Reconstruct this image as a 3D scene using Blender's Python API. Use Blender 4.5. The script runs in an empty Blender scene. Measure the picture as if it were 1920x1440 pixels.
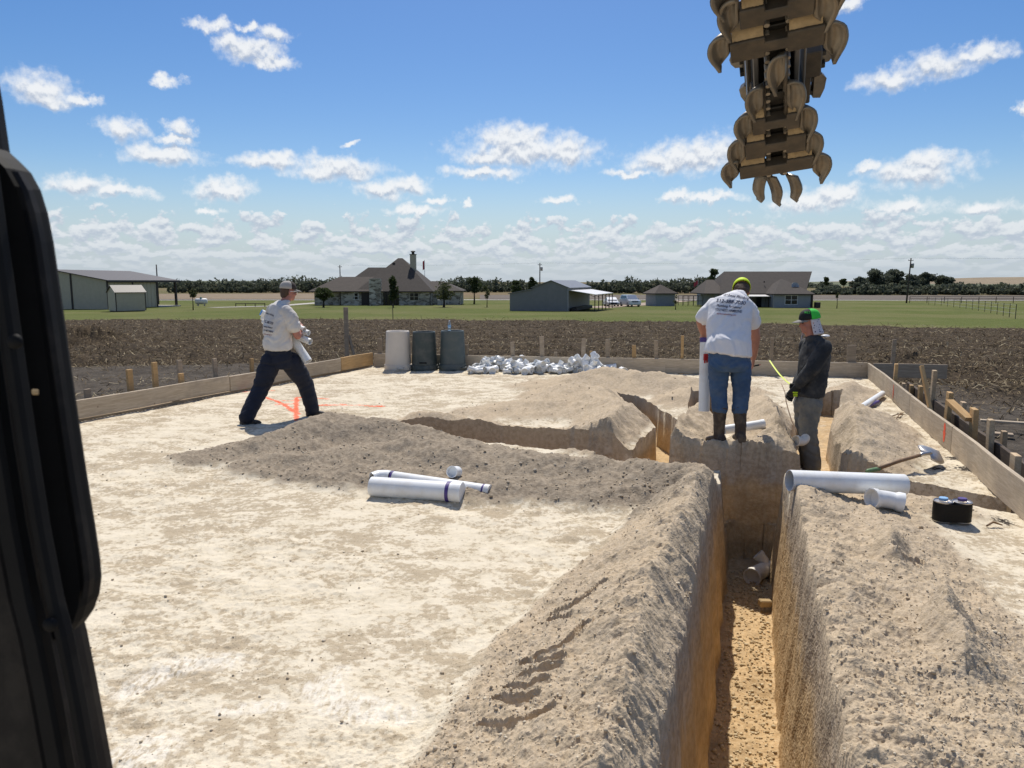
import bpy, bmesh, math, random
import numpy as np
from mathutils import Vector, Matrix, Euler
from mathutils.bvhtree import BVHTree

scene = bpy.context.scene
C = scene.collection
rnd = random.Random(7)

# ------------------------------------------------------------------ camera
FPX, CAM_H = 1420.0, 1.8
PITCH = math.atan((720 - 528) / FPX)
cam = bpy.data.cameras.new('camera')
cam.sensor_width = 36.0
cam.lens = 36.0 * FPX / 1920.0
cam.clip_start = 0.05
cam.clip_end = 9000.0
cam.dof.use_dof = True
cam.dof.focus_distance = 8.0
cam.dof.aperture_fstop = 14.0
cam_o = bpy.data.objects.new('camera', cam)
cam_o.location = (0, 0, CAM_H)
cam_o.rotation_euler = (math.pi / 2 - PITCH, 0, 0)
C.objects.link(cam_o)
scene.camera = cam_o

def ray(px, py):
    u = (px - 960) / FPX
    v = (720 - py) / FPX
    return (u, math.cos(PITCH) + v * math.sin(PITCH), -math.sin(PITCH) + v * math.cos(PITCH))
def at(px, py, Y):            # point of the place seen in that direction, Y metres ahead
    d = ray(px, py)
    t = Y / d[1]
    return Vector((d[0] * t, Y, CAM_H + d[2] * t))
def on(px, py, z=0.0):        # point of the place seen in that direction on level z
    d = ray(px, py)
    t = (z - CAM_H) / d[2]
    return Vector((d[0] * t, d[1] * t, z))

# ------------------------------------------------------------------ light
SUN_EL, SUN_AZ = 57.0, 1.0           # azimuth from +Y towards +X
sun = bpy.data.lights.new('sun', 'SUN')
sun.energy = 4.6
sun.angle = math.radians(0.53)
sun.color = (1.0, 0.945, 0.86)
sun_o = bpy.data.objects.new('sun', sun)
el, az = math.radians(SUN_EL), math.radians(SUN_AZ)
sd = Vector((math.sin(az) * math.cos(el), math.cos(az) * math.cos(el), math.sin(el)))
sun_o.rotation_euler = sd.to_track_quat('Z', 'Y').to_euler()
sun_o.location = (0, 0, 30)
C.objects.link(sun_o)

vs = scene.view_settings
vs.view_transform = 'Standard'
vs.look = 'None'
vs.gamma = 1.0
vs.exposure = 0.0
vs.use_curve_mapping = False

# ------------------------------------------------------------------ node helper
class NT:
    def __init__(self, tree):
        self.t = tree; self.n = tree.nodes; self.l = tree.links
    def new(self, typ, **kw):
        n = self.n.new(typ)
        for k, v in kw.items():
            setattr(n, k, v)
        return n
    def put(self, sock, v):
        if isinstance(v, bpy.types.NodeSocket):
            self.l.new(v, sock)
        elif v is not None:
            if isinstance(v, (tuple, list)) and len(v) == 3 and sock.type == 'RGBA':
                v = (*v, 1.0)
            sock.default_value = v
    def math(self, op, a, b=None, c=None, clamp=False):
        n = self.new('ShaderNodeMath', operation=op, use_clamp=clamp)
        for i, v in enumerate((a, b, c)):
            if v is not None: self.put(n.inputs[i], v)
        return n.outputs[0]
    def vmath(self, op, a, b=None, out=0):
        n = self.new('ShaderNodeVectorMath', operation=op)
        self.put(n.inputs[0], a)
        if b is not None:
            self.put(n.inputs['Scale'] if op == 'SCALE' else n.inputs[1], b)
        return n.outputs[out]
    def noise(self, vec, scale, detail=4, rough=0.55, dist=0.0, dims='3D', col=False):
        n = self.new('ShaderNodeTexNoise', noise_dimensions=dims)
        if vec is not None: self.put(n.inputs['Vector'], vec)
        n.inputs['Scale'].default_value = scale
        n.inputs['Detail'].default_value = detail
        n.inputs['Roughness'].default_value = rough
        n.inputs['Distortion'].default_value = dist
        return n.outputs['Color' if col else 'Fac']
    def voro(self, vec, scale, feature='F1', out='Distance', rand=1.0):
        n = self.new('ShaderNodeTexVoronoi', feature=feature)
        if vec is not None: self.put(n.inputs['Vector'], vec)
        n.inputs['Scale'].default_value = scale
        n.inputs['Randomness'].default_value = rand
        return n.outputs[out]
    def step(self, x, lo, hi, a=0.0, b=1.0, smooth=True):
        n = self.new('ShaderNodeMapRange', interpolation_type='SMOOTHSTEP' if smooth else 'LINEAR')
        self.put(n.inputs[0], x)
        for i, v in enumerate((lo, hi, a, b)):
            self.put(n.inputs[1 + i], v)
        return n.outputs[0]
    def mix(self, f, a, b, mode='MIX'):
        n = self.new('ShaderNodeMix', data_type='RGBA', blend_type=mode, clamp_factor=True)
        self.put(n.inputs[0], f); self.put(n.inputs[6], a); self.put(n.inputs[7], b)
        return n.outputs[2]
    def sep(self, v):
        n = self.new('ShaderNodeSeparateXYZ'); self.put(n.inputs[0], v); return n.outputs
    def comb(self, x, y, z=0.0):
        n = self.new('ShaderNodeCombineXYZ')
        for i, v in enumerate((x, y, z)): self.put(n.inputs[i], v)
        return n.outputs[0]
    def bump(self, h, strength=0.5, dist=0.01, normal=None):
        n = self.new('ShaderNodeBump')
        n.inputs['Strength'].default_value = strength
        n.inputs['Distance'].default_value = dist
        self.put(n.inputs['Height'], h)
        if normal is not None: self.put(n.inputs['Normal'], normal)
        return n.outputs[0]

# ------------------------------------------------------------------ sky
world = bpy.data.worlds.new('World')
scene.world = world
world.use_nodes = True
world.cycles.sampling_method = 'MANUAL'
world.cycles.sample_map_resolution = 1024
wt = NT(world.node_tree)
wt.n.clear()
sky = wt.new('ShaderNodeTexSky', sky_type='NISHITA')
sky.sun_disc = False
sky.sun_elevation = el
sky.sun_rotation = az
sky.altitude = 150.0
sky.air_density = 1.0
sky.dust_density = 0.6
sky.ozone_density = 2.5
geo = wt.new('ShaderNodeTexCoord').outputs['Generated']
d = wt.vmath('NORMALIZE', geo)
sx, sy, sz = wt.sep(d)
R2D = 180 / math.pi
azd = wt.math('MULTIPLY', wt.math('ARCTAN2', sx, sy), R2D)
eld = wt.math('MULTIPLY', wt.math('ARCSINE', sz), R2D)
p2 = wt.comb(azd, eld, 0.0)
def px_deg(px, py):
    v = Vector(ray(px, py)).normalized()
    return math.degrees(math.atan2(v.x, v.y)), math.degrees(math.asin(v.z))
wn = wt.noise(p2, 0.45, 5, 0.62, 0.0, '2D', col=True)
warp = wt.vmath('MULTIPLY', wt.vmath('SUBTRACT', wn, (0.5, 0.5, 0.5)), (3.0, 1.7, 0.0))
pw = wt.vmath('ADD', p2, warp)
CLOUDS = [
 (397,47,28,11),(462,48,18,8),(512,62,33,13),(436,78,36,15),(470,96,46,20),(503,117,42,9),
 (72,168,60,27),(95,186,40,16),(150,182,28,10),(318,156,27,9),(230,241,38,20),(336,240,24,14),(322,262,34,8),(305,291,72,18),
 (500,303,58,15),(520,295,32,14),(625,318,76,18),(632,306,48,16),(150,345,58,17),(225,358,54,11),
 (420,357,50,17),(715,352,46,17),(765,350,40,17),(652,272,20,4),
 (985,284,115,25),(962,262,66,26),(1068,284,48,28),(905,292,46,15),(905,324,58,11),
 (1290,298,88,28),(1238,306,58,20),(1335,283,58,26),(1178,325,40,8),
 (1720,323,86,25),(1745,303,58,20),(1618,316,32,10),
 (1668,150,54,19),(1755,122,66,22),(1848,95,48,15),(1590,6,26,14),(1916,206,15,14),
 (1320,371,58,9),(1266,366,20,10),(1525,378,76,18),(1572,364,40,17),
 (1040,376,30,7),(778,394,42,9),(824,378,16,6),(868,380,9,6),(395,397,18,6),
 (1690,388,60,13),(1840,386,60,13),(2050,250,90,26),(2200,340,100,26),(-150,250,90,26),(-300,330,120,28),(2150,90,80,22),(-220,90,70,20),
]
def field(pvec):
    cur = None
    for (cx, cy, rx, ry) in CLOUDS:
        a, e = px_deg(cx, cy)
        a1, _ = px_deg(cx + rx, cy)
        _, e1 = px_deg(cx, cy - ry)
        rx, ry = rx * 1.1, ry * 1.12
        a1, _ = px_deg(cx + rx, cy)
        _, e1 = px_deg(cx, cy - ry)
        q = wt.vmath('MULTIPLY', wt.vmath('SUBTRACT', pvec, (a, e, 0)), (1 / abs(a1 - a), 1 / abs(e1 - e), 0))
        L = wt.vmath('LENGTH', q, out=1)
        cur = L if cur is None else wt.math('SMOOTH_MIN', cur, L, 0.25)
    return cur
fine = wt.noise(p2, 1.3, 5, 0.55, 0.0, '2D')
L0 = field(pw)
L1 = field(wt.vmath('ADD', pw, (0.0, 0.45, 0.0)))
dens = wt.math('SUBTRACT', wt.math('ADD', 1.26, wt.math('MULTIPLY', wt.math('SUBTRACT', fine, 0.5), 1.05)), L0)
mask_b = wt.step(dens, -0.20, 0.95)
fine2 = wt.noise(wt.vmath('ADD', p2, (0.0, 0.28, 0.0)), 1.3, 5, 0.55, 0.0, '2D')
grad = wt.math('ADD', wt.math('MULTIPLY', wt.math('SUBTRACT', L1, L0), 0.55),
               wt.math('MULTIPLY', wt.math('SUBTRACT', fine, fine2), 1.3))
# lit tops, greyer bases; thin edges stay bright because the sun stands behind them
lit_b = wt.math('ADD', wt.step(grad, -0.50, 0.32, 0.0, 1.0), wt.step(dens, 0.60, 0.10, 0.0, 0.40), clamp=True)
# far rows of fair-weather cumulus, closing up towards the horizon
elc = wt.math('MAXIMUM', eld, 0.05)
den_e = wt.math('ADD', elc, 1.1)
def band(shift):
    e2 = wt.math('ADD', elc, shift)
    v = wt.math('MULTIPLY', wt.math('LOGARITHM', wt.math('ADD', e2, 1.1), 2.718), 7.0)
    h = wt.math('MULTIPLY', azd, 0.95)
    return wt.noise(wt.comb(h, v, 3.7), 0.62, 4, 0.56, 0.0, '2D')
b0 = band(0.0); b1 = band(0.30)
thr = wt.step(eld, 3.6, 5.6, 0.40, 0.72, False)
mask_f = wt.step(wt.math('SUBTRACT', b0, thr), -0.02, 0.11)
lit_f = wt.step(wt.math('SUBTRACT', b0, b1), -0.16, 0.14)
mask_f = wt.math('MULTIPLY', wt.math('MULTIPLY', mask_f, wt.step(eld, 0.2, 2.6, 0.25, 0.85)), wt.step(eld, 6.6, 5.2))
# scattered cumulus added overhead and behind, out of the picture, to whiten skylight
zc = wt.math('MAXIMUM', sz, 0.12)
ov = wt.noise(wt.comb(wt.math('DIVIDE', sx, zc), wt.math('DIVIDE', sy, zc), 1.3), 1.5, 4, 0.55, 0.0, '2D')
mask_o = wt.math('MULTIPLY', wt.step(ov, 0.52, 0.66), wt.math('MAXIMUM', wt.step(eld, 24.0, 32.0), wt.step(sy, -0.05, -0.3)))
mask_b = wt.math('MAXIMUM', mask_b, wt.math('MULTIPLY', mask_o, wt.step(eld, 3.0, 9.0)))
mask = wt.math('MAXIMUM', mask_b, mask_f)
lit = wt.mix(wt.math('GREATER_THAN', mask_b, mask_f), wt.math('MULTIPLY', lit_f, 0.85), lit_b)
hs = wt.new('ShaderNodeHueSaturation')
hs.inputs['Saturation'].default_value = 1.36
hs.inputs['Value'].default_value = 1.42
hs.inputs['Hue'].default_value = 0.507
wt.put(hs.inputs['Color'], sky.outputs[0])
SKY_S = 0.072
haze = wt.step(eld, 8.5, 0.0, 0.0, 0.86)
clear = wt.mix(haze, hs.outputs[0], (6.7, 7.9, 9.3))
cloud_c = wt.mix(lit, (6.3, 7.2, 8.8), (12.6, 12.8, 13.0))
cloud_c = wt.mix(wt.step(eld, 5.0, 0.3, 0.0, 0.55), cloud_c, (7.9, 8.9, 9.9))
col = wt.mix(wt.math('MULTIPLY', mask, 0.94), clear, cloud_c)
bg = wt.new('ShaderNodeBackground')
wt.put(bg.inputs[0], col)
bg.inputs[1].default_value = SKY_S
wo = wt.new('ShaderNodeOutputWorld')
wt.l.new(bg.outputs[0], wo.inputs[0])
scene.cycles.max_bounces = 5
scene.cycles.diffuse_bounces = 3
scene.cycles.glossy_bounces = 3
scene.cycles.transmission_bounces = 4
scene.cycles.caustics_reflective = False
scene.cycles.caustics_refractive = False

# ------------------------------------------------------------------ helpers
def tag(o, label=None, cat=None, group=None, kind=None):
    if label: o['label'] = label
    if cat: o['category'] = cat
    if group: o['group'] = group
    if kind: o['kind'] = kind
    return o
def link(name, me, mat=None, parent=None):
    o = bpy.data.objects.new(name, me)
    C.objects.link(o)
    if mat is not None and me is not None:
        me.materials.clear() if len(me.materials) else None
        me.materials.append(mat)
    if parent is not None: o.parent = parent
    return o
def empty(name, loc, rz=0.0, label=None, cat=None, group=None):
    o = bpy.data.objects.new(name, None)
    o.location = loc
    o.rotation_euler = (0, 0, rz)
    o.empty_display_size = 0.1
    C.objects.link(o)
    return tag(o, label, cat, group)
def mesh(name, verts, faces, smooth=False):
    me = bpy.data.meshes.new(name)
    me.from_pydata([tuple(v) for v in verts], [], faces)
    me.update()
    if smooth: me.shade_smooth()
    return me
def np_mesh(name, V, Fq, smooth=True):
    """verts (n,3), faces (m,k) all of one size, set fast"""
    me = bpy.data.meshes.new(name)
    V = np.asarray(V, dtype=np.float32); Fq = np.asarray(Fq, dtype=np.int32)
    m, k = Fq.shape
    me.vertices.add(len(V)); me.vertices.foreach_set('co', V.ravel())
    me.loops.add(m * k); me.loops.foreach_set('vertex_index', Fq.ravel())
    me.polygons.add(m)
    me.polygons.foreach_set('loop_start', np.arange(0, m * k, k, dtype=np.int32))
    me.polygons.foreach_set('loop_total', np.full(m, k, dtype=np.int32))
    me.update(calc_edges=True)
    if smooth: me.shade_smooth()
    return me
class MB:
    """collects shapes into one mesh"""
    XF = None                 # optional matrix applied when the mesh is made
    def __init__(s): s.v = []; s.f = []
    def add(s, v, f):
        b = len(s.v); s.v += [tuple(p) for p in v]; s.f += [tuple(i + b for i in q) for q in f]; return s
    def box(s, x0, y0, z0, x1, y1, z1, M=None, bev=0.0):
        if bev > 0:
            bm = bmesh.new(); bmesh.ops.create_cube(bm, size=1)
            for v in bm.verts:
                v.co = Vector(((x0 + x1) / 2 + v.co.x * (x1 - x0), (y0 + y1) / 2 + v.co.y * (y1 - y0), (z0 + z1) / 2 + v.co.z * (z1 - z0)))
            bmesh.ops.bevel(bm, geom=bm.edges[:], offset=bev, segments=1, affect='EDGES', profile=0.5)
            bm.verts.index_update()
            v = [q.co.copy() for q in bm.verts]; f = [[q.index for q in p.verts] for p in bm.faces]; bm.free()
        else:
            v = [Vector(p) for p in ((x0,y0,z0),(x1,y0,z0),(x1,y1,z0),(x0,y1,z0),(x0,y0,z1),(x1,y0,z1),(x1,y1,z1),(x0,y1,z1))]
            f = [(0,3,2,1),(4,5,6,7),(0,1,5,4),(1,2,6,5),(2,3,7,6),(3,0,4,7)]
        if M is not None: v = [M @ p for p in v]
        return s.add(v, f)
    def prism(s, poly, M, h):
        """poly (x,y) extruded 0..h along local z, placed by M"""
        n = len(poly)
        v = [M @ Vector((x, y, 0)) for x, y in poly] + [M @ Vector((x, y, h)) for x, y in poly]
        f = [tuple(range(n))[::-1], tuple(range(n, 2 * n))] + [(i, (i + 1) % n, n + (i + 1) % n, n + i) for i in range(n)]
        return s.add(v, f)
    def tube(s, pts, rad, n=12, cap=True, up=None):
        """round tube through points; rad a number or a list"""
        pts = [Vector(p) for p in pts]
        k = len(pts)
        if not isinstance(rad, (list, tuple)): rad = [rad] * k
        rings = []
        prev = None
        for i, p in enumerate(pts):
            # tangent from the nearest points that differ
            ia, ib = i, i
            while ia > 0 and (pts[ia] - p).length < 1e-7: ia -= 1
            while ib < k - 1 and (pts[ib] - p).length < 1e-7: ib += 1
            t = pts[ib] - pts[ia]
            if t.length < 1e-9: t = Vector((0, 0, 1))
            t.normalize()
            if prev is not None and prev_t.dot(t) < -.2: t = -t
            prev_t = t
            if prev is None:
                a = Vector(up) if up else (Vector((0, 0, 1)) if abs(t.z) < 0.9 else Vector((1, 0, 0)))
            else: a = prev
            a = (a - t * a.dot(t)).normalized()
            prev = a
            b = t.cross(a)
            rings.append([p + a * math.cos(2 * math.pi * j / n) * rad[i] + b * math.sin(2 * math.pi * j / n) * rad[i] for j in range(n)])
        v = [q for r in rings for q in r]
        f = [(i * n + j, i * n + (j + 1) % n, (i + 1) * n + (j + 1) % n, (i + 1) * n + j) for i in range(k - 1) for j in range(n)]
        if cap: f += [tuple(range(n))[::-1], tuple(range((k - 1) * n, k * n))]
        return s.add(v, f)
    def pipe(s, a, b, r, t=0.006, n=20):
        """hollow pipe with open ends"""
        a, b = Vector(a), Vector(b)
        d = (b - a).normalized()
        return s.tube([a + d * 0.12 * r, a, a, b, b, b - d * 0.0], [r - t, r - t, r, r, r - t, r - t], n, cap=False).tube([a, b], r - t, n, cap=False)
    def lathe(s, prof, n=24, M=None):
        v = []; f = []
        k = len(prof)
        for (r, z) in prof:
            for j in range(n):
                p = Vector((r * math.cos(2 * math.pi * j / n), r * math.sin(2 * math.pi * j / n), z))
                v.append(M @ p if M is not None else p)
        f = [(i * n + j, i * n + (j + 1) % n, (i + 1) * n + (j + 1) % n, (i + 1) * n + j) for i in range(k - 1) for j in range(n)]
        return s.add(v, f)
    def me(s, name, smooth=False, angle=None):
        me = mesh(name, s.v if MB.XF is None else [MB.XF @ Vector(p) for p in s.v], s.f)
        bm = bmesh.new(); bm.from_mesh(me)
        bmesh.ops.recalc_face_normals(bm, faces=bm.faces[:])
        bm.to_mesh(me); bm.free()
        if angle is not None:
            me.shade_smooth()
            me.set_sharp_from_angle(angle=math.radians(angle))
        elif smooth: me.shade_smooth()
        return me
    def build(s, name, mat, parent=None, smooth=False, angle=None):
        return link(name, s.me(name, smooth, angle), mat, parent)
def copy_tree(o, parent=None):
    c = o.copy(); C.objects.link(c); c.parent = parent
    for ch in list(o.children): copy_tree(ch, c)
    return c

# numpy gradient noise
_p = np.random.RandomState(3).permutation(4096).astype(np.int64)
_g = np.random.RandomState(4).uniform(0, 2 * np.pi, 4096)
_gx, _gy = np.cos(_g), np.sin(_g)
def perlin(x, y, seed=0):
    xi = np.floor(x).astype(np.int64); yi = np.floor(y).astype(np.int64)
    xf = x - xi; yf = y - yi
    u = xf * xf * xf * (xf * (xf * 6 - 15) + 10); v = yf * yf * yf * (yf * (yf * 6 - 15) + 10)
    def gr(ix, iy, fx, fy):
        h = _p[(_p[(ix + seed * 131) & 4095] + iy) & 4095]
        return _gx[h] * fx + _gy[h] * fy
    a = gr(xi, yi, xf, yf); b = gr(xi + 1, yi, xf - 1, yf)
    c = gr(xi, yi + 1, xf, yf - 1); dd = gr(xi + 1, yi + 1, xf - 1, yf - 1)
    return ((a * (1 - u) + b * u) * (1 - v) + (c * (1 - u) + dd * u) * v) * 1.5
def fbm(x, y, f, octv=4, rough=0.5, seed=0):
    s = 0; a = 1.0; t = 0
    for i in range(octv):
        s = s + a * perlin(x * f, y * f, seed + i * 7); t += a
        a *= rough; f *= 2.03
    return s / t
def smooth(x, lo, hi):
    t = np.clip((x - lo) / (hi - lo), 0, 1); return t * t * (3 - 2 * t)

# ------------------------------------------------------------------ materials
MATS = {}
def material(name, color, rough=0.6, metal=0.0, spec=0.5, var=0.0, vscale=8.0, bump=0.0, bscale=60.0, bdist=0.004,
             dust=None, dust_amt=0.0, dust_scale=5.0, coat=0.0, alpha=None, trans=0.0, ior=1.45):
    m = bpy.data.materials.new(name); m.use_nodes = True
    t = NT(m.node_tree)
    b = t.n['Principled BSDF']
    co = t.new('ShaderNodeTexCoord').outputs['Object']
    c = t.new('ShaderNodeRGB').outputs[0]
    c.default_value = (*color, 1)
    if var > 0:
        nz = t.noise(co, vscale, 5, 0.6)
        k = t.step(nz, 0.25, 0.75, 1 - var, 1 + var, False)
        c = t.vmath('SCALE', c, k)
    if dust is not None:
        nz = t.noise(co, dust_scale, 6, 0.65)
        c = t.mix(t.math('MULTIPLY', t.step(nz, 0.42, 0.68), dust_amt), c, dust)
    t.put(b.inputs['Base Color'], c)
    b.inputs['Roughness'].default_value = rough
    b.inputs['Metallic'].default_value = metal
    b.inputs['Specular IOR Level'].default_value = spec
    b.inputs['Coat Weight'].default_value = coat
    b.inputs['Transmission Weight'].default_value = trans
    b.inputs['IOR'].default_value = ior
    if bump > 0:
        t.put(b.inputs['Normal'], t.bump(t.noise(co, bscale, 5, 0.6), bump, bdist))
    MATS[name] = m
    return m

# ------------------------------------------------------------------ the ground
PAD = [(-9.4, 0.2), (-5.55, 9.75), (-2.98, 16.1), (6.72, 14.2), (4.06, 6.0), (2.15, 0.2)]
def seg_near(x, y, ax, ay, bx, by):
    dx, dy = bx - ax, by - ay
    L2 = dx * dx + dy * dy
    t = np.clip(((x - ax) * dx + (y - ay) * dy) / L2, 0, 1)
    ex = x - (ax + t * dx); ey = y - (ay + t * dy)
    dist = np.sqrt(ex * ex + ey * ey)
    side = np.sign((x - ax) * dy - (y - ay) * dx)      # + = right of the direction
    return t, dist, side
def inside_pad(x, y):
    s = np.full(x.shape, 1e9)
    for i in range(1, 5):
        a, b = PAD[i - 1], PAD[i]
        L = math.hypot(b[0] - a[0], b[1] - a[1])
        s = np.minimum(s, ((x - a[0]) * (b[1] - a[1]) - (y - a[1]) * (b[0] - a[0])) / L)
    a, b = PAD[4], PAD[5]
    L = math.hypot(b[0] - a[0], b[1] - a[1])
    return np.minimum(s, ((x - a[0]) * (b[1] - a[1]) - (y - a[1]) * (b[0] - a[0])) / L)
# spoil ridges: crest points (x, y, height, reach to the left of travel, reach to the right)
RIDGES = [
 # left bank of the long trench, from far to near
 [(1.58,6.02,.30,.30,.42),(1.38,5.50,.36,.25,.52),(1.10,4.70,.36,.28,.62),(0.78,3.87,.38,.27,.74),(0.53,3.02,.40,.27,.80),(0.27,2.18,.40,.28,.82),(-.10,1.0,.40,.28,.82)],
 # right bank, wide and low
 [(2.20,5.75,.24,.9,.26),(1.92,4.80,.22,1.0,.28),(1.64,3.85,.25,1.05,.30),(1.38,3.00,.24,1.1,.30),(1.16,2.30,.24,1.1,.30),(.78,1.0,.24,1.1,.30)],
 [(2.62,5.55,.13,.7,.7),(2.25,4.50,.17,.75,.75),(2.00,3.60,.18,.8,.8),(1.75,2.7,.18,.8,.8),(1.4,1.6,.18,.8,.8)],
 [(2.08,3.50,.31,.26,.30),(1.93,3.0,.31,.26,.30)],
 [(2.38,4.65,.27,.22,.25),(2.26,4.30,.26,.22,.25)],
 # heap in front of the cross trench
 [(-3.15,7.55,.10,.5,.5),(-2.60,7.75,.20,.6,.6),(-2.08,8.55,.36,.7,.75),(-1.45,8.45,.27,.55,.7),(-.95,8.35,.20,.4,.6)],
 [(-2.35,7.15,.14,.5,.5),(-1.45,7.25,.24,.75,.85),(-.58,7.15,.34,.8,.9),(-.1,6.95,.26,.75,.85),(.20,6.72,.29,.75,.85),(.62,6.62,.24,.7,.75),(1.06,6.42,.28,.6,.65),(1.5,6.15,.30,.6,.5)],
 [(-1.9,6.85,.12,.5,.45),(-.9,6.55,.13,.6,.5),(.3,6.25,.14,.5,.45),(.9,6.05,.13,.5,.35)],
 # far bank of the cross trench
 [(-1.25,9.35,.20,.35,.35),(-.75,9.28,.17,.32,.35),(-.1,8.95,.10,.3,.35),(.55,8.62,.13,.35,.35),(.95,8.35,.17,.35,.3)],
 # between the trenches, left and right of the standing man
 [(1.02,8.15,.30,.62,.30),(1.20,8.7,.31,.65,.32),(1.45,9.5,.30,.8,.34),(1.3,10.6,.30,1.0,.5),(.9,11.6,.26,1.0,.8)],
 [(1.60,7.66,.30,.26,.5),(1.95,8.5,.36,.25,.5),(2.30,9.3,.34,.26,.5)],
 [(2.72,7.52,.26,.55,.26),(2.95,8.3,.34,.5,.28),(3.2,9.2,.36,.5,.3),(3.35,10.1,.30,.6,.4)],
 [(1.60,7.62,.20,.3,.5),(2.2,7.66,.20,.3,.5),(2.72,7.46,.20,.3,.5)],
 # right of the right-hand trench
 [(3.12,6.85,.12,.25,.45),(3.42,7.35,.30,.24,.62),(3.72,8.1,.38,.26,.75),(4.08,8.95,.40,.3,.8),(4.35,9.6,.30,.4,.7)],
 # broad far mounds
 [(-.35,10.15,.10,.8,.8),(.45,10.5,.20,.9,.9),(1.2,11.2,.24,1.0,1.0)],
 [(.75,12.9,.16,1.0,1.0),(1.55,13.1,.34,1.0,1.1),(2.4,12.6,.30,1.1,1.1),(3.3,12.2,.20,1.1,1.0)],
 [(2.75,11.2,.26,.8,.8),(3.25,10.6,.22,.7,.7)],
 [(4.9,11.2,.20,.5,.5),(5.35,11.9,.24,.6,.6)],
 [(2.9,6.1,.10,.5,.5),(3.35,5.8,.08,.5,.5)],
 [(2.5,6.38,.17,.45,.30),(3.1,6.25,.10,.4,.3)],
]
# trenches: centre line (x, y), width, floor level
TRENCHES = [
 ([(.06+.317*1.0,1.0),(.06+.317*4.0,4.0),(.06+.317*7.25,7.25)], .40, -1.0),
 ([(1.25,7.72),(1.60,7.40),(2.2,7.33),(2.75,7.16),(3.2,6.80),(3.60,6.42),(4.02,5.96)], .40, -.62),
 ([(-1.50,8.98),(-.62,8.88),(.45,8.32),(1.05,7.88),(1.6,7.40)], .46, -.60),
 ([(1.38,7.6),(1.65,8.4),(2.0,9.3),(1.95,10.3),(1.75,11.6)], .36, -.55),
 ([(3.00,7.05),(3.22,7.95),(3.52,8.8),(4.2,10.2),(4.75,11.3)], .38, -.24),
 ([(2.5,9.9),(3.0,11.6)], .34, -.3),
]
RUTS = [   # lug prints of the machine's tyres on the left bank: pixel arcs
 [(1010,1257),(1050,1254),(1085,1236),(1098,1220)], [(985,1262),(1020,1278),(1052,1276)], [(978,1290),(1010,1296),(1046,1296)],
 [(955,1306),(985,1322),(1020,1318)], [(930,1322),(965,1342),(1000,1344)], [(1060,1150),(1095,1148),(1130,1132)],
 [(1040,1164),(1070,1172),(1105,1160)], [(1035,1182),(1062,1190)], [(905,1368),(940,1386),(985,1392),(1015,1382)], [(960,1400),(1000,1396),(1030,1380)],
 [(1680,1046),(1700,1050),(1725,1046)], [(1690,1058),(1715,1060)],
]
def ridge_h(x, y):
    z = np.zeros(x.shape); m = np.zeros(x.shape)
    for r in RIDGES:
        zr = np.zeros(x.shape)
        for a, b in zip(r[:-1], r[1:]):
            t, dist, side = seg_near(x, y, a[0], a[1], b[0], b[1])
            h = a[2] + (b[2] - a[2]) * t
            wl = a[3] + (b[3] - a[3]) * t; wr = a[4] + (b[4] - a[4]) * t
            w = np.where(side > 0, wr, wl)
            k = np.clip(1 - dist / w, 0, 1)
            zr = np.maximum(zr, h * (k ** 1.12) * (1 - 0.06 * smooth(k, .85, 1.0)))
        z = np.maximum(z, zr) + 0.12 * np.minimum(z, zr)
    return z
def trench_bite(x, y):
    return 0.032 * fbm(x, y, 2.4, 2, .55, 71) + 0.008 * fbm(x, y, 8.0, 2, .5, 72) * smooth(-y, -8.0, -5.5) + .010 * fbm(x, y, 4.0, 2, .5, 75)
def snap_to_lips(x, y):
    """moves grid points that lie close to a trench edge onto that edge, so the cut stays crisp"""
    for _ in range(2):
        best = np.full(x.shape, 1e9); bx_ = np.zeros(x.shape); by_ = np.zeros(x.shape)
        for ln, w, fl_z in TRENCHES[1:]:
            for a, b in zip(ln[:-1], ln[1:]):
                dx, dy = b[0] - a[0], b[1] - a[1]
                t = np.clip(((x - a[0]) * dx + (y - a[1]) * dy) / (dx * dx + dy * dy), 0, 1)
                ex = x - (a[0] + t * dx); ey = y - (a[1] + t * dy)
                ds = np.sqrt(ex * ex + ey * ey) + 1e-9
                v = ds - w / 2
                m_ = v < best
                best = np.where(m_, v, best); bx_ = np.where(m_, ex / ds, bx_); by_ = np.where(m_, ey / ds, by_)
        dd = best + trench_bite(x, y)
        c = np.clip(.0058 * y, .016, .075)
        tgt = np.where(dd > .012, .026, -.002)
        near_ = np.abs(dd - .012) < c
        sh = np.where(near_, tgt - dd, 0.0)
        x = x + bx_ * sh; y = y + by_ * sh
    return x, y
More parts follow.
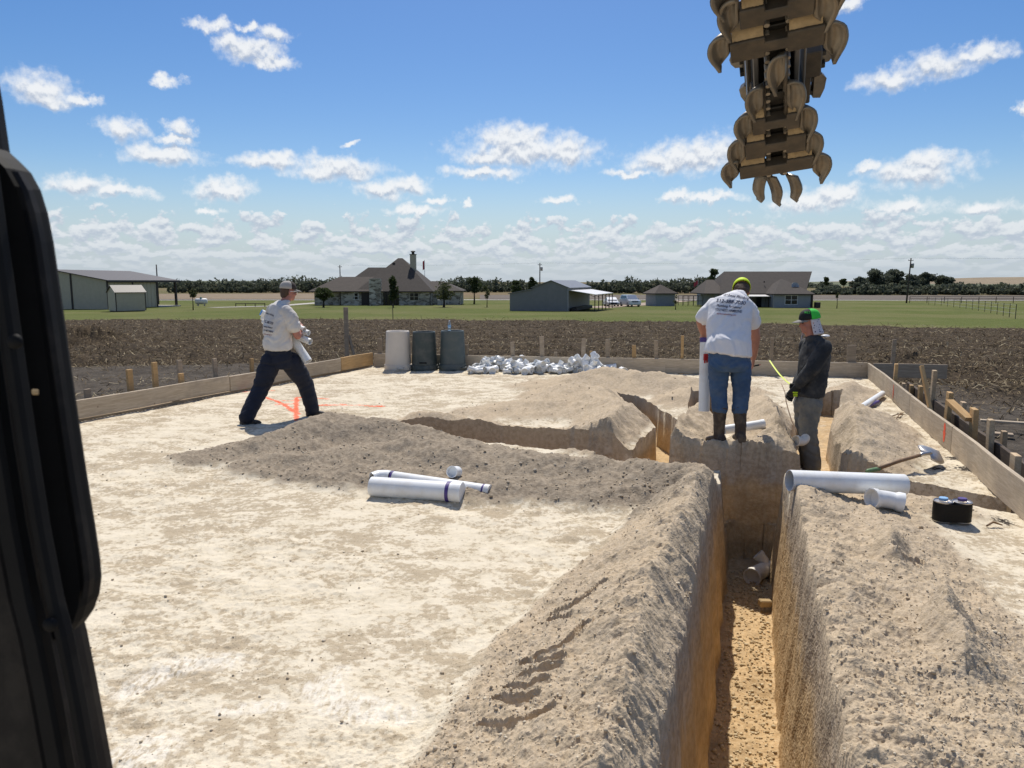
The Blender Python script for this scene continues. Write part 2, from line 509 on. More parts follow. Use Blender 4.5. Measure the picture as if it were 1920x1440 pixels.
def pad_height(x, y, want_attr=False):
    wob = 0.10
    xs = x + wob * fbm(x, y, 1.3, 3, .5, 11); ys = y + wob * fbm(x, y, 1.3, 3, .5, 12)
    zr = ridge_h(xs, ys)
    spoil = smooth(zr + 0.03 * fbm(x, y, 4.0, 4, .6, 21), 0.012, 0.05)
    z = zr * (1 + 0.22 * fbm(x, y, 2.6, 3, .55, 31))
    z += 0.016 * fbm(x, y, 0.9, 3, .5, 41)
    rut = np.zeros(x.shape)
    for r in RUTS:
        pts = [on(px, py, 0.12 if px < 1300 else 0.16) for px, py in r]
        for a, b in zip(pts[:-1], pts[1:]):
            sel = (np.abs(x - a.x) < .4) & (np.abs(y - a.y) < .4)
            if not sel.any(): continue
            t, dist, side = seg_near(x[sel], y[sel], a.x, a.y, b.x, b.y)
            rut[sel] = np.maximum(rut[sel], np.clip(1 - dist / 0.038, 0, 1))
    calm = 1 - .85 * smooth(rut, 0.0, .35)
    # loose dug earth: clods and crumbs
    near = smooth(-y, -9.5, -3.0)
    z += spoil * calm * (0.042 * fbm(x, y, 4.5, 3, .6, 51) + .03 * np.maximum(fbm(x, y, 7.0, 3, .6, 57), 0) ** 1.5 + 0.026 * np.abs(fbm(x, y, 15.0, 3, .6, 52)) + near * 0.016 * np.abs(fbm(x, y, 42.0, 2, .6, 53)))
    # raked ribs down the banks of the long trench
    ua = (x * .302 + y * .953); va = (x - .06 - .317 * y) * .953
    rib = smooth(np.abs(va), .14, .24) * (1 - smooth(np.abs(va), .5, .75)) * (y < 6.9)
    z += rib * spoil * (0.045 * fbm(ua * 8.0, va * 2.2, 1.0, 3, .6, 55) + .012 * fbm(ua * 26.0, va * 7.0, 1.0, 2, .6, 56))
    # packed caliche: thin flaking crust, low steps
    fl = fbm(x, y * 1.25, 3.2, 5, .62, 61)
    q = np.floor(fl * 7.0) / 7.0
    z += (1 - spoil) * (0.034 * q * smooth(fbm(x, y, .8, 2, .5, 63), -.35, .15) + 0.006 * fbm(x, y, 22, 2, .6, 62))
    rs = smooth(rut, 0.0, 0.75)
    z -= 0.028 * rs
    z += 0.018 * smooth(rut, 0.0, .2) * (1 - smooth(rut, .2, .5))
    # trenches, cut with nearly upright walls
    cut = np.zeros(x.shape)
    bite = trench_bite(x, y)
    for ln, w, fl_z in TRENCHES[3:5]:       # shingled scrape marks down the banks of the shorter trenches
        best = np.full(x.shape, 1e9); sbest = np.zeros(x.shape); s0 = 0.0
        for a, b in zip(ln[:-1], ln[1:]):
            t, dist, side = seg_near(x, y, a[0], a[1], b[0], b[1])
            Ls = math.hypot(b[0] - a[0], b[1] - a[1])
            m_ = dist < best
            sbest = np.where(m_, s0 + t * Ls + .5 * dist, sbest); best = np.minimum(best, dist); s0 += Ls
        k_ = (1 - smooth(best - w / 2, .30, .50)) * spoil
        z += k_ * .055 * (fbm(sbest * 5.0, best * 1.8, 1.0, 3, .55, 76) - .15)
    for ln, w, fl_z in TRENCHES:
        dmin = np.full(x.shape, 1e9)
        for a, b in zip(ln[:-1], ln[1:]):
            t, dist, side = seg_near(x, y, a[0], a[1], b[0], b[1])
            dmin = np.minimum(dmin, dist)
        dd = dmin - w / 2 + bite
        floor = fl_z + 0.035 * fbm(x, y, 2.5, 3, .6, 73) + 0.018 * np.abs(fbm(x, y, 14, 3, .6, 74))
        prof = floor + np.maximum(dd, 0) / (0.095 if fl_z < -.9 else 0.035)
        cut = np.maximum(cut, smooth(z - prof, 0.0, 0.12))
        z = np.minimum(z, prof)
    ins = inside_pad(x, y)
    out = smooth(-ins, 0.03, 0.10)
    z = z * (1 - out) - 1.9 * out
    if want_attr:
        return z, spoil, cut, ins
    return z
def ground_z(x, y):
    return float(pad_height(np.array([float(x)]), np.array([float(y)]))[0])

NR, NCOL = 880, 960
yy = 1.25
i01 = np.linspace(0, 1, NR)
# row spacing grows with distance
a_, b_ = 1.25 ** -0.62, 17.2 ** -0.62
ys_ = (a_ + (b_ - a_) * i01) ** (-1 / 0.62)
# columns run parallel to the long trench near it and fan out on both sides
tl = -np.linspace(0, 1.16, 570)[:0:-1]; tm = np.linspace(-.36, .36, 112); tr_ = np.linspace(0, .49, 262)[1:]
kind_ = np.concatenate([np.full(len(tl), -1), np.zeros(len(tm)), np.ones(len(tr_))]); val_ = np.concatenate([tl, tm, tr_])
NCOL = len(val_)
GY = np.repeat(ys_[:, None], NCOL, 1)
GX = .06 + .317 * GY + np.where(kind_[None, :] == 0, val_[None, :], kind_[None, :] * .36 + val_[None, :] * (GY + .3))
GX, GY = snap_to_lips(GX, GY)
GZ, SP, CU, INS = pad_height(GX, GY, True)
idx = np.arange(NR * NCOL).reshape(NR, NCOL)
quads = np.stack([idx[:-1, :-1], idx[:-1, 1:], idx[1:, 1:], idx[1:, :-1]], -1).reshape(-1, 4)
keep = (INS > -0.25)
kq = keep.ravel()[quads].any(1)
quads = quads[kq]
used = np.zeros(NR * NCOL, bool); used[quads.ravel()] = True
remap = np.cumsum(used) - 1
V = np.stack([GX, GY, GZ], -1).reshape(-1, 3)[used]
pad_me = np_mesh('caliche_pad', V, remap[quads])
pad_me.set_sharp_from_angle(angle=math.radians(48))
def attr(me, name, arr):
    at_ = me.attributes.new(name, 'FLOAT', 'POINT')
    at_.data.foreach_set('value', np.asarray(arr, dtype=np.float32).ravel())
attr(pad_me, 'spoil', SP.ravel()[used])
attr(pad_me, 'cut', CU.ravel()[used])
vx, vy = V[:, 0], V[:, 1]
PAINT = [  # marking paint sprayed on the pad, pixel strokes
 [(500,746),(530,757),(552,770),(560,775)], [(533,752),(560,750)], [(556,745),(555,770),(556,788)], [(518,758),(558,757)],
 [(455,735),(475,733),(512,733)], [(640,757),(665,760),(716,761)], [(560,744),(615,748)], [(596,760),(640,760)],
]
pt = np.zeros(len(V))
for s in PAINT:
    pts = [on(px, py, 0.0) for px, py in s]
    for a, b in zip(pts[:-1], pts[1:]):
        t, dist, side = seg_near(vx, vy, a.x, a.y, b.x, b.y)
        pt = np.maximum(pt, np.clip(1 - dist / 0.060, 0, 1))
attr(pad_me, 'paint', pt)
SCR = [  # pale scraped arcs left by the tyres
 ([(590,1290),(625,1325),(690,1340),(760,1338)], .10), ([(610,1275),(660,1310),(720,1322)], .07), ([(640,1255),(620,1290),(640,1320)], .06),
 ([(230,1420),(290,1385),(310,1400),(250,1440)], .10), ([(250,1290),(330,1250),(420,1240)], .12), ([(420,1330),(520,1320)], .06),
]
sc_ = np.zeros(len(V))
for s, w in SCR:
    pts = [on(px, py, 0.0) for px, py in s]
    for a, b in zip(pts[:-1], pts[1:]):
        t, dist, side = seg_near(vx, vy, a.x, a.y, b.x, b.y)
        sc_ = np.maximum(sc_, np.clip(1 - dist / w, 0, 1))
attr(pad_me, 'scrape', sc_)
# dark topsoil crumbs dropped near the shovel and along the right-hand form
dk = np.zeros(len(V))
for (px, py, r) in [(1795,860,.22),(1815,880,.26),(1760,880,.16),(1700,760,.10),(1690,775,.12),(1880,980,.15),(1650,905,.10)]:
    c = on(px, py, 0.0)
    dk = np.maximum(dk, np.clip(1 - np.hypot(vx - c.x, vy - c.y) / r, 0, 1))
attr(pad_me, 'topsoil', dk)
# the heap by the pipes came from a greyer layer
def grey_heap(x, y):
    g = np.zeros(x.shape)
    for r in RIDGES[5:8]:
        for a, b in zip(r[:-1], r[1:]):
            if a[0] > 1.0: continue
            t, dist, side = seg_near(x, y, a[0], a[1], b[0], b[1])
            g = np.maximum(g, 1 - smooth(dist + .25 * fbm(x, y, 2.0, 3, .6, 88), .35, .95))
    return g
attr(pad_me, 'grey', grey_heap(vx, vy))

def pad_material():
    m = bpy.data.materials.new('caliche'); m.use_nodes = True
    t = NT(m.node_tree); b = t.n['Principled BSDF']
    pos = t.new('ShaderNodeNewGeometry').outputs['Position']
    def A(n): 
        q = t.new('ShaderNodeAttribute'); q.attribute_name = n; return q.outputs['Fac']
    n1 = t.noise(pos, 1.1, 4, 0.62)
    n2 = t.noise(t.vmath('MULTIPLY', pos, (1.0, 1.3, 1.0)), 4.2, 6, 0.66, 0.4)
    n3 = t.noise(pos, 24.0, 4, 0.62)
    n4 = t.noise(pos, 95.0, 2, 0.6)
    v1 = t.voro(pos, 55.0, 'F1', 'Distance')
    # packed pad: pale crust broken by brown dusty patches
    mixf = t.math('ADD', t.math('MULTIPLY', n1, 0.8), t.math('MULTIPLY', n2, 0.9))
    mixf = t.math('ADD', mixf, t.math('MULTIPLY', t.math('SUBTRACT', n3, 0.5), 0.95))
    brown = t.step(mixf, 0.80, 0.96)
    pale = t.mix(t.step(n2, 0.35, 0.65), (0.69, 0.61, 0.47), (0.62, 0.54, 0.40))
    
    dust = t.mix(n3, (0.32, 0.25, 0.165), (0.50, 0.41, 0.285))
    pad_c = t.mix(t.math('MULTIPLY', brown, 0.85), pale, dust)
    pad_c = t.mix(t.math('MULTIPLY', t.step(n4, .60, .70), t.step(mixf, .74, 1.0, .1, .8)), pad_c, (.20, .145, .085))
    crack = t.step(t.voro(t.vmath('ADD', pos, t.comb(t.math('MULTIPLY', n2, .5), t.math('MULTIPLY', n1, .6), 0.0)), 9.0, 'DISTANCE_TO_EDGE'), 0.0, 0.020, 1.0, 0.0)
    pad_c = t.mix(t.math('MULTIPLY', crack, t.step(n2, 0.42, 0.62, 0.0, 0.6)), pad_c, (0.24, 0.18, 0.10))
    pad_c = t.mix(t.math('MULTIPLY', t.step(A('scrape'), .0, .6, 0, .85), t.step(t.noise(t.vmath('MULTIPLY', pos, (3.0, 1.0, 1.0)), 14.0, 3, .6), .35, .6)), pad_c, (0.76, 0.70, 0.59))
    # dug earth
    sp_c = t.mix(t.step(n3, 0.3, 0.7), (0.355, 0.28, 0.19), (0.51, 0.415, 0.30))
    sp_c = t.mix(t.step(n1, 0.35, 0.7, 0.0, 0.6), sp_c, (0.54, 0.425, 0.285))
    sp_c = t.mix(t.step(n4, 0.56, 0.75, 0.0, 0.45), sp_c, (0.62, 0.53, 0.40))
    sp_c = t.mix(t.math('MULTIPLY', A('grey'), .85), sp_c, t.mix(t.step(n3, .3, .7), (.195, .158, .116), (.34, .282, .212)))
    c = t.mix(A('spoil'), pad_c, sp_c)
    # deeper layer: orange-tan marl, greyer crust near the top
    zz = t.sep(pos)[2]
    zz = t.math('ADD', zz, t.math('MULTIPLY', t.math('SUBTRACT', n2, 0.5), 0.22))
    deep = t.step(zz, -0.10, -0.30)
    marl = t.mix(t.step(n3, 0.3, 0.7), (0.48, 0.325, 0.165), (0.59, 0.435, 0.25))
    crust = t.mix(t.step(n3, 0.35, 0.65), (0.38, 0.295, 0.20), (0.52, 0.42, 0.30))
    wall = t.mix(deep, crust, marl)
    wall = t.mix(t.math('MULTIPLY', t.step(n2, .56, .66), t.step(zz, -.35, -.05, .15, .6)), wall, (.60, .52, .40))
    wall = t.vmath('SCALE', wall, t.step(t.noise(t.vmath('MULTIPLY', pos, (1.0, 1.0, 2.5)), 3.0, 4, .6), .3, .7, .78, 1.15, False))
    c = t.mix(t.math('MULTIPLY', A('cut'), t.step(zz, 0.22, 0.02)), c, wall)
    c = t.mix(t.step(zz, -0.10, -0.22), c, wall)
    tp = t.math('MULTIPLY', t.step(t.math('ADD', A('topsoil'), t.math('MULTIPLY', t.math('SUBTRACT', n3, 0.55), 2.2)), 0.35, 0.6), t.step(A('topsoil'), 0.0, 0.2))
    c = t.mix(tp, c, (0.06, 0.05, 0.04))
    pn = t.step(t.math('ADD', A('paint'), t.math('MULTIPLY', t.math('SUBTRACT', n3, 0.5), 1.6)), 0.28, 0.66)
    pn = t.math('MULTIPLY', pn, t.step(A('paint'), 0.0, 0.15))
    c = t.mix(t.math('MULTIPLY', pn, 0.80), c, (0.86, 0.11, 0.035))
    t.put(b.inputs['Base Color'], c)
    b.inputs['Roughness'].default_value = 0.95
    b.inputs['Specular IOR Level'].default_value = 0.12
    hgt = t.math('ADD', t.math('MULTIPLY', n3, 0.6), t.math('ADD', t.math('MULTIPLY', n4, 0.35), t.math('MULTIPLY', v1, t.math('MULTIPLY', A('spoil'), -0.3))))
    hgt = t.math('ADD', hgt, t.math('MULTIPLY', A('cut'), t.math('MULTIPLY', t.noise(pos, 7.0, 4, .6), 2.6)))
    t.put(b.inputs['Normal'], t.bump(hgt, 0.6, 0.018))
    return m
M_PAD = pad_material()
pad = link('caliche_pad', pad_me, M_PAD); tag(pad, kind='structure')

# pebbles and crumbs lying on the pad and the banks (nobody could count them)
def ico():
    bm = bmesh.new(); bmesh.ops.create_icosphere(bm, subdivisions=1, radius=1.0)
    bm.verts.index_update()
    v = np.array([p.co[:] for p in bm.verts]); f = np.array([[q.index for q in p.verts] for p in bm.faces]); bm.free()
    return v, f
def scatter_stones(name, X, Y, S, zfun, mat, seed=1, flat=0.65, sink=0.25):
    rs = np.random.RandomState(seed)
    bv, bf = ico()
    n = len(X)
    Z = zfun(X, Y)
    ang = rs.uniform(0, 2 * np.pi, n)
    jit = 1 + rs.uniform(-.28, .28, (n, len(bv), 1))
    P = bv[None] * jit
    sc = np.stack([rs.uniform(.75, 1.3, n), rs.uniform(.7, 1.0, n), rs.uniform(flat * .7, flat * 1.2, n)], -1)[:, None, :]
    P = P * sc * S[:, None, None]
    ca, sa = np.cos(ang)[:, None], np.sin(ang)[:, None]
    x = P[..., 0] * ca - P[..., 1] * sa; y = P[..., 0] * sa + P[..., 1] * ca
    P = np.stack([x + X[:, None], y + Y[:, None], P[..., 2] + (Z + S * flat * (1 - sink) * .6)[:, None]], -1)
    Fc = (bf[None] + (np.arange(n) * len(bv))[:, None, None]).reshape(-1, 3)
    me = np_mesh(name, P.reshape(-1, 3), Fc, smooth=False)
    tint = np.repeat(rs.uniform(0, 1, n), len(bv))
    attr(me, 'tint', tint)
    o = link(name, me, mat)
    return tag(o, kind='stuff')
def stone_mat(name, c0, c1, c2):
    m = bpy.data.materials.new(name); m.use_nodes = True
    t = NT(m.node_tree); b = t.n['Principled BSDF']
    q = t.new('ShaderNodeAttribute'); q.attribute_name = 'tint'
    r = t.new('ShaderNodeValToRGB'); t.put(r.inputs[0], q.outputs['Fac'])
    r.color_ramp.elements[0].color = (*c0, 1); r.color_ramp.elements[1].color = (*c2, 1)
    e = r.color_ramp.elements.new(0.5); e.color = (*c1, 1)
    pos = t.new('ShaderNodeNewGeometry').outputs['Position']
    t.put(b.inputs['Base Color'], r.outputs[0])
    b.inputs['Roughness'].default_value = 0.95; b.inputs['Specular IOR Level'].default_value = 0.15
    t.put(b.inputs['Normal'], t.bump(t.noise(pos, 120, 3), 0.4, 0.004))
    return m
M_STONE = stone_mat('loose_stone', (0.36, 0.285, 0.195), (0.47, 0.385, 0.275), (0.64, 0.56, 0.43))
rs = np.random.RandomState(5)
def sample_pad(n, tlo, thi, ylo, yhi, seed):
    r = np.random.RandomState(seed)
    w = r.uniform(0, 1, n)
    Y = (ylo ** -0.5 + (yhi ** -0.5 - ylo ** -0.5) * w) ** (-2.0)
    X = r.uniform(tlo, thi, n) * (Y + .3)
    return X, Y, r
X, Y, r = sample_pad(52000, -.78, .78, 1.7, 13.5, 8)
z, s, c_, ins = pad_height(X, Y, True)
clump = fbm(X, Y, 1.6, 3, .6, 91)
toe = smooth(s, .05, .5) * (1 - smooth(z, .16, .30))
prob = (.03 + s * (.13 + .42 * smooth(clump, -.1, .35)) + .5 * toe) * (1 - c_) + (s < .3) * .05 * smooth(clump, 0, .4)
k = (r.uniform(0, 1, len(X)) < prob) & (ins > .1) & (z > -.05)
X, Y = X[k][:26000], Y[k][:26000]
S = (0.0024 + 0.0060 * r.uniform(0, 1, len(X)) ** 4.0) * (1 + .05 * Y)
gh = grey_heap(X, Y)
S = S * (1 + .45 * gh)
big = r.uniform(0, 1, len(X)) < .022 + .03 * gh
S = np.where(big, S * 1.9, S)
scatter_stones('loose_stones', X, Y, S, pad_height, M_STONE, 9)
# crumbs on the trench floor
rr = np.random.RandomState(12)
Yv = rr.uniform(2.6, 7.1, 2600); Xv = .06 + .317 * Yv + rr.uniform(-.19, .19, 2600)
M_MARL = stone_mat('marl_crumb', (0.42, 0.31, 0.17), (0.54, 0.42, 0.25), (0.64, 0.53, 0.35))
scatter_stones('trench_crumbs', Xv, Yv, 0.004 + 0.014 * rr.uniform(0, 1, 2600) ** 3, pad_height, M_MARL, 13)

# ------------------------------------------------------------------ ploughed field round the pad, lawn, far land
def base_z(x, y):
    r = np.sqrt(x * x + y * y)
    return np.interp(r, [0, 12, 20, 35, 55, 75, 100, 160, 300, 700, 1500, 6000], [-.32, -.34, -.45, -.75, -1.12, -1.45, -1.80, -2.35, -2.9, -3.6, -3.4, -2.5])
def field_edge(x):   # where the lawn starts, by direction
    return np.interp(x, [-.9, -.55, -.2, 0.0, .3, .5, .7, .9], [64, 63, 60, 58, 52, 48, 46.5, 45])
NR2, NC2 = 330, 820
r_ = np.exp(np.linspace(math.log(4.0), math.log(67.0), NR2))
t_ = np.linspace(-.98, .98, NC2)
FX = t_[None, :] * r_[:, None]; FY = np.repeat(r_[:, None], NC2, 1)
def field_height(x, y, attrs=False):
    ins = inside_pad(x, y)
    away = smooth(-ins, .6, 3.0)                   # graded strip beside the forms
    left = smooth(-x, 3.2, 5.0) * (1 - smooth(y + .8 * fbm(x, y, .5, 3, .6, 120), 20.0, 22.5))
    left = np.maximum(left, smooth(x, 5.0, 6.5) * (1 - smooth(y + .8 * fbm(x, y, .5, 3, .6, 121), 12.5, 16.0)))
    rough = away * (1 - .82 * left)
    z = base_z(x, y)
    # furrow rows run across the view
    rowc = y - .12 * x + .5 * fbm(x, y, .25, 2, .5, 102)
    z = z + rough * .15 * np.sin(rowc * 2 * np.pi / 3.4)
    cl = np.abs(fbm(x, y, 1.5, 4, .62, 103))
    z = z + rough * (.17 * cl + .05 * np.abs(fbm(x, y, 5.0, 3, .6, 104))) + .02 * fbm(x, y, 3.0, 3, .6, 105) - .04 * rough
    # clods piled at the left and behind the right corner
    for cx, cy, h, w in [(-15.6, 28.5, .50, 1.3), (-14.0, 27.6, .36, 1.0), (-17.2, 29.5, .45, 1.5), (10.0, 20.0, .36, 1.0), (11.3, 20.4, .28, 1.1)]:
        z = z + h * np.exp(-((x - cx) ** 2 + (y - cy) ** 2) / (w * w)) * (1 + .9 * fbm(x, y, 2.2, 3, .6, 106))
    z = np.where(ins > -0.02, -1.9, z)
    if attrs: return z, rough
    return z
FZ, FR = field_height(FX, FY, True)
ixf = np.arange(NR2 * NC2).reshape(NR2, NC2)
q2 = np.stack([ixf[:-1, :-1], ixf[:-1, 1:], ixf[1:, 1:], ixf[1:, :-1]], -1).reshape(-1, 4)
edge = field_edge(FX / FY) + 1.6 * fbm(FX, FY, .25, 3, .6, 107) + .7 * fbm(FX, FY, 1.5, 2, .6, 108)
kf = ((FY < edge) & (inside_pad(FX, FY) < .3)).ravel()[q2].all(1)
q2 = q2[kf]
used2 = np.zeros(NR2 * NC2, bool); used2[q2.ravel()] = True
rm2 = np.cumsum(used2) - 1
V2 = np.stack([FX, FY, FZ], -1).reshape(-1, 3)[used2]
field_me = np_mesh('ploughed_field', V2, rm2[q2])
attr(field_me, 'rough', FR.ravel()[used2])
def field_material():
    m = bpy.data.materials.new('ploughed_soil'); m.use_nodes = True
    t = NT(m.node_tree); b = t.n['Principled BSDF']
    pos = t.new('ShaderNodeNewGeometry').outputs['Position']
    q = t.new('ShaderNodeAttribute'); q.attribute_name = 'rough'
    n1 = t.noise(pos, .5, 5, .6); n2 = t.noise(pos, 3.2, 6, .68); n3 = t.noise(pos, 14, 5, .65)
    soil = t.mix(t.step(n2, .3, .7), (.034, .025, .016), (.082, .060, .038))
    grade = t.mix(t.step(n2, .35, .65), (.062, .052, .042), (.108, .092, .074))
    c = t.mix(q.outputs['Fac'], grade, soil)
    straw = t.math('MULTIPLY', t.step(n3, .57, .66), t.step(n1, .30, .60, .25, .75))
    straw = t.math('MULTIPLY', straw, t.step(q.outputs['Fac'], .1, .6, .25, 1.0))
    c = t.mix(straw, c, (.38, .29, .165))
    t.put(b.inputs['Base Color'], c)
    b.inputs['Roughness'].default_value = .95; b.inputs['Specular IOR Level'].default_value = .1
    t.put(b.inputs['Normal'], t.bump(t.math('ADD', n3, t.math('MULTIPLY', n2, 1.5)), .9, .05))
    return m
tag(link('ploughed_field', field_me, field_material()), kind='structure')

# ground beside and behind the camera
def flat(name, poly, z, mat):
    return tag(link(name, mesh(name, [(x, y, z) for x, y in poly], [tuple(range(len(poly)))]), mat), kind='structure')
M_SOIL2 = MATS['graded_soil'] = material('graded_soil', (.085, .072, .058), .95, var=.3, vscale=2, bump=.6, bscale=8, bdist=.03)
flat('graded_ground', [(4.25, 6.0), (-1.0, -12), (45, -12), (45, 12), (6.15, 12)], -.44, M_SOIL2)
flat('graded_ground', [(-9.6, .2), (-4.9, 12), (-60, 12), (-60, -12), (-14.5, -12)], -.44, M_SOIL2)
flat('pad_apron', [(-9.3, .25), (-14.2, -12), (-1.2, -12), (2.1, .2), (2.4, 1.24), (-8.8, 1.24)], -.012, M_PAD)
# stalk litter on the field
rs = np.random.RandomState(21)
n = 80000
Yl = np.exp(rs.uniform(math.log(9.5), math.log(60), n)); Xl = rs.uniform(-.80, .80, n) * Yl
zl, rl = field_height(Xl, Yl, True)
keepl = (inside_pad(Xl, Yl) < -.5) & (Yl < field_edge(Xl / Yl) + .5) & (rs.uniform(0, 1, n) < (.10 + .9 * rl) * (.35 + .65 * smooth(fbm(Xl, Yl, .45, 3, .6, 111) + .35 * np.sin((Yl - .12 * Xl) * 2 * np.pi / 3.4), -.35, .4)))
Xl, Yl, zl = Xl[keepl], Yl[keepl], zl[keepl]
n = len(Xl)
Ll = rs.uniform(.04, .20, n) * (1 + .012 * Yl); Wl = rs.uniform(.005, .016, n) * (1 + .025 * Yl)
an = rs.uniform(0, 2 * np.pi, n); pi_ = rs.normal(.15, .35, n)
dx, dy, dz = np.cos(an) * np.cos(pi_), np.sin(an) * np.cos(pi_), np.sin(pi_)
ro = rs.uniform(-.9, .9, n)
sxv, syv, szv = -np.sin(an) * np.cos(ro), np.cos(an) * np.cos(ro), np.sin(ro)
cen = np.stack([Xl, Yl, zl + .015 + np.abs(dz) * Ll * .5], -1)
D = np.stack([dx, dy, dz], -1) * (Ll / 2)[:, None]; Sd = np.stack([sxv, syv, szv], -1) * (Wl / 2)[:, None]
bend = np.zeros_like(cen); bend[:, 2] = rs.uniform(-.02, .05, n)
P = np.stack([cen - D - Sd, cen - D + Sd, cen + bend + Sd, cen + bend - Sd, cen + D + Sd * .6, cen + D - Sd * .6], 1).reshape(-1, 3)
o6 = (np.arange(n) * 6)[:, None]
Q = np.concatenate([o6 + np.array([[0, 1, 2, 3]]), o6 + np.array([[3, 2, 4, 5]])], 0)
lit_me = np_mesh('stalk_litter', P, Q, smooth=False)
attr(lit_me, 'tint', np.repeat(rs.uniform(0, 1, n) ** 1.4, 6))
tag(link('stalk_litter', lit_me, stone_mat('dry_stalk', (.10, .072, .040), (.21, .155, .088), (.48, .40, .26))), kind='stuff')

# lawn round the houses, road, far fields: sheets set just above one another
def sheet(name, xs, ys, mat, lift=0.0, edge=None, kind='structure'):
    X, Y = np.meshgrid(xs, ys)
    Z = base_z(X, Y) + lift
    k = np.arange(X.size).reshape(X.shape)
    q = np.stack([k[:-1, :-1], k[:-1, 1:], k[1:, 1:], k[1:, :-1]], -1).reshape(-1, 4)
    if edge is not None:
        ok = edge(X, Y).ravel()[q].all(1); q = q[ok]
    u = np.zeros(X.size, bool); u[q.ravel()] = True; r = np.cumsum(u) - 1
    o = link(name, np_mesh(name, np.stack([X, Y, Z], -1).reshape(-1, 3)[u], r[q]), mat)
    return tag(o, kind=kind)
def grass_material(name, c0, c1, c2, s=1.0):
    m = bpy.data.materials.new(name); m.use_nodes = True
    t = NT(m.node_tree); b = t.n['Principled BSDF']
    pos = t.new('ShaderNodeNewGeometry').outputs['Position']
    n1 = t.noise(pos, .06 * s, 5, .6); n2 = t.noise(pos, .8 * s, 6, .7); n3 = t.noise(pos, 6 * s, 4, .7)
    c = t.mix(t.step(n2, .3, .7), c0, c1)
    c = t.mix(t.step(n1, .40, .62), c, c2)
    c = t.vmath('SCALE', c, t.step(n3, .2, .8, .75, 1.25, False))
    t.put(b.inputs['Base Color'], c)
    b.inputs['Roughness'].default_value = 1.0; b.inputs['Specular IOR Level'].default_value = .05
    t.put(b.inputs['Normal'], t.bump(n3, .8, .08))
    return m
M_LAWN = grass_material('lawn_grass', (.088, .108, .030), (.125, .140, .045), (.145, .145, .058))
M_FAR = grass_material('far_field', (.17, .125, .075), (.22, .165, .10), (.125, .12, .055), .15)
sheet('far_land', np.concatenate([np.linspace(-6000, -700, 24), np.linspace(-650, 650, 60), np.linspace(700, 6000, 24)]),
      np.concatenate([np.linspace(40, 400, 40), np.linspace(430, 1500, 30), np.linspace(1700, 6500, 20)]), M_FAR, -.30)
sheet('lawn', np.linspace(-150, 150, 110), np.linspace(41, 176, 110), M_LAWN, -.03)

# ------------------------------------------------------------------ timber forms round the pad
def wood_material(name, c0, c1, c2, rough=.8):
    m = bpy.data.materials.new(name); m.use_nodes = True
    t = NT(m.node_tree); b = t.n['Principled BSDF']
    co = t.new('ShaderNodeTexCoord').outputs['Object']
    rndm = t.new('ShaderNodeObjectInfo').outputs['Random']
    co = t.vmath('ADD', co, t.comb(t.math('MULTIPLY', rndm, 37.0), t.math('MULTIPLY', rndm, 11.0), 0.0))
    g1 = t.noise(t.vmath('MULTIPLY', co, (1.2, 14.0, 14.0)), 2.2, 5, .6, 1.2)
    g2 = t.noise(t.vmath('MULTIPLY', co, (1.0, 22.0, 22.0)), 9.0, 3, .6)
    st = t.noise(co, 2.3, 5, .65)
    c = t.mix(t.step(g1, .32, .68), c0, c1)
    c = t.mix(t.step(st, .42, .70, 0, .65), c, c2)
    c = t.vmath('SCALE', c, t.step(g2, .2, .8, .82, 1.15, False))
    c = t.vmath('SCALE', c, t.step(rndm, 0, 1, .82, 1.15, False))
    k = t.voro(t.vmath('MULTIPLY', co, (1.0, 1.0, 1.0)), 3.3, 'F1', 'Distance')
    c = t.mix(t.step(k, .055, .03, 0, .55), c, (.10, .06, .03))
    t.put(b.inputs['Base Color'], c)
    b.inputs['Roughness'].default_value = rough; b.inputs['Specular IOR Level'].default_value = .2
    t.put(b.inputs['Normal'], t.bump(t.math('ADD', g1, t.math('MULTIPLY', g2, .6)), .35, .004))
    return m
M_WOOD = wood_material('weathered_pine', (.41, .33, .235), (.53, .44, .325), (.34, .285, .22))
M_WOODF = wood_material('fresh_pine', (.44, .27, .115), (.56, .37, .18), (.40, .27, .14))
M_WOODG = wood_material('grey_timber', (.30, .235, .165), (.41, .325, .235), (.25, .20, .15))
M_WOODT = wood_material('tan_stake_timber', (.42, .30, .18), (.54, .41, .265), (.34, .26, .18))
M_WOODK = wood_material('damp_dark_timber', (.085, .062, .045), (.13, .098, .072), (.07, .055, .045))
M_PAINT = material('orange_marking_paint', (.80, .10, .035), .8, var=.25, vscale=30)

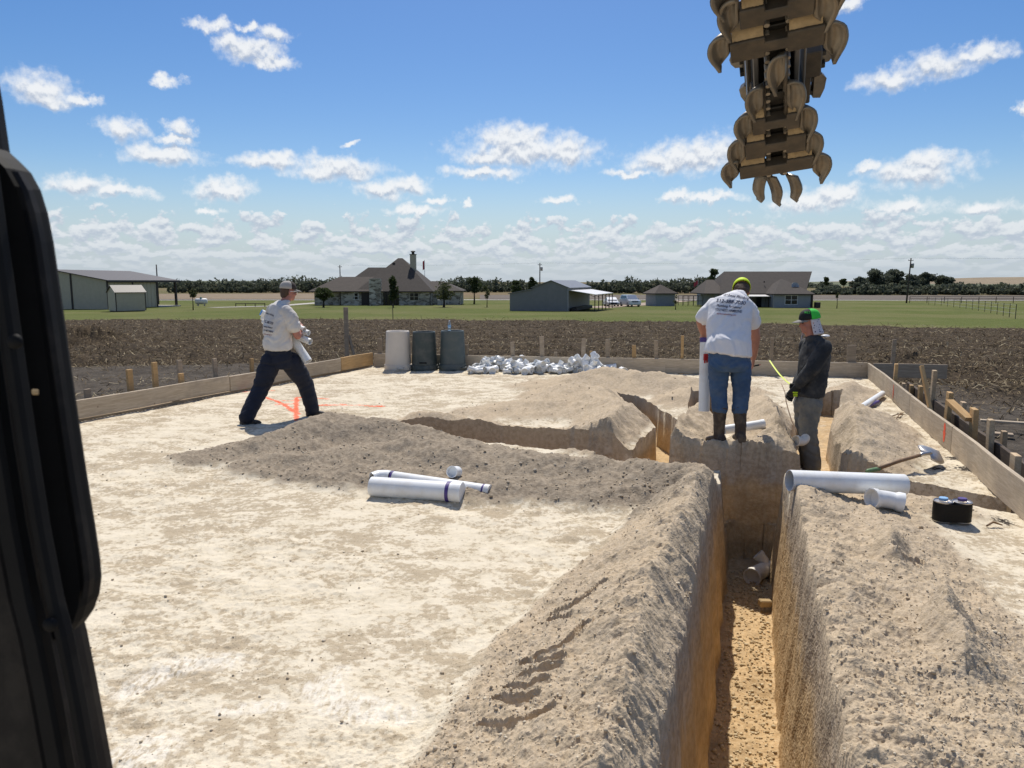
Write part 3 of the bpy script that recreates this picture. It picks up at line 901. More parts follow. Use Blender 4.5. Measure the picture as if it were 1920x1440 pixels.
def board_between(name, a, b, z0, z1, th, mat, label=None, cat='board', group=None, side=0.0, rise=0.0):
    """a plank standing on edge from a to b (x, y); side shifts it to the right of travel"""
    a = Vector((a[0], a[1], 0)); b = Vector((b[0], b[1], 0))
    d = b - a; L = d.length; ang = math.atan2(d.y, d.x)
    n = Vector((d.y, -d.x, 0)).normalized()
    bm = bmesh.new()
    k = max(2, int(L / .8))
    rr = random.Random(int(L * 1000 + a.x * 77))
    bow = [rr.uniform(-.012, .012) for _ in range(k + 1)]; bow[0] = bow[-1] = 0
    lift = [rr.uniform(-.006, .006) for _ in range(k + 1)]
    rows = []
    for i in range(k + 1):
        x = L * i / k
        rows.append([bm.verts.new((x, bow[i] - th / 2, z0 + lift[i] + rise * i / k)), bm.verts.new((x, bow[i] + th / 2, z0 + lift[i] + rise * i / k)),
                     bm.verts.new((x, bow[i] + th / 2, z1 + lift[i] + rise * i / k)), bm.verts.new((x, bow[i] - th / 2, z1 + lift[i] + rise * i / k))])
    for p, q in zip(rows[:-1], rows[1:]):
        for j in range(4): bm.faces.new((p[j], q[j], q[(j + 1) % 4], p[(j + 1) % 4]))
    bm.faces.new(rows[0][::-1]); bm.faces.new(rows[-1])
    bmesh.ops.recalc_face_normals(bm, faces=bm.faces[:])
    bmesh.ops.bevel(bm, geom=[e for e in bm.edges if e.calc_face_angle(0) > .8], offset=.004, segments=1, affect='EDGES')
    me = bpy.data.meshes.new(name); bm.to_mesh(me); bm.free()
    o = link(name, me, mat)
    o.location = a + n * side; o.rotation_euler = (0, 0, ang)
    return tag(o, label, cat, group)
def lerp2(a, b, t): return (a[0] + (b[0] - a[0]) * t, a[1] + (b[1] - a[1]) * t)
pA, pB, pC, pD, pE = PAD[0], PAD[1], PAD[2], PAD[3], PAD[4]
LA = lerp2(pA, pB, .30)
GF = 'form boards round the pad'
board_between('form_board', LA, (-4.58, 12.14), .05, .29, .038, M_WOOD, 'long weathered upper form board beside the cab frame, left edge of the pad', group=GF)
board_between('form_board', (-4.575, 12.155), (-3.42, 15.01), .045, .285, .038, M_WOOD, 'middle upper form board on the left edge, behind the walking man', group=GF)
board_between('form_board', (-3.415, 15.02), (-2.98, 16.08), .04, .30, .038, M_WOODF, 'short tan form board ending at the far left corner of the pad', group=GF)
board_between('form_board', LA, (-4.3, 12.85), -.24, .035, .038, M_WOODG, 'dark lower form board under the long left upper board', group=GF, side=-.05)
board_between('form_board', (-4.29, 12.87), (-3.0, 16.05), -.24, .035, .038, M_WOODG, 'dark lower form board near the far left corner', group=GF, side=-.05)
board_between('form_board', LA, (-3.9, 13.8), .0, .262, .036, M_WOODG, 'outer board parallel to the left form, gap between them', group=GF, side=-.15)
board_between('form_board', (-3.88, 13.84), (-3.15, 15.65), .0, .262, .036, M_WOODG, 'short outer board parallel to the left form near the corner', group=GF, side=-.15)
BL = [lerp2(pC, pD, t) for t in (0.004, .30, .62, .998)]
board_between('form_board', BL[0], BL[1], .0, .285, .038, M_WOOD, 'far form board behind the three upturned bins', group=GF)
board_between('form_board', BL[1], BL[2], .0, .285, .038, M_WOOD, 'far form board behind the heap of white fittings', group=GF)
board_between('form_board', BL[2], BL[3], .0, .285, .038, M_WOOD, 'far form board behind the two standing workers', group=GF)
board_between('form_board', (6.80, 14.17), (8.05, 13.92), .02, .285, .038, M_WOODG, 'board end running past the far right corner of the pad', group=GF)
RB = [lerp2(pD, pE, t) for t in (.002, .50, .70)]
rb1 = board_between('form_board', RB[0], RB[1], .0, .285, .038, M_WOOD, 'farthest right-hand form board, red smear near its middle', group=GF)
rb2 = board_between('form_board', lerp2(pD, pE, .502), lerp2(pD, pE, .775), .0, .285, .038, M_WOOD, 'short right-hand form board between two seams', group=GF)
rb3 = board_between('form_board', lerp2(pD, pE, .777), lerp2(pE, PAD[5], .5), .0, .29, .038, M_WOOD, 'nearest right-hand form board beyond the shovel blade', group=GF)
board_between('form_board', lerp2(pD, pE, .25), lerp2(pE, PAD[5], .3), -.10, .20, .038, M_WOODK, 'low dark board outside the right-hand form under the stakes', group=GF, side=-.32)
def smear(parent, x, w, z0, z1):
    m = MB()
    pts = []
    rr = random.Random(int(x * 100))
    for i in range(9):
        z = z0 + (z1 - z0) * i / 8
        k = w * (.35 + .65 * math.sin(math.pi * (i + .5) / 9)) * rr.uniform(.7, 1.2)
        pts.append((x - k / 2 + rr.uniform(-.004, .004), x + k / 2, z))
    v = [(p[0], -.0215, p[2]) for p in pts] + [(p[1], -.0215, p[2]) for p in pts]
    v = [(a, b - .002, c) for a, b, c in v]
    f = [(i, i + 1, 10 + i, 9 + i) for i in range(8)]
    m.add(v, f)
    return m.build('paint_smear', M_PAINT, parent)
smear(rb1, 3.0, .06, .05, .26)
smear(rb2, 2.05, .10, .06, .27)

def project(p):
    x, y, z = p
    d = z - CAM_H
    depth = y * math.cos(PITCH) - d * math.sin(PITCH)
    up = y * math.sin(PITCH) + d * math.cos(PITCH)
    return 960 + FPX * x / depth, 720 - FPX * up / depth
def on_line(a, b, px, off=0.0, z=.2):
    """point of the line a-b (shifted off metres to the left of travel) seen in column px"""
    d = Vector((b[0] - a[0], b[1] - a[1])); n = Vector((-d.y, d.x)).normalized() * off
    lo, hi = -.6, 1.4
    f = lambda t: project((a[0] + d.x * t + n.x, a[1] + d.y * t + n.y, z))[0] - px
    flo = f(lo)
    for _ in range(50):
        mid = (lo + hi) / 2
        if (f(mid) > 0) == (flo > 0): lo = mid
        else: hi = mid
    t = (lo + hi) / 2
    return Vector((a[0] + d.x * t + n.x, a[1] + d.y * t + n.y, 0)), math.atan2(d.y, d.x)
def stake(pos, ang, ztop, zbot, w, th, mat, label, tilt=(0, 0), point=False, group='form stakes'):
    m = MB()
    h = ztop - zbot
    m.box(-w / 2, -th / 2, 0.0, w / 2, th / 2, h, bev=.004)
    # driven end cut to a point
    m.add([(-w / 2 * .95, -th / 2 * .95, 0), (w / 2 * .95, -th / 2 * .95, 0), (w / 2 * .95, th / 2 * .95, 0), (-w / 2 * .95, th / 2 * .95, 0), (0, 0, -.18)], [(0, 1, 4), (1, 2, 4), (2, 3, 4), (3, 0, 4)])
    o = m.build('stake', mat)
    o.location = (pos.x, pos.y, zbot)
    o.rotation_euler = (tilt[0], tilt[1], ang)
    return tag(o, label, 'stake', group)
ords = ['first', 'second', 'third', 'fourth', 'fifth', 'sixth', 'seventh', 'eighth', 'ninth', 'tenth', 'eleventh', 'twelfth', 'thirteenth']
for i, (px, yt, w, off, mt) in enumerate([(168, 729, .09, .24, 0), (247, 692, .09, .22, 1), (293, 679, .085, .22, 1), (341, 675, .085, .26, 0), (343, 700, .09, .10, 1), (408, 672, .08, .26, 0), (472, 672, .075, .22, 1), (447, 703, .12, .10, 0)]):
    p, a = on_line(pB, pC, px, off)
    stake(p, a, at(px, yt, p.y).z, -.4, w, .04, M_WOODF if mt else M_WOODG,
          ['broad grey stake top next to the dark cab frame', 'fresh yellow stake nearest the cab frame, dark knots', 'tall fresh yellow stake, second of the yellow ones from the left',
           'grey stake standing behind a short pale block', 'short pale block in front of a grey stake on the left form', 'grey stake between the pale block and the walking man',
           'short yellow stake just left of the walking man', 'low wedge block on the left form near the walking man'][i], (rnd.uniform(-.03, .03), rnd.uniform(-.03, .03)))
back = [(710, 635, .10), (876, 646, .07), (965, 641, .08), (1018, 631, .09), (1044, 660, .06), (1091, 635, .085), (1107, 658, .055), (1140, 636, .085), (1192, 647, .08), (1232, 638, .075), (1279, 629, .055), (1445, 633, .06), (1597, 647, .16), (1671, 636, .07)]
names = ['grey stake left of the pale upturned bin', 'stub of a stake right of the dark bin with the bottle', 'first stake right of the bins, behind the white heap', 'second tall stake behind the white heap',
         'low peg between two stakes behind the white heap', 'third tall stake behind the white heap', 'lower of two pegs behind the right half of the white heap', 'fourth tall stake, above the right end of the heap',
         'short tan stake right of the heap', 'medium stake left of the tallest tan one', 'thin tall tan stake left of the bending man', 'thin stake between the two standing men at the tape end',
         'wide flat grey stake right of the man in the dark shirt', 'slim stake in front of the brush pile, far right corner']
for i, (px, yt, w) in enumerate(back):
    p, a = on_line(pC, pD, px, .07)
    stake(p, a, at(px, yt, p.y).z, -.45, w, .04, M_WOODF if i in (6, 8, 10) else M_WOODG, names[i], (rnd.uniform(-.03, .03), rnd.uniform(-.05, .05)))
right = [(1676, 682, .06, .10, 1), (1695, 718, .09, .35, 0), (1711, 722, .09, .28, 0), (1730, 724, .10, .25, 0), (1747, 694, .08, .30, 0), (1774, 735, .11, .22, 0), (1800, 753, .10, .42, 0), (1827, 766, .12, .22, 0), (1861, 787, .08, .28, 0), (1886, 808, .07, .75, 0), (1904, 852, .11, .14, 0)]
rn = ['fresh yellow stake nearest the far right corner', 'first of three grey stakes in a row outside the right form', 'second of three grey stakes outside the right form', 'third grey stake outside the right form, left of the slanted pole',
      'tall pale stake right behind the slanted pole', 'squat brown stake right of the slanted pole', 'stake behind the slanted short plank', 'widest brown stake beside the slanted short plank', 'narrow light stake outside the right form',
      'small stake set farther out on the dark soil', 'nearest stake at the right edge of the picture']
for i, (px, yt, w, off, mt) in enumerate(right):
    p, a = on_line(pD, pE, px, off)
    stake(p, a, at(px, yt, p.y).z, -.45, w * 1.35, .05, M_WOODF if (mt or i in (2, 3, 5, 7)) else M_WOODT, rn[i], (rnd.uniform(-.04, .04), rnd.uniform(-.04, .04)))
def plank(name, a, b, w, th, mat, label, cat='plank', group=None):
    a, b = Vector(a), Vector(b)
    d = b - a
    m = MB(); m.box(0, -w / 2, -th / 2, d.length, w / 2, th / 2, bev=.004)
    o = m.build(name, mat)
    o.location = a; o.rotation_mode = 'QUATERNION'; o.rotation_quaternion = d.to_track_quat('X', 'Z')
    return tag(o, label, cat, group)
p, _ = on_line(pD, pE, 1754, .06); q = at(1728, 686, p.y + .35)
plank('wooden_pole', (p.x, p.y, .02), q, .045, .04, M_WOODF, 'brown wooden pole leaning against the right-hand form', 'pole')
p, _ = on_line(pD, pE, 1816, .16); q = at(1780, 752, p.y + .45)
plank('brace_plank', (p.x, p.y, at(1816, 787, p.y).z), q, .09, .045, M_WOODF, 'short slanted plank resting between the right-hand stakes', 'plank')
plank('loose_plank', on(1838, 788, -.2), on(1990, 798, -.2), .10, .03, M_WOOD, 'pale loose plank lying on the dark soil at the right edge', 'plank')
plank('loose_plank', on(1850, 812, -.3), on(1900, 816, -.3), .14, .04, M_WOODG, 'short plank lying below the pale one at the right edge', 'plank')
plank('scrap_board', (6.95, 12.9, -.22), (7.5, 13.6, -.2), .14, .03, M_WOODG, 'grey scrap board in the far right corner outside the form', 'plank')
plank('scrap_board', (-4.9, 13.4, -.2), (-4.6, 13.75, -.05), .12, .04, M_WOODG, 'tilted scrap block outside the left form', 'plank')
# batter board: post, rail and brace behind the walking man
bb = on_line(pC, pD, 650, 1.0)[0]; bb.y = 17.3; bb = Vector((at(650, 640, 17.3).x, 17.3, 0))
e = empty('batter_board', (bb.x, bb.y, -.45), 0.0, 'wooden batter board post with rail and slanted brace behind the walking man', 'post')
zt = at(650, 576, 17.3).z + .45
MB().box(-.05, -.02, -.2, .05, .02, zt, bev=.004).build('post', M_WOODG, e)
m = MB(); m.tube([(.30, .0, .0), (.04, .025, zt * .62)], .035, 4); m.build('brace', M_WOODG, e)
m = MB(); m.box(-1.0, .024, .20, .30, .06, .40, bev=.004); m.build('rail', M_WOODG, e)

# ------------------------------------------------------------------ bins, pipes and small things on the pad
M_BINW = material('pale_bin_plastic', (.68, .61, .52), .55, var=.05, vscale=3, dust=(.50, .43, .34), dust_amt=.35, dust_scale=3)
M_BIND = material('slate_bin_plastic', (.052, .068, .064), .5, var=.08, vscale=3, dust=(.16, .15, .13), dust_amt=.35, dust_scale=5)
M_BINB = material('grey_bin_plastic', (.078, .100, .098), .5, var=.08, vscale=3, dust=(.18, .17, .15), dust_amt=.3, dust_scale=5)
M_DARK = material('black_and_slot_shade', (.012, .012, .012), .8)
M_PVC = material('white_pvc', (.83, .835, .82), .35, var=.04, vscale=6, bump=.03, dust=(.66, .60, .50), dust_amt=.35, dust_scale=9)
M_PVCD = material('dusty_pvc', (.78, .74, .66), .5, var=.1, vscale=10, dust=(.60, .52, .40), dust_amt=.6, dust_scale=9)
M_PURPLE = material('purple_primer', (.075, .045, .20), .5, var=.3, vscale=20)
M_BLACKT = material('black_tape', (.006, .006, .006), .5, spec=.25, var=.2, bump=.2, bscale=80)
M_STEEL = material('worn_steel', (.52, .50, .48), .38, metal=.9, var=.15, vscale=20, dust=(.42, .35, .26), dust_amt=.5, dust_scale=14)
M_HANDLE = material('wooden_handle', (.22, .13, .065), .6, var=.3, vscale=20)
M_GREENP = material('green_paint', (.14, .24, .11), .6, var=.3, vscale=20)

def bin_up(px, w_px, mat, label, seam=False):
    c = on(px, 690, 0.0); c.y = 15.55; c.x = at(px, 690, 15.55).x
    gz = ground_z(c.x, c.y)
    e = empty('upturned_bin', (c.x, c.y, gz - .005), rnd.uniform(0, 6) if not seam else 0.0, label, 'bin', 'upturned bins by the far form board')
    R = w_px / FPX * 15.7 / 2 / 1.08
    k = R / .29
    prof = [(.0, .765), (.205, .765), (.222, .80), (.240, .803), (.252, .790), (.262, .60), (.272, .40), (.280, .20), (.283, .125), (.283, .115)]
    MB().lathe([(r * k, z) for r, z in prof], 40).build('body', mat, e, angle=35)
    MB().lathe([(r * k, z) for r, z in [(.283, .118), (.300, .118), (.303, .112), (.303, .018), (.300, .004), (.285, 0.0)]], 40).build('rim', mat, e, angle=35)
    for s in (-1, 1):
        m = MB()
        m.tube([(s * .30 * k, -.06, .06), (s * .335 * k, -.055, .055), (s * .345 * k, 0, .05), (s * .335 * k, .055, .055), (s * .30 * k, .06, .06)], .016, 8)
        m.build('handle', mat, e, smooth=True)
    if seam:
        m = MB()
        for a0 in (-.30, .30):
            for i in range(8):
                pass
        # raised grip panel on the side towards the viewer
        for (x0, x1, z0, z1) in ((-.085, .085, .13, .66),):
            v = []; f = []
            for i in range(7):
                a = -math.pi / 2 + (x0 + (x1 - x0) * i / 6) / .28
                for z in (z0, z1):
                    r = (.283 - (z - .12) * .042 + .010) * k
                    v.append((r * math.cos(a), r * math.sin(a), z))
            f = [(2 * i, 2 * i + 2, 2 * i + 3, 2 * i + 1) for i in range(6)]
            m.add(v, f)
        o = m.build('grip_panel', mat, e)
        sm = o.modifiers.new('s', 'SOLIDIFY'); sm.thickness = .012
        m = MB(); m.box(-.075, -.292 * k - .012, .165, .075, -.27 * k, .195, bev=.004); m.build('grip_slot_shade', M_DARK, e)  # solid black block painted as the shade inside a grip slot
    return e
bin_up(747, 53, M_BINW, 'dusty off-white upturned bin, leftmost of the three')
bin_up(796, 52, M_BIND, 'dark slate upturned bin in the middle of the three, grip panel in front', True)
b3 = bin_up(849, 53, M_BINB, 'dark grey upturned bin with a water bottle standing on it')
M_WATER = material('clear_bottle', (.80, .88, .92), .12, trans=.75, ior=1.33)
M_CAP = material('white_cap', (.8, .8, .8), .4)
M_BLUEL = material('blue_label', (.25, .45, .70), .5)
e = empty('water_bottle', (at(843, 640, 15.45).x, 15.45, b3.location.z + .803), 0, 'small clear water bottle standing on the dark grey bin', 'bottle')
MB().lathe([(0, 0), (.030, 0), (.032, .01), (.032, .055), (.029, .06), (.032, .065), (.032, .135), (.026, .160), (.013, .182), (.013, .192)], 16).build('body', M_WATER, e, smooth=True)
MB().lathe([(.0325, .072), (.0325, .122)], 16).build('label', M_BLUEL, e, smooth=True)
MB().lathe([(.015, .190), (.015, .208), (0, .209)], 12).build('cap', M_CAP, e, smooth=True)

# --- fittings: hubs at the ends, hollow
def hub_tube(m, pts, r, hubs=(True, True), n=14, hl=None):
    """bent fitting: hollow, with a wider socket at each end"""
    pts = [Vector(p) for p in pts]
    R = [r] * len(pts)
    hl = hl or r * .9
    d0 = (pts[0] - pts[1]).normalized(); d1 = (pts[-1] - pts[-2]).normalized()
    P = []; Q = []
    if hubs[0]:
        e0 = pts[0] + d0 * hl
        P += [pts[0] + d0 * .1 * hl, e0, e0, pts[0] + d0 * .02, pts[0]]; Q += [r * .95, r * 1.03, r * 1.17, r * 1.17, r]
    else: P += [pts[0] - d0 * r * .8, pts[0], pts[0]]; Q += [r * .88, r * .88, r]
    P += pts[1:-1]; Q += R[1:-1]
    if hubs[1]:
        e1 = pts[-1] + d1 * hl
        P += [pts[-1], pts[-1] + d1 * .02, e1, e1, pts[-1] + d1 * .1 * hl]; Q += [r, r * 1.17, r * 1.17, r * 1.03, r * .95]
    else: P += [pts[-1], pts[-1], pts[-1] - d1 * r * .8]; Q += [r, r * .88, r * .88]
    m.tube(P, Q, n, cap=True)
    return m
def arc(R, ang, n=7, z=0.0):
    return [(R * math.sin(ang * i / n), R * (1 - math.cos(ang * i / n)), z) for i in range(n + 1)]
def fit_mesh(kind, r=.058):
    m = MB()
    if kind == 'elbow': hub_tube(m, arc(r * 2.0, math.pi / 2), r)
    elif kind == 'bend': hub_tube(m, arc(r * 2.6, math.pi / 4, 4), r)
    elif kind == 'street': hub_tube(m, arc(r * 2.0, math.pi / 2), r, (True, False))
    elif kind == 'coupling': hub_tube(m, [(-.015, 0, 0), (0, 0, 0), (.015, 0, 0)], r)
    elif kind == 'wye':
        hub_tube(m, [(-r * 1.6, 0, 0), (0, 0, 0), (r * 2.2, 0, 0)], r)
        hub_tube(m, [(-r * .3, 0, 0), (r * .8, r * 1.1, 0), (r * 1.9, r * 2.2, 0)], r, (False, True))
    elif kind == 'tee':
        hub_tube(m, [(-r * 1.5, 0, 0), (0, 0, 0), (r * 1.7, 0, 0)], r)
        hub_tube(m, [(-r * .2, 0, 0), (r * .12, r * .8, 0), (r * .2, r * 1.9, 0)], r, (False, True))
    elif kind == 'reducer':
        m.tube([(-.02, 0, 0), (-.09, 0, 0), (-.09, 0, 0), (-.01, 0, 0), (.03, 0, 0), (.10, 0, 0), (.10, 0, 0), (.04, 0, 0)], [r * 1.0, r * 1.05, r * 1.2, r * 1.2, r * .75, r * .75, r * .62, r * .6], 14)
    me = m.me('fitting_' + kind, angle=40)
    me.materials.append(M_PVC)
    return me
KIND_LABEL = {'elbow': 'white PVC quarter-bend elbow in the heap by the far form', 'bend': 'white PVC eighth-bend fitting in the heap by the far form', 'street': 'white PVC elbow with one plain end in the heap',
              'coupling': 'short white PVC coupling sleeve in the heap by the far form', 'wye': 'white PVC wye branch in the heap by the far form', 'tee': 'white PVC sanitary tee in the heap by the far form', 'reducer': 'white PVC reducer in the heap by the far form'}
FM = {k: [fit_mesh(k, .044), fit_mesh(k, .062)] for k in KIND_LABEL}
kinds = ['elbow', 'bend', 'wye', 'street', 'tee', 'coupling', 'elbow', 'wye', 'reducer', 'bend', 'wye']
rr = random.Random(44)
def heap_fit(x, y, z, kind, big, rot):
    o = bpy.data.objects.new('pipe_fitting', FM[kind][1 if big else 0])
    C.objects.link(o)
    o.location = (x, y, z); o.rotation_euler = rot
    tag(o, KIND_LABEL[kind], 'fitting', 'heaped fittings: ' + kind)
    return o
hx0, hx1 = at(890, 690, 15.3).x, at(1136, 690, 15.3).x
cells = []
for i in range(118):
    layer = 0 if i < 74 else (1 if i < 112 else 2)
    u = rr.uniform(.0, 1.0)
    if layer == 2: u = rr.choice([rr.uniform(.08, .25), rr.uniform(.55, .95)])
    x = hx0 + (hx1 - hx0) * u
    yv = rr.uniform(14.85, 15.55) if layer == 0 else rr.uniform(14.98, 15.5)
    yv -= .17 * (u)      # the heap follows the form
    z = .050 + layer * .075 + (rr.uniform(0, .02))
    if layer > 0 and (u < .03 or u > .97): z -= .1
    kind = kinds[i % len(kinds)]
    big = rr.random() < .42
    if layer == 0: rot = (rr.uniform(-.3, .3), rr.uniform(-.25, .25), rr.uniform(0, 6.28))
    else: rot = (rr.uniform(-1.3, 1.3), rr.uniform(-1.0, 1.0), rr.uniform(0, 6.28))
    heap_fit(x, yv, z + .02 * big, kind, big, rot)
o = heap_fit(at(1168, 684, 14.75).x, 14.75, .07, 'coupling', True, (0, 0, 1.9)); o['label'] = 'single white coupling lying apart, right of the fittings heap'; del o['group']
o = heap_fit(at(1142, 682, 14.85).x, 14.85, .06, 'bend', False, (.2, 0, 2.9)); o['label'] = 'white bend half behind the far mound, right of the heap'; del o['group']

def pvc_pipe(a, b, r, label, caps=(), bands=(), hollow=True, mat=None, name='pvc_pipe', group=None):
    a, b = Vector(a), Vector(b); d = b - a; L = d.length
    e = empty(name, a, 0, label, 'pipe', group)
    e.rotation_mode = 'QUATERNION'; e.rotation_quaternion = d.to_track_quat('X', 'Z')
    m = MB(); t = max(.004, r * .075)
    m.tube([(.004, 0, 0), (0, 0, 0), (0, 0, 0), (L, 0, 0), (L, 0, 0), (L - .004, 0, 0)], [r - t, r - t, r, r, r - t, r - t], 24, cap=False)
    m.tube([(.003, 0, 0), (L - .003, 0, 0)], r - t, 24, cap=False)
    m.build('barrel', mat or M_PVC, e, angle=40)
    for s in caps:
        x0 = -.004 if s == 0 else L + .004; dx = 1 if s == 0 else -1
        m = MB(); m.tube([(x0, 0, 0), (x0, 0, 0), (x0 + dx * r * .9, 0, 0), (x0 + dx * r * .9, 0, 0)], [r * .99, r * 1.06, r * 1.06, r * 1.001], 24)
        m.build('end_cap', M_PVC, e, angle=40)
    for x, w in bands:
        m = MB(); m.tube([(x, 0, 0), (x, 0, 0), (x + w, 0, 0), (x + w, 0, 0)], [r * 1.001, r * 1.03, r * 1.03, r * 1.001], 24, cap=False)
        m.build('primer_ring', M_PURPLE, e, angle=40)
    return e
a = on(697, 912, .085); b = on(866, 924, .085)
Lp = (b - a).length
pvc_pipe(a, b, .083, 'thick white capped pipe on the pale pad, purple ring near its right end', caps=(1,), bands=((Lp - .125, .03),))
a2 = on(735, 894, .10); b2 = on(918, 921, .07)
L2 = (b2 - a2).length
e2 = pvc_pipe(a2, b2, .052, 'slimmer white pipe with a bend, lying behind the thick capped one', bands=((.0, .02), (L2 - .06, .025)), caps=(1,))
m = MB(); hub_tube(m, [(-.01, 0, 0), (-.06, .004, 0), (-.115, -.03, 0), (-.145, -.09, -.01)], .052, (False, False), 18)
m.build('bend', M_PVC, e2, angle=40)
def loose_fit(kind, r, loc, rot, label, mat=None):
    me = fit_mesh(kind, r)
    if mat: me.materials.clear(); me.materials.append(mat)
    o = link('pipe_fitting', me)
    o.location = loc; o.rotation_euler = rot
    return tag(o, label, 'fitting')
def ground_hit(px, py):
    d = Vector(ray(px, py)); Ys = np.linspace(3, 14, 900)
    xs = d.x / d.y * Ys; zs = CAM_H + d.z / d.y * Ys
    k = int(np.argmax(zs <= pad_height(xs, Ys)))
    return Vector((xs[k], Ys[k], zs[k]))
c = ground_hit(852, 893)
loose_fit('coupling', .044, (c.x, c.y, ground_z(c.x, c.y) + .038), (.3, .25, 1.2), 'white coupling lying on the dark heap above the two left pipes')
a = on(1480, 901, .27); b = on(1695, 909, .22)
pvc_pipe(a, b, .083, 'thick white open pipe lying across the right bank of the trench')
c = on(1650, 945, .13)
loose_fit('bend', .066, (c.x - .02, c.y, ground_z(c.x, c.y) + .070), (math.pi + .1, .12, .40), 'white bend fitting on the gravel below the thick right-hand pipe')
a = on(1609, 768, .06); b = on(1655, 738, .08)
pvc_pipe(a, b, .045, 'white pipe with purple end near the far right of the trench bank', bands=((.02, .10),))
a = on(1618, 766, .03); b = on(1647, 753, .05)
pvc_pipe(a, b, .022, 'thin dark purple-stained pipe beside the far white one', mat=M_PURPLE)
zb = ground_z(2.2, 8.2)
a = on(1358, 806, .20); b = on(1432, 795, .26)
pvc_pipe(a, b, .050, 'white capped pipe on the ground behind the boots of the bending man', caps=(1,))
# wye on the trench floor
e = empty('wye_branch', (on(1420, 1075, -.90).x, 6.95, -.925), 0, 'dusty white wye branch lying at the end of the deep trench', 'fitting')
m = MB(); hub_tube(m, [(.30, .06, .0), (.12, -.02, 0), (.03, -.10, 0), (-.02, -.16, 0)], .072, (False, True), 20); m.build('run', M_PVCD, e, angle=40)
m = MB(); hub_tube(m, [(.14, 0, .0), (.12, .02, .08), (.10, .03, .10)], .05, (False, True), 18); m.build('branch', M_PVCD, e, angle=40)
c = at(1498, 822, 7.75)
loose_fit('street', .05, (c.x, c.y, c.z - .03), (1.4, .3, .4), 'dusty white elbow standing in the trench by the young man\'s leg', M_PVCD)
for nm, px, py in (('stone_block', 1434, 1139),):
    c = on(px, py, -.97)
    o = MB().box(-.055, -.03, -.03, .055, .03, .03, bev=.008).build('stone_block', M_MARL); o.location = (c.x, c.y, -.93); o.rotation_euler = (.1, .1, .2)
    tag(o, 'small squared tan stone on the trench floor', 'stone')

# two solvent cans taped together with black tape
c = on(1783, 985, 0.0); gz = ground_z(c.x, c.y)
e = empty('taped_cans', (c.x, c.y, gz + .004), -.12, 'two cans bound together with black tape on the pale gravel', 'cans')
def stadium(r, half, n=12):
    return [(half + r * math.cos(a), r * math.sin(a)) for a in [-math.pi / 2 + math.pi * i / n for i in range(n + 1)]] + \
           [(-half + r * math.cos(a), r * math.sin(a)) for a in [math.pi / 2 + math.pi * i / n for i in range(n + 1)]]
m = MB()
prev = None
zs = [.010 + .135 * i / 18 for i in range(19)]
v = []; f = []
st = stadium(.068, .066); n = len(st)
for i, z in enumerate(zs):
    k = 1.0 + (.012 if i % 2 else 0) + rr.uniform(-.006, .006)
    v += [(x * k, y * k, z) for x, y in st]
f = [(i * n + j, i * n + (j + 1) % n, (i + 1) * n + (j + 1) % n, (i + 1) * n + j) for i in range(len(zs) - 1) for j in range(n)]
m.add(v, f); m.build('tape_wrap', M_BLACKT, e, angle=60)
for s in (-1, 1):
    m = MB(); m.lathe([(0, 0), (.064, 0), (.066, .006), (.066, .150), (.068, .154), (.064, .158), (.058, .150), (.030, .150), (.029, .166), (.026, .168)], 24, Matrix.Translation((s * .066, 0, 0)))
    can = m.build('can', M_STEEL, e, angle=40)
    m = MB(); m.lathe([(.031, .160), (.032, .176), (.028, .180), (0, .180)], 18, Matrix.Translation((s * .066, 0, 0)))
    m.build('lid', M_PURPLE if s > 0 else M_BLUEL, can, angle=40)
# shovel
tip = on(1790, 842, .10); neck = on(1742, 858, .13); butt = on(1624, 884, .10)
e = empty('shovel', neck, 0, 'round point shovel with worn steel blade lying near the right-hand form', 'shovel')
w2 = lambda p: Vector(p) - neck
dirv = (tip - neck).normalized(); nrm_ = Vector((-.1, -.72, .70)); sidev = dirv.cross(nrm_).normalized(); upv = sidev.cross(dirv)
v = []; f = []
nu, nw = 10, 9
for i in range(nu):
    u = i / (nu - 1)
    half = .132 * (min(1, (u * 3.2 + .42)) if u < .3 else (1 - ((u - .45) / .55) ** 2.2 * .93 if u > .45 else 1))
    for j in range(nw):
        s = -1 + 2 * j / (nw - 1)
        dish = -.035 * (s * s) + .012 * math.sin(u * 3.1)
        p = dirv * (u * .36 - .02) + sidev * (s * half) + upv * (dish - .03 * u) + Vector((0, 0, .045))
        v.append(p)
f = [(i * nw + j, i * nw + j + 1, (i + 1) * nw + j + 1, (i + 1) * nw + j) for i in range(nu - 1) for j in range(nw - 1)]
bo = MB().add(v, f).build('blade', M_STEEL, e, smooth=True)
sm = bo.modifiers.new('s', 'SOLIDIFY'); sm.thickness = .004
hb = w2(butt)
MB().tube([Vector((0, 0, .03)) + dirv * .07, Vector((0, 0, .045)), Vector((0, 0, .05)) + hb * .12, hb * .16 + Vector((0, 0, .04))], [.012, .020, .019, .018], 12).build('socket', M_STEEL, e, smooth=True)
MB().tube([hb * .10 + Vector((0, 0, .046)), hb * .5 + Vector((0, 0, .03)), hb * .86], [.0155, .018, .018], 12).build('handle', M_HANDLE, e, smooth=True)
MB().tube([hb * .80, hb * .97, hb * 1.0], [.0195, .0205, .010], 12).build('grip', M_GREENP, e, smooth=True)
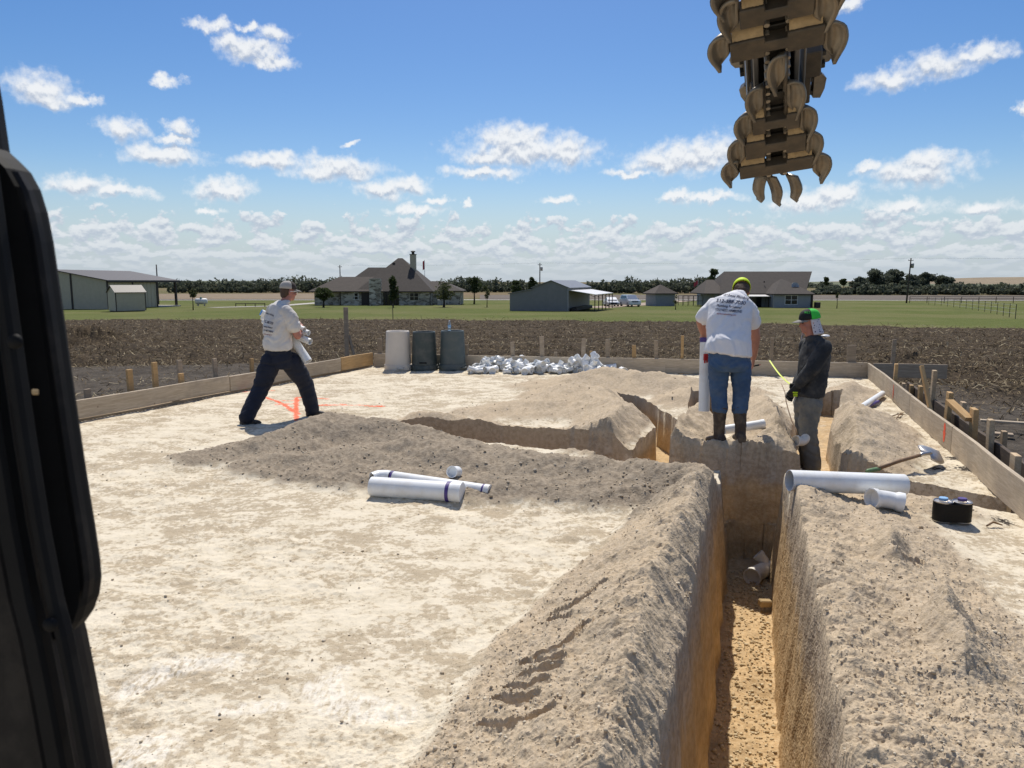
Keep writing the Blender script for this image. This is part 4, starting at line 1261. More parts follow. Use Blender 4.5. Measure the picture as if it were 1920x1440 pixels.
for i_, (pa, pb) in enumerate((((1668, 778), (1700, 774)), ((1680, 784), (1694, 770)), ((1850, 985), (1880, 978)))):
    a = on(*pa, .03); b = on(*pb, .05)
    a.z = ground_z(a.x, a.y) + .012; b.z = ground_z(b.x, b.y) + .02
    tag(MB().tube([a, a.lerp(b, .5) + Vector((0, .02, .02)), b], [.007, .008, .005], 6).build('stick', M_HANDLE, smooth=True),
        ['dark stick lying below the far white pipe at the right', 'shorter dark stick crossing another below the far white pipe', 'dark twig on the pale gravel right of the taped cans'][i_], 'stick')
# thin stick by the young man and debris
m = MB(); a = at(1466, 720, 8.6); b = at(1496, 824, 7.8)
pts = [a.lerp(b, i / 6) + Vector((rr.uniform(-.012, .012), rr.uniform(-.01, .01), 0)) for i in range(7)]
m.tube(pts, [.004, .005, .006, .006, .007, .007, .008], 6)
tag(m.build('stick', M_HANDLE, smooth=True), 'thin bare stick leaning beside the young man in the trench', 'stick')

# ------------------------------------------------------------------ trencher boom hanging over the trench
M_IRON = material('boom_steel', (.072, .058, .042), .55, metal=.25, var=.3, vscale=14, bump=.25, bscale=70, bdist=.003, dust=(.20, .145, .085), dust_amt=.30, dust_scale=11)
M_CUP = material('digging_tooth_steel', (.19, .165, .13), .42, metal=.55, var=.3, vscale=16, bump=.2, bscale=60, bdist=.003, dust=(.30, .23, .145), dust_amt=.45, dust_scale=12)
M_CHAIN = material('greasy_chain', (.020, .018, .015), .5, metal=.3, var=.3, vscale=30)
M_BOLT = material('worn_bolt', (.36, .31, .24), .45, metal=.5)
M_CLAY = material('caked_clay', (.42, .30, .16), .95, var=.25, vscale=25, bump=.5, bscale=60, bdist=.006)
M_RAIL = material('polished_rail', (.16, .155, .15), .42, metal=.6, var=.2, vscale=10)
bA = at(1457, 86, 2.42); bB = at(1456, 316, 3.06)
bt = (bB - bA).normalized()                       # along the boom, away from the machine
bl = Vector((1, 0, 0)); bl = (bl - bt * bl.dot(bt)).normalized()
bn = bl.cross(bt)                                  # outward from the chain
if bn.y > 0: bn = -bn
boom = empty('trencher_boom', bA, 0, 'raised trencher digging boom with crossbars and curved cups, hanging overhead', 'trencher')
Mb = Matrix((bl, bt, bn)).transposed()             # local x = across, y = along, z = outward
MB.XF = Mb.to_4x4()
MbI = Mb.inverted()
camp = Vector((0, 0, CAM_H))
def bl_pt(px, py, off=0.0):
    """local boom coordinates of what is seen at a pixel on the plane off metres outward"""
    d = Vector(ray(px, py))
    o = bA + bn * off
    t = (o - camp).dot(bn) / d.dot(bn)
    return MbI @ (camp + d * t - bA)
def crossbar(x0, x1, y0, y1, nx0=1436, nx1=1475, out=.050, thick=.040, dirt=True, both=True):
    """bar seen between the pixels; notched for the chain on its near and far edges"""
    p = bl_pt(1456, y0, out); q = bl_pt(1456, y1, out); ym = (y0 + y1) / 2
    p.x = bl_pt(x0, ym, out).x; q.x = bl_pt(x1, ym, out).x
    a = bl_pt(nx0, (y0 + y1) / 2, out).x; b = bl_pt(nx1, (y0 + y1) / 2, out).x
    d = (q.y - p.y) * .24
    poly = [(p.x, p.y), (a, p.y), (a, p.y + d), (b, p.y + d), (b, p.y), (q.x, p.y), (q.x, q.y)]
    if both: poly += [(b, q.y), (b, q.y - d), (a, q.y - d), (a, q.y)]
    poly += [(p.x, q.y)]
    m = MB(); m.prism(poly, Matrix.Translation((0, 0, out - thick)), thick)
    me = m.me('crossbar')
    bm = bmesh.new(); bm.from_mesh(me)
    bmesh.ops.bevel(bm, geom=[e for e in bm.edges if e.calc_face_angle(0) > .8], offset=.003, segments=1, affect='EDGES')
    bm.to_mesh(me); bm.free()
    o = link('crossbar', me, M_IRON, boom)
    # mounting plate behind, caked with clay on the near side
    for (u0, u1) in ((p.x + .008, a - .004), (b + .004, q.x - .008)):
        m = MB(); m.box(u0, p.y - .012, out - thick - .034, u1, q.y - .01, out - thick + .002, bev=.004)
        m.build('mounting_plate', M_IRON, o)
        if dirt:
            rr_ = random.Random(int(p.y * 1000))
            v = []; f = []; k = 12
            for i in range(k + 1):
                u = u0 + (u1 - u0) * i / k
                h = rr_.uniform(.6, 1.0)
                v += [(u, p.y - .016 - .010 * h, out - thick - .030), (u, p.y - .014 - .014 * h, out - thick * .55), (u, p.y + .004, out - .006 - .006 * (1 - h))]
            f = [(3 * i + j, 3 * i + 3 + j, 3 * i + 4 + j, 3 * i + 1 + j) for i in range(k) for j in (0, 1)]
            cl = MB().add(v, f).build('caked_clay', M_CLAY, o, smooth=True)
    for u in (a - .012, b + .012):
        pass
    return o
OUTER = [(0, -.05), (.45, -.08), (.85, .03), (1.02, .32), (.95, .58), (.74, .82), (.60, 1.0)]
INNER = [(-.04, 0), (-.04, .14), (-.04, .30), (-.04, .46), (.02, .62), (.26, .80), (.50, .985)]
def cup(parent, xi, xo, yt, yb, out=.045, sweep=.035, name='digging_cup'):
    """curved scoop tooth; xi / xo are the inner and outer pixel columns"""
    p = bl_pt(xi, yt, out); q = bl_pt(xi + .56 * (xo - xi), yb, out); q.x = bl_pt(xo, (yt + yb) / 2, out).x
    W = q.x - p.x; Hh = (q.y - p.y) * .93
    n1, n2 = 6, len(OUTER)
    def cr(pts, t):
        s = t * (len(pts) - 1); i = min(int(s), len(pts) - 2); fr = s - i
        g = lambda k: Vector((*pts[max(0, min(len(pts) - 1, k))], 0))
        a, b, c, d = g(i - 1), g(i), g(i + 1), g(i + 2)
        return .5 * ((2 * b) + (c - a) * fr + (2 * a - 5 * b + 4 * c - d) * fr ** 2 + (3 * b - a - 3 * c + d) * fr ** 3)
    R, Cn = 15, 9
    v = []
    for i in range(R):
        t = i / (R - 1)
        o_ = cr(OUTER, t); n_ = cr(INNER, t)
        for j in range(Cn):
            s = j / (Cn - 1)
            k = n_.lerp(o_, s)
            zz = out - .006 - sweep * .80 * math.sin(math.pi * s * .8) * (1 - .4 * t) + sweep * .65 * s * s - .010 * t * (1 - s)
            v.append((p.x + W * k.x, p.y + Hh * k.y, zz))
    f = [(i * Cn + j, i * Cn + j + 1, (i + 1) * Cn + j + 1, (i + 1) * Cn + j) for i in range(R - 1) for j in range(Cn - 1)]
    o = MB().add(v, f).build(name, M_CUP, parent, smooth=True)
    sm = o.modifiers.new('thickness', 'SOLIDIFY'); sm.thickness = .010; sm.offset = -1.0
    return o
# bars with their two cups: bar pixels, left cup, right cup
bars = [((1378, 1552, -50, -14), (1376, 1332, -30, 45), (1552, 1596, -50, 20)),
        ((1386, 1527, 8, 43), (1384, 1345, 4, 84), (1529, 1572, -4, 62)),
        ((1368, 1546, 67, 103), (1366, 1327, 71, 139), (1548, 1588, 50, 121)),
        ((1411, 1500, 220, 248), (1410, 1376, 218, 276), (1501, 1532, 208, 268)),
        ((1397, 1511, 262, 292), (1396, 1364, 266, 327), (1513, 1543, 255, 309)),
        ((1386, 1525, 305, 327), (1384, 1352, 306, 354), (1527, 1558, 295, 345))]
for i, (b_, l_, r_c) in enumerate(bars):
    k = 1.0
    o = crossbar(*b_, nx0=1435 + (i > 2), nx1=1477 - 2 * (i > 2), both=i != 5)
    cup(o, *l_); cup(o, *r_c)
# chain: alternating link plates and bolts down the middle
y0, y1 = bl_pt(1456, -60).y, bl_pt(1456, 322).y
npitch = 26
xc = bl_pt(1456, 200).x
for i in range(npitch):
    ya = y0 + (y1 - y0) * i / npitch; yb = y0 + (y1 - y0) * (i + .93) / npitch
    m = MB(); m.box(xc - .034, ya, -.030, xc + .034, yb, .012 if i % 2 else .004, bev=.003)
    lk = m.build('chain_link', M_CHAIN, boom)
    for s in (-1, 1):
        m = MB(); m.tube([(xc + s * .030, (ya + yb) / 2, .0), (xc + s * .030, (ya + yb) / 2, .026)], .0085, 8); m.build('bolt', M_BOLT, lk)
# narrow section: one cup in the middle and a pair below it on their own carriers
def carrier(x0, x1, y_0, y_1, out=.030):
    p = bl_pt(x0, y_0, out); q = bl_pt(x1, y_1, out)
    m = MB(); m.box(p.x, p.y, out - .03, q.x, q.y, out, bev=.004)
    return m.build('tooth_carrier', M_IRON, boom)
o = carrier(1469, 1477, 108, 172, .040); cup(o, 1474, 1437, 108, 184, .052, .03)
o = carrier(1431, 1437, 166, 226, .036); cup(o, 1431, 1397, 168, 233, .045, .03)
o = carrier(1472, 1478, 162, 220, .036); cup(o, 1477, 1511, 161, 228, .045, .03)
# end cups at the nose sprocket, seen edge on
def nose(x, ytop, ybot, bend, w=.042):
    a = bl_pt(x, ytop, .0); b = bl_pt(x + bend, ybot, .0)
    L = b.y - a.y
    v = []; n = 9
    for i in range(n):
        t = i / (n - 1)
        cx = a.x + (b.x - a.x) * t + .009 * math.sin(t * 5.2) * (1 if bend >= 0 else -1)
        cy = a.y + L * t
        hw = w / 2 * (1.0 if t < .35 else 1.0 - .55 * (t - .35) / .65)
        cz = .012 + .022 * math.sin(t * 3.1)
        v += [(cx - hw, cy, cz - .012), (cx + hw, cy, cz + .010)]
    f = [(2 * i, 2 * i + 1, 2 * i + 3, 2 * i + 2) for i in range(n - 1)]
    o = MB().add(v, f).build('nose_tooth', M_CUP, boom, smooth=True)
    sm = o.modifiers.new('thickness', 'SOLIDIFY'); sm.thickness = .012; sm.offset = 0
nose(1428, 324, 371, -8); nose(1444, 326, 377, 18); nose(1484, 324, 369, 10)
ny = bl_pt(1456, 322).y
for s in (-1, 1):
    m = MB(); m.tube([(xc + s * .028, ny + .004, -.01), (xc + s * .028, ny + .030, -.012)], .016, 10); m.build('nose_roller', M_CHAIN, boom, smooth=True)
    # boom side rails and the return run of the chain behind them
    m = MB(); m.box(xc + s * .062 - .009, y0, -.16, xc + s * .062 + .009, ny - .02, -.012, bev=.003); m.build('side_rail', M_RAIL, boom)
    m = MB(); m.box(xc + s * .088 - .004, y0, -.12, xc + s * .088 + .004, ny - .10, -.03, bev=.002); m.build('wear_strip', M_RAIL, boom)
m = MB(); m.box(xc - .060, y0, -.14, xc + .060, ny - .03, -.055, bev=.004); m.build('boom_beam', M_CHAIN, boom)
for (x0, x1, ya, yb) in ((1394, 1418, 112, 153), (1494, 1539, 106, 143), (1493, 1518, 150, 194), (1406, 1426, 158, 176)):
    p = bl_pt(x0, ya, -.14); q = bl_pt(x1, yb, -.14)
    m = MB(); m.box(p.x, p.y, -.20, q.x, q.y, -.14, bev=.004); o = m.build('return_bar', M_IRON, boom)
    for t in (.25, .75):
        ex = p.x - .006 if x1 < 1456 else q.x + .006
        yy_ = p.y + (q.y - p.y) * t
        m = MB(); m.box(ex - .008, yy_ - .012, -.185, ex + .008, yy_ + .012, -.155, bev=.002); m.build('bolt_head', M_CHAIN, o)
def back_cup(xi, xo, yt, yb):
    p = bl_pt(xi, yt, -.17); q = bl_pt(xo, yb, -.17)
    W = q.x - p.x; Hh = q.y - p.y
    v = [(p.x + W * a, p.y + Hh * b, -.17 - .03 * c) for a, b, c in ((0, 0, 0), (.6, 0, .3), (1, .3, .6), (.9, .7, .5), (.6, 1, .3), (0, .85, 0))]
    o = MB().add(v, [tuple(range(6))]).build('return_cup', M_CUP, boom)
    sm = o.modifiers.new('thickness', 'SOLIDIFY'); sm.thickness = .02
back_cup(1392, 1369, 110, 134); back_cup(1540, 1566, 100, 117); back_cup(1412, 1391, 154, 188); back_cup(1522, 1543, 138, 178)

MB.XF = None
# ------------------------------------------------------------------ cab door frame beside the camera
M_RUB = material('black_rubber', (.007, .007, .007), .7, spec=.2, var=.3, vscale=20)
M_CABP = material('black_cab_paint', (.010, .009, .009), .6, spec=.2, var=.3, vscale=15, dust=(.05, .043, .035), dust_amt=.4, dust_scale=20)
def strip(name, line, width, Y, depth, mat, parent, round_=.012, dx=0.0):
    """vertical bar following pixel points of its right-hand edge, width to the left in pixels"""
    v = []; f = []
    prof = [(0.0, .25), (.0, .85), (3.0 / width, 1.0), (1.0, 1.0), (1.0, 0.0), (6.0 / width, 0.0)]
    n = len(prof)
    for (px, py) in line:
        for (u, w) in prof:
            v.append(at(px - u * width + dx, py, Y + depth) - Vector((0, depth * (1 - w), 0)))
    k = len(line)
    f = [(i * n + j, i * n + (j + 1) % n, (i + 1) * n + (j + 1) % n, (i + 1) * n + j) for i in range(k - 1) for j in range(n)]
    f += [tuple(range(n))[::-1], tuple(range((k - 1) * n, k * n))]
    c0 = parent.location
    v = [Vector(p) - c0 for p in v]
    return MB().add(v, f).build(name, mat, parent, smooth=False)
cf = empty('cab_door_frame', at(100, 1100, .56), 0, 'black cab door frame with rounded window edge at the left of the picture', 'door frame')
P_EDGE = [(-60, -500), (-35, -120), (-12, 80), (8, 190), (24, 300), (48, 470), (72, 640), (98, 820), (124, 985), (150, 1120), (166, 1180), (185, 1275), (215, 1440), (262, 1700), (320, 2000)]
strip('pillar', P_EDGE, 420, .56, .07, M_CABP, cf)
strip('seal', [(x - 26, y) for x, y in P_EDGE], 16, .548, .014, M_RUB, cf)
strip('seal', [(x - 70, y) for x, y in P_EDGE], 30, .546, .016, M_RUB, cf)
strip('trim_channel', [(x - 112, y) for x, y in P_EDGE], 12, .552, .01, M_CABP, cf)
for i_, (px_, py_) in enumerate(((30, 640), (96, 1170))):
    q_ = at(px_, py_, .545) - cf.location
    MB().lathe([(0, .004), (.004, .004), (.0055, .002), (.0055, 0)], 10, Matrix.Translation(q_) @ Matrix.Rotation(math.pi / 2, 4, 'X')).build('bolt', M_RUB, cf, smooth=True)
MB().box(*(at(66, 735, .5435) - cf.location - Vector((.0025, .001, .002))), *(at(66, 735, .5435) - cf.location + Vector((.0025, .001, .002))), bev=.0008).build('mud_spot', M_CLAY, cf)
W_EDGE = [(20, 285), (40, 303), (62, 325), (80, 358), (93, 400), (104, 455), (122, 580), (143, 730), (165, 880), (182, 985), (191, 1045), (194, 1080), (190, 1112), (180, 1140), (166, 1160), (155, 1168)]
strip('window_edge', W_EDGE, 46, .585, .03, M_RUB, cf)
strip('window_lip', [(x - 14, y) for x, y in W_EDGE[2:-3]], 8, .580, .012, M_CABP, cf)

# ------------------------------------------------------------------ houses, barns and yard
M_METALW = material('tan_metal_siding', (.41, .365, .275), .55, var=.08, vscale=2)
M_TRIM = material('dark_brown_trim', (.030, .022, .018), .6)
M_ROOFB = material('brown_metal_roof', (.058, .047, .042), .55, var=.12, vscale=1.5)
M_SHING = material('brown_shingles', (.052, .042, .035), .9, var=.25, vscale=2.5, bump=.3, bscale=6, bdist=.03)
M_SHINGL = material('light_brown_shingles', (.074, .059, .048), .9, var=.2, vscale=2.5)
M_GREYS = material('grey_siding', (.20, .195, .19), .6, var=.08, vscale=2)
M_GREYR = material('grey_metal_roof', (.20, .20, .205), .45, metal=.3, var=.1, vscale=2)
M_TINR = material('bright_tin_roof', (.62, .60, .57), .4, metal=.3)
M_BLUEG = material('blue_grey_siding', (.26, .27, .285), .7, var=.06, vscale=2)
M_GLASS_SHADE = material('window_glass_and_porch_shade', (.012, .014, .018), .1)  # window panes, and the dark sheets painted for porch shade
M_WHITE = material('white_paint', (.70, .70, .68), .5)
M_CONC = material('pale_concrete', (.42, .39, .34), .9, var=.1, vscale=1)
M_DRIVE = material('gravel_drive', (.34, .26, .19), .95, var=.2, vscale=2)
M_POLE = material('pole_wood', (.055, .045, .038), .9)
M_GALV = material('galvanised_steel', (.30, .30, .30), .5, metal=.5)
def stone_wall_material():
    m = bpy.data.materials.new('pale_field_stone'); m.use_nodes = True
    t = NT(m.node_tree); b = t.n['Principled BSDF']
    co = t.new('ShaderNodeTexCoord').outputs['Object']
    c3 = t.vmath('MULTIPLY', co, (1.0, 1.0, 2.1))
    cell = t.voro(c3, 1.7, 'F1', 'Color'); dist = t.voro(c3, 1.7, 'DISTANCE_TO_EDGE')
    k = t.sep(cell)[0]
    c = t.mix(t.step(k, .25, .8), (.42, .38, .30), (.16, .135, .10))
    c = t.mix(t.step(k, .0, .3), (.52, .48, .40), c)
    c = t.mix(t.step(dist, .05, .0), c, (.40, .38, .34))
    t.put(b.inputs['Base Color'], c); b.inputs['Roughness'].default_value = .9
    t.put(b.inputs['Normal'], t.bump(dist, .4, .03))
    return m
M_FSTONE = stone_wall_material()
def frame(name, pxN, yN, pxR, yR, label, cat):
    """empty at the near corner; local x runs to the right-hand corner, local y away to the left"""
    N = at(pxN, 575, yN); R = at(pxR, 575, yR)
    d = Vector((R.x - N.x, R.y - N.y, 0))
    z = float(base_z(np.array([N.x]), np.array([N.y]))[0]) - .03
    e = empty(name, (N.x, N.y, z), math.atan2(d.y, d.x), label, cat)
    e['_L'] = d.length
    return e, d.length
def zat(e, px, py, Y): return at(px, py, Y).z - e.location.z
def quad_slab(name, pts, th, mat, parent):
    """flat slab through the four (or more) points, th thick downwards"""
    n = len(pts)
    v = [Vector(p) for p in pts] + [Vector(p) - Vector((0, 0, th)) for p in pts]
    f = [tuple(range(n)), tuple(range(n, 2 * n))[::-1]] + [(i, (i + 1) % n, n + (i + 1) % n, n + i) for i in range(n)]
    return MB().add(v, f).build(name, mat, parent)
def window(parent, x0, x1, z0, z1, y, frame_mat=None, panes=2):
    """window in a wall facing local -y"""
    w = MB().box(x0, y - .03, z0, x1, y + .05, z1).build('window', frame_mat or M_WHITE, parent)
    n = panes; pw = (x1 - x0 - .08 * (n + 1)) / n
    for i in range(n):
        a = x0 + .08 + i * (pw + .08)
        MB().box(a, y - .045, z0 + .08, a + pw, y - .032, (z0 + z1) / 2 - .03).build('pane', M_GLASS_SHADE, w)
        MB().box(a, y - .045, (z0 + z1) / 2 + .03, a + pw, y - .032, z1 - .08).build('pane', M_GLASS_SHADE, w)
    return w
def ribs(parent, x0, x1, z0, z1, y, step, mat, name='siding_ribs'):
    m = MB(); x = x0
    while x < x1:
        m.box(x, y - .035, z0, x + .05, y - .001, z1); x += step
    o = m.build(name, mat, parent); o['kind'] = 'stuff'; return o

# --- tan metal barn, far left
e, L = frame('metal_barn', 204, 105, 333, 121, 'long tan metal barn with brown roof and open lean-to end, far left', 'barn')
ze = zat(e, 204, 525, 105); zr = zat(e, 108, 505, 106.5); D = 16.3; Lw = L * .68
MB().add([(0, 0, 0), (0, D, 0), (0, D, ze), (0, D / 2, zr - .15), (0, 0, ze), (Lw, 0, 0), (Lw, D, 0), (Lw, D, ze), (Lw, D / 2, zr - .15), (Lw, 0, ze)],
         [(0, 1, 2, 3, 4), (5, 9, 8, 7, 6), (0, 4, 9, 5), (1, 6, 7, 2), (4, 3, 8, 9), (3, 2, 7, 8)]).build('wall', M_METALW, e)
ov = .4
quad_slab('roof', [(-ov, -ov, ze - .02), (L + ov, -ov, ze - .02), (L + ov, D / 2, zr), (-ov, D / 2, zr)], .12, M_ROOFB, e)
quad_slab('roof', [(-ov, D / 2 + .01, zr), (L + ov, D / 2 + .01, zr), (L + ov, D + ov, ze - .02), (-ov, D + ov, ze - .02)], .12, M_ROOFB, e)
for x in (0.0, Lw * .49, Lw): MB().box(x - .14, -.06, 0, x + .14, .06, ze).build('corner_trim', M_TRIM, e)
MB().box(-.07, D * .33, 0, .07, D * .33 + .25, ze * 1.22).build('corner_trim', M_TRIM, e)
MB().box(-.08, D * .62, 0, .03, D * .62 + 1.1, 2.3).build('door', M_TRIM, e)
for y in (.1, D / 2, D - .1): MB().box(L - .3, y - .13, 0, L + .05, y + .13, ze + (.0 if y != D / 2 else zr - ze - .2)).build('post', M_TRIM, e)
MB().box(-ov, -ov - .08, ze - .34, L + ov, -ov, ze - .05).build('fascia', M_TRIM, e)
quad_slab('slab', [(Lw, -.3, .10), (L + .4, -.3, .10), (L + .4, D, .10), (Lw, D, .10)], .2, M_CONC, e)
m = MB(); x = .6
while x < Lw - .3: m.box(x, -.03, 0, x + .06, -.001, ze - .1); x += .9
o = m.build('siding_rib', M_METALW, e); o['kind'] = 'stuff'
# --- small shed in front of it
e, L = frame('garden_shed', 218, 93, 273.5, 95.5, 'small tan gabled shed in front of the left metal barn', 'shed')
ze = zat(e, 218, 547, 93); zr = zat(e, 197, 534.5, 93.5); D = 2.75
MB().add([(0, 0, .1), (0, D, .1), (0, D, ze), (0, D / 2, zr - .06), (0, 0, ze), (L, 0, .1), (L, D, .1), (L, D, ze), (L, D / 2, zr - .06), (L, 0, ze)],
         [(0, 1, 2, 3, 4), (5, 9, 8, 7, 6), (0, 4, 9, 5), (1, 6, 7, 2), (4, 3, 8, 9), (3, 2, 7, 8), (0, 5, 6, 1)]).build('wall', M_METALW, e)
for s in (0, 1):
    y0_, y1_ = (-.15, D / 2) if s == 0 else (D + .15, D / 2)
    quad_slab('roof', [(-.15, y0_, ze - .08), (L + .15, y0_, ze - .08), (L + .15, y1_, zr), (-.15, y1_, zr)], .06, M_ROOFB, e)
for x in (0, L): MB().box(x - .05, -.03, .1, x + .05, .03, ze).build('corner_trim', M_TRIM, e)
MB().box(.1, .1, -.15, L - .1, D - .1, .1).build('skid_base', M_TRIM, e)
# --- stone house with hip roof
Yh = 125.0
e, L = frame('stone_house', 640, Yh, 807, Yh, 'stone house with tall brown hip roof and chimney behind the walking man', 'house')
X = lambda px: at(px, 560, Yh).x - e.location.x
Z = lambda py, Y=Yh: at(700, py, Y).z - e.location.z
ze = Z(546); D = 15.0
xl, xr = X(586), X(807)
MB().box(0, 0, 0, xr, D, ze).build('wall', M_FSTONE, e)
MB().box(xl, 1.2, 0, -.01, 9, ze).build('wing_wall', M_FSTONE, e)
x5 = X(853) * 1.0 + (at(853, 560, 132).x - at(853, 560, Yh).x)
MB().box(xr + .01, 4.0, 0, xr + 4.6, D - 2, ze).build('wing_wall', M_FSTONE, e)
def hip(name, x0, x1, y0, y1, z0, rx0, rx1, ry, z1, mat, parent, th=.15):
    v = [(x0, y0, z0), (x1, y0, z0), (x1, y1, z0), (x0, y1, z0), (rx0, ry, z1), (rx1, ry, z1), (x0, y0, z0 - th), (x1, y0, z0 - th), (x1, y1, z0 - th), (x0, y1, z0 - th)]
    f = [(0, 1, 5, 4), (1, 2, 5), (2, 3, 4, 5), (3, 0, 4), (6, 7, 1, 0), (7, 8, 2, 1), (8, 9, 3, 2), (9, 6, 0, 3), (6, 9, 8, 7)]
    return MB().add(v, f).build(name, mat, parent)
ov = .5
zp = Z(484, Yh + 7.5)
main_roof = hip('roof', X(668), xr + ov, -ov, D + ov, ze, X(735), X(744), D / 2, zp, M_SHING, e)
hip('roof', X(626), X(740), 1.0, D - 2, ze + .02, X(678), X(712), 6.5, Z(501.5, Yh + 6.5), M_SHING, e)
hip('roof', xl - ov, X(720), -.1 - ov, 9.5, ze + .01, X(628), X(700), 3.8, Z(519, Yh + 3.8), M_SHINGL, e)
hip('roof', X(780), xr + 5.1, 3.5, D - 1.5, ze + .03, X(800), xr + 1.5, D / 2 + .5, Z(527, Yh + 8), M_SHING, e)
xc0, xc1 = X(762), X(773)
ch = MB().box(xc0, 5.2, ze + 1.0, xc1, 6.2, Z(477.5, Yh + 5.5)).build('chimney', M_METALW, main_roof)
MB().box(X(694.5), -.9, 0, X(716), .05, Z(524)).build('stone_entry', M_FSTONE, e)
MB().box(X(695), -.95, Z(524), X(715.5), .0, Z(522.5)).build('entry_cap', M_CONC, e)
MB().box(xc0 - .08, 5.12, Z(477.5, Yh + 5.5), xc1 + .08, 6.28, Z(476.5, Yh + 5.5)).build('chimney_cap', M_TRIM, e)
MB().lathe([(.25, 0), (.25, .35), (.4, .38), (.4, .5), (0, .62)], 12, Matrix.Translation(((xc0 + xc1) / 2, 5.7, Z(476.5, Yh + 5.5)))).build('flue', M_TRIM, e)
MB().box(X(678), -.06, .05, X(694), -.01, ze - .25).build('garage_door', M_TRIM, e)
MB().box(X(719), -.07, .05, X(748), -.02, ze - .2).build('porch_shade_sheet', M_GLASS_SHADE, e)  # dark sheet on the wall stands in for the shade inside the porch
for px in (724, 733, 742): MB().box(X(px) - .09, -.2, .05, X(px) + .09, -.08, ze - .1).build('porch_post', M_TRIM, e)
window(e, X(664), X(672), .9, ze - .25, 0, M_WHITE, 1)
window(e, X(768), X(785), .8, ze - .25, 0, M_METALW, 2)
MB().box(X(731), 3.4, Z(497, Yh + 3.4), X(735.5), 3.9, Z(492.5, Yh + 3.4)).build('roof_vent', M_TRIM, e)
for px in (820, 827): MB().box(X(px), -.2, 0, X(px) + .75, .55, .95, bev=.04).build('air_conditioner', M_GALV, e)
for px in (638, 807): MB().box(X(px) - .05, -.09, 0, X(px) + .05, -.02, ze).build('downpipe', M_TRIM, e)
# --- grey metal barn in the middle with a lean-to
e, L = frame('grey_barn', 1065.5, 90, 1105.5, 103, 'grey metal barn with stepped gable and open lean-to, left of the parked cars', 'barn')
ze = zat(e, 1065, 539, 90); zr = zat(e, 1034, 526, 90); zl_ = zat(e, 955, 550, 90); zs = zat(e, 998, 538.5, 90)
# across the gable, local y grows to the left
wG = (1065.5 - 998) / FPX * 90 / .97; wA = (1065.5 - 955) / FPX * 90 / .97
MB().add([(0, 0, 0), (0, wG, 0), (0, wG, zs), (0, wG * .47, zr), (0, 0, ze), (L, 0, 0), (L, wG, 0), (L, wG, zs), (L, wG * .47, zr), (L, 0, ze)],
         [(0, 1, 2, 3, 4), (5, 9, 8, 7, 6), (0, 4, 9, 5), (1, 6, 7, 2), (4, 3, 8, 9), (3, 2, 7, 8)]).build('wall', M_GREYS, e)
MB().add([(0, wG + .01, 0), (0, wA, 0), (0, wA, zl_), (0, wG + .01, zs - .25), (L, wG + .01, 0), (L, wA, 0), (L, wA, zl_), (L, wG + .01, zs - .25)],
         [(0, 1, 2, 3), (4, 7, 6, 5), (0, 3, 7, 4), (1, 5, 6, 2), (3, 2, 6, 7)]).build('side_wall', M_GREYS, e)
quad_slab('roof', [(-.2, -.2, ze - .03), (L + .2, -.2, ze - .03), (L + .2, wG * .47, zr + .05), (-.2, wG * .47, zr + .05)], .08, M_GREYR, e)
quad_slab('roof', [(-.2, wG + .15, zs - .03), (L + .2, wG + .15, zs - .03), (L + .2, wG * .47 + .01, zr + .05), (-.2, wG * .47 + .01, zr + .05)], .08, M_GREYS, e)
quad_slab('roof', [(-.2, wA + .2, zl_ - .03), (L + .2, wA + .2, zl_ - .03), (L + .2, wG + .02, zs - .2), (-.2, wG + .02, zs - .2)], .08, M_GREYS, e)
cpW = 3.2
zc0, zc1 = zat(e, 1066, 543.5, 90), zat(e, 1150, 549.5, 100)
quad_slab('lean_to_roof', [(.2, -.02, zc0), (L, -.02, zc0), (L, -cpW, zc1), (.2, -cpW, zc1)], .06, M_TINR, e)
for i in range(6):
    x = .4 + (L - .6) * i / 5
    MB().box(x - .05, -cpW + .05, 0, x + .05, -cpW + .15, zc1 - .05).build('post', M_TRIM, e)
    MB().tube([(x, -cpW + .1, zc1 - .3), (x, -cpW + .9, zc1 + .02)], .03, 5).build('knee_brace', M_TRIM, e)
MB().box(-.04, -.02, 0, .02, .10, ze).build('corner_trim', M_GALV, e)
MB().box(.5, -.9, 0, L * .8, -.2, .45, bev=.08).build('firewood_stack', M_TRIM, e)
for k in range(14):
    z_ = .2 + k * .26
    MB().box(-.018, .05, z_, -.002, wA - .05 if z_ < zl_ - .1 else min(wG - .05, wG), z_ + .05).build('siding_lap', M_GREYS, e) if z_ < ze else None
# --- pump house with pyramid roof
e, L = frame('pump_house', 1229, 120, 1264.5, 121, 'small blue-grey pump house with brown pyramid roof', 'shed')
ze = zat(e, 1229, 550, 120); zp = zat(e, 1250, 533.5, 121.5)
MB().box(0, 0, 0, L, L, ze).build('wall', M_BLUEG, e)
hip('roof', -.4, L + .4, -.4, L + .4, ze, L / 2 - .05, L / 2 + .05, L / 2, zp, M_SHINGL, e)
MB().box(L - .04, -.05, 0, L + .04, .0, ze).build('corner_trim', M_GALV, e)
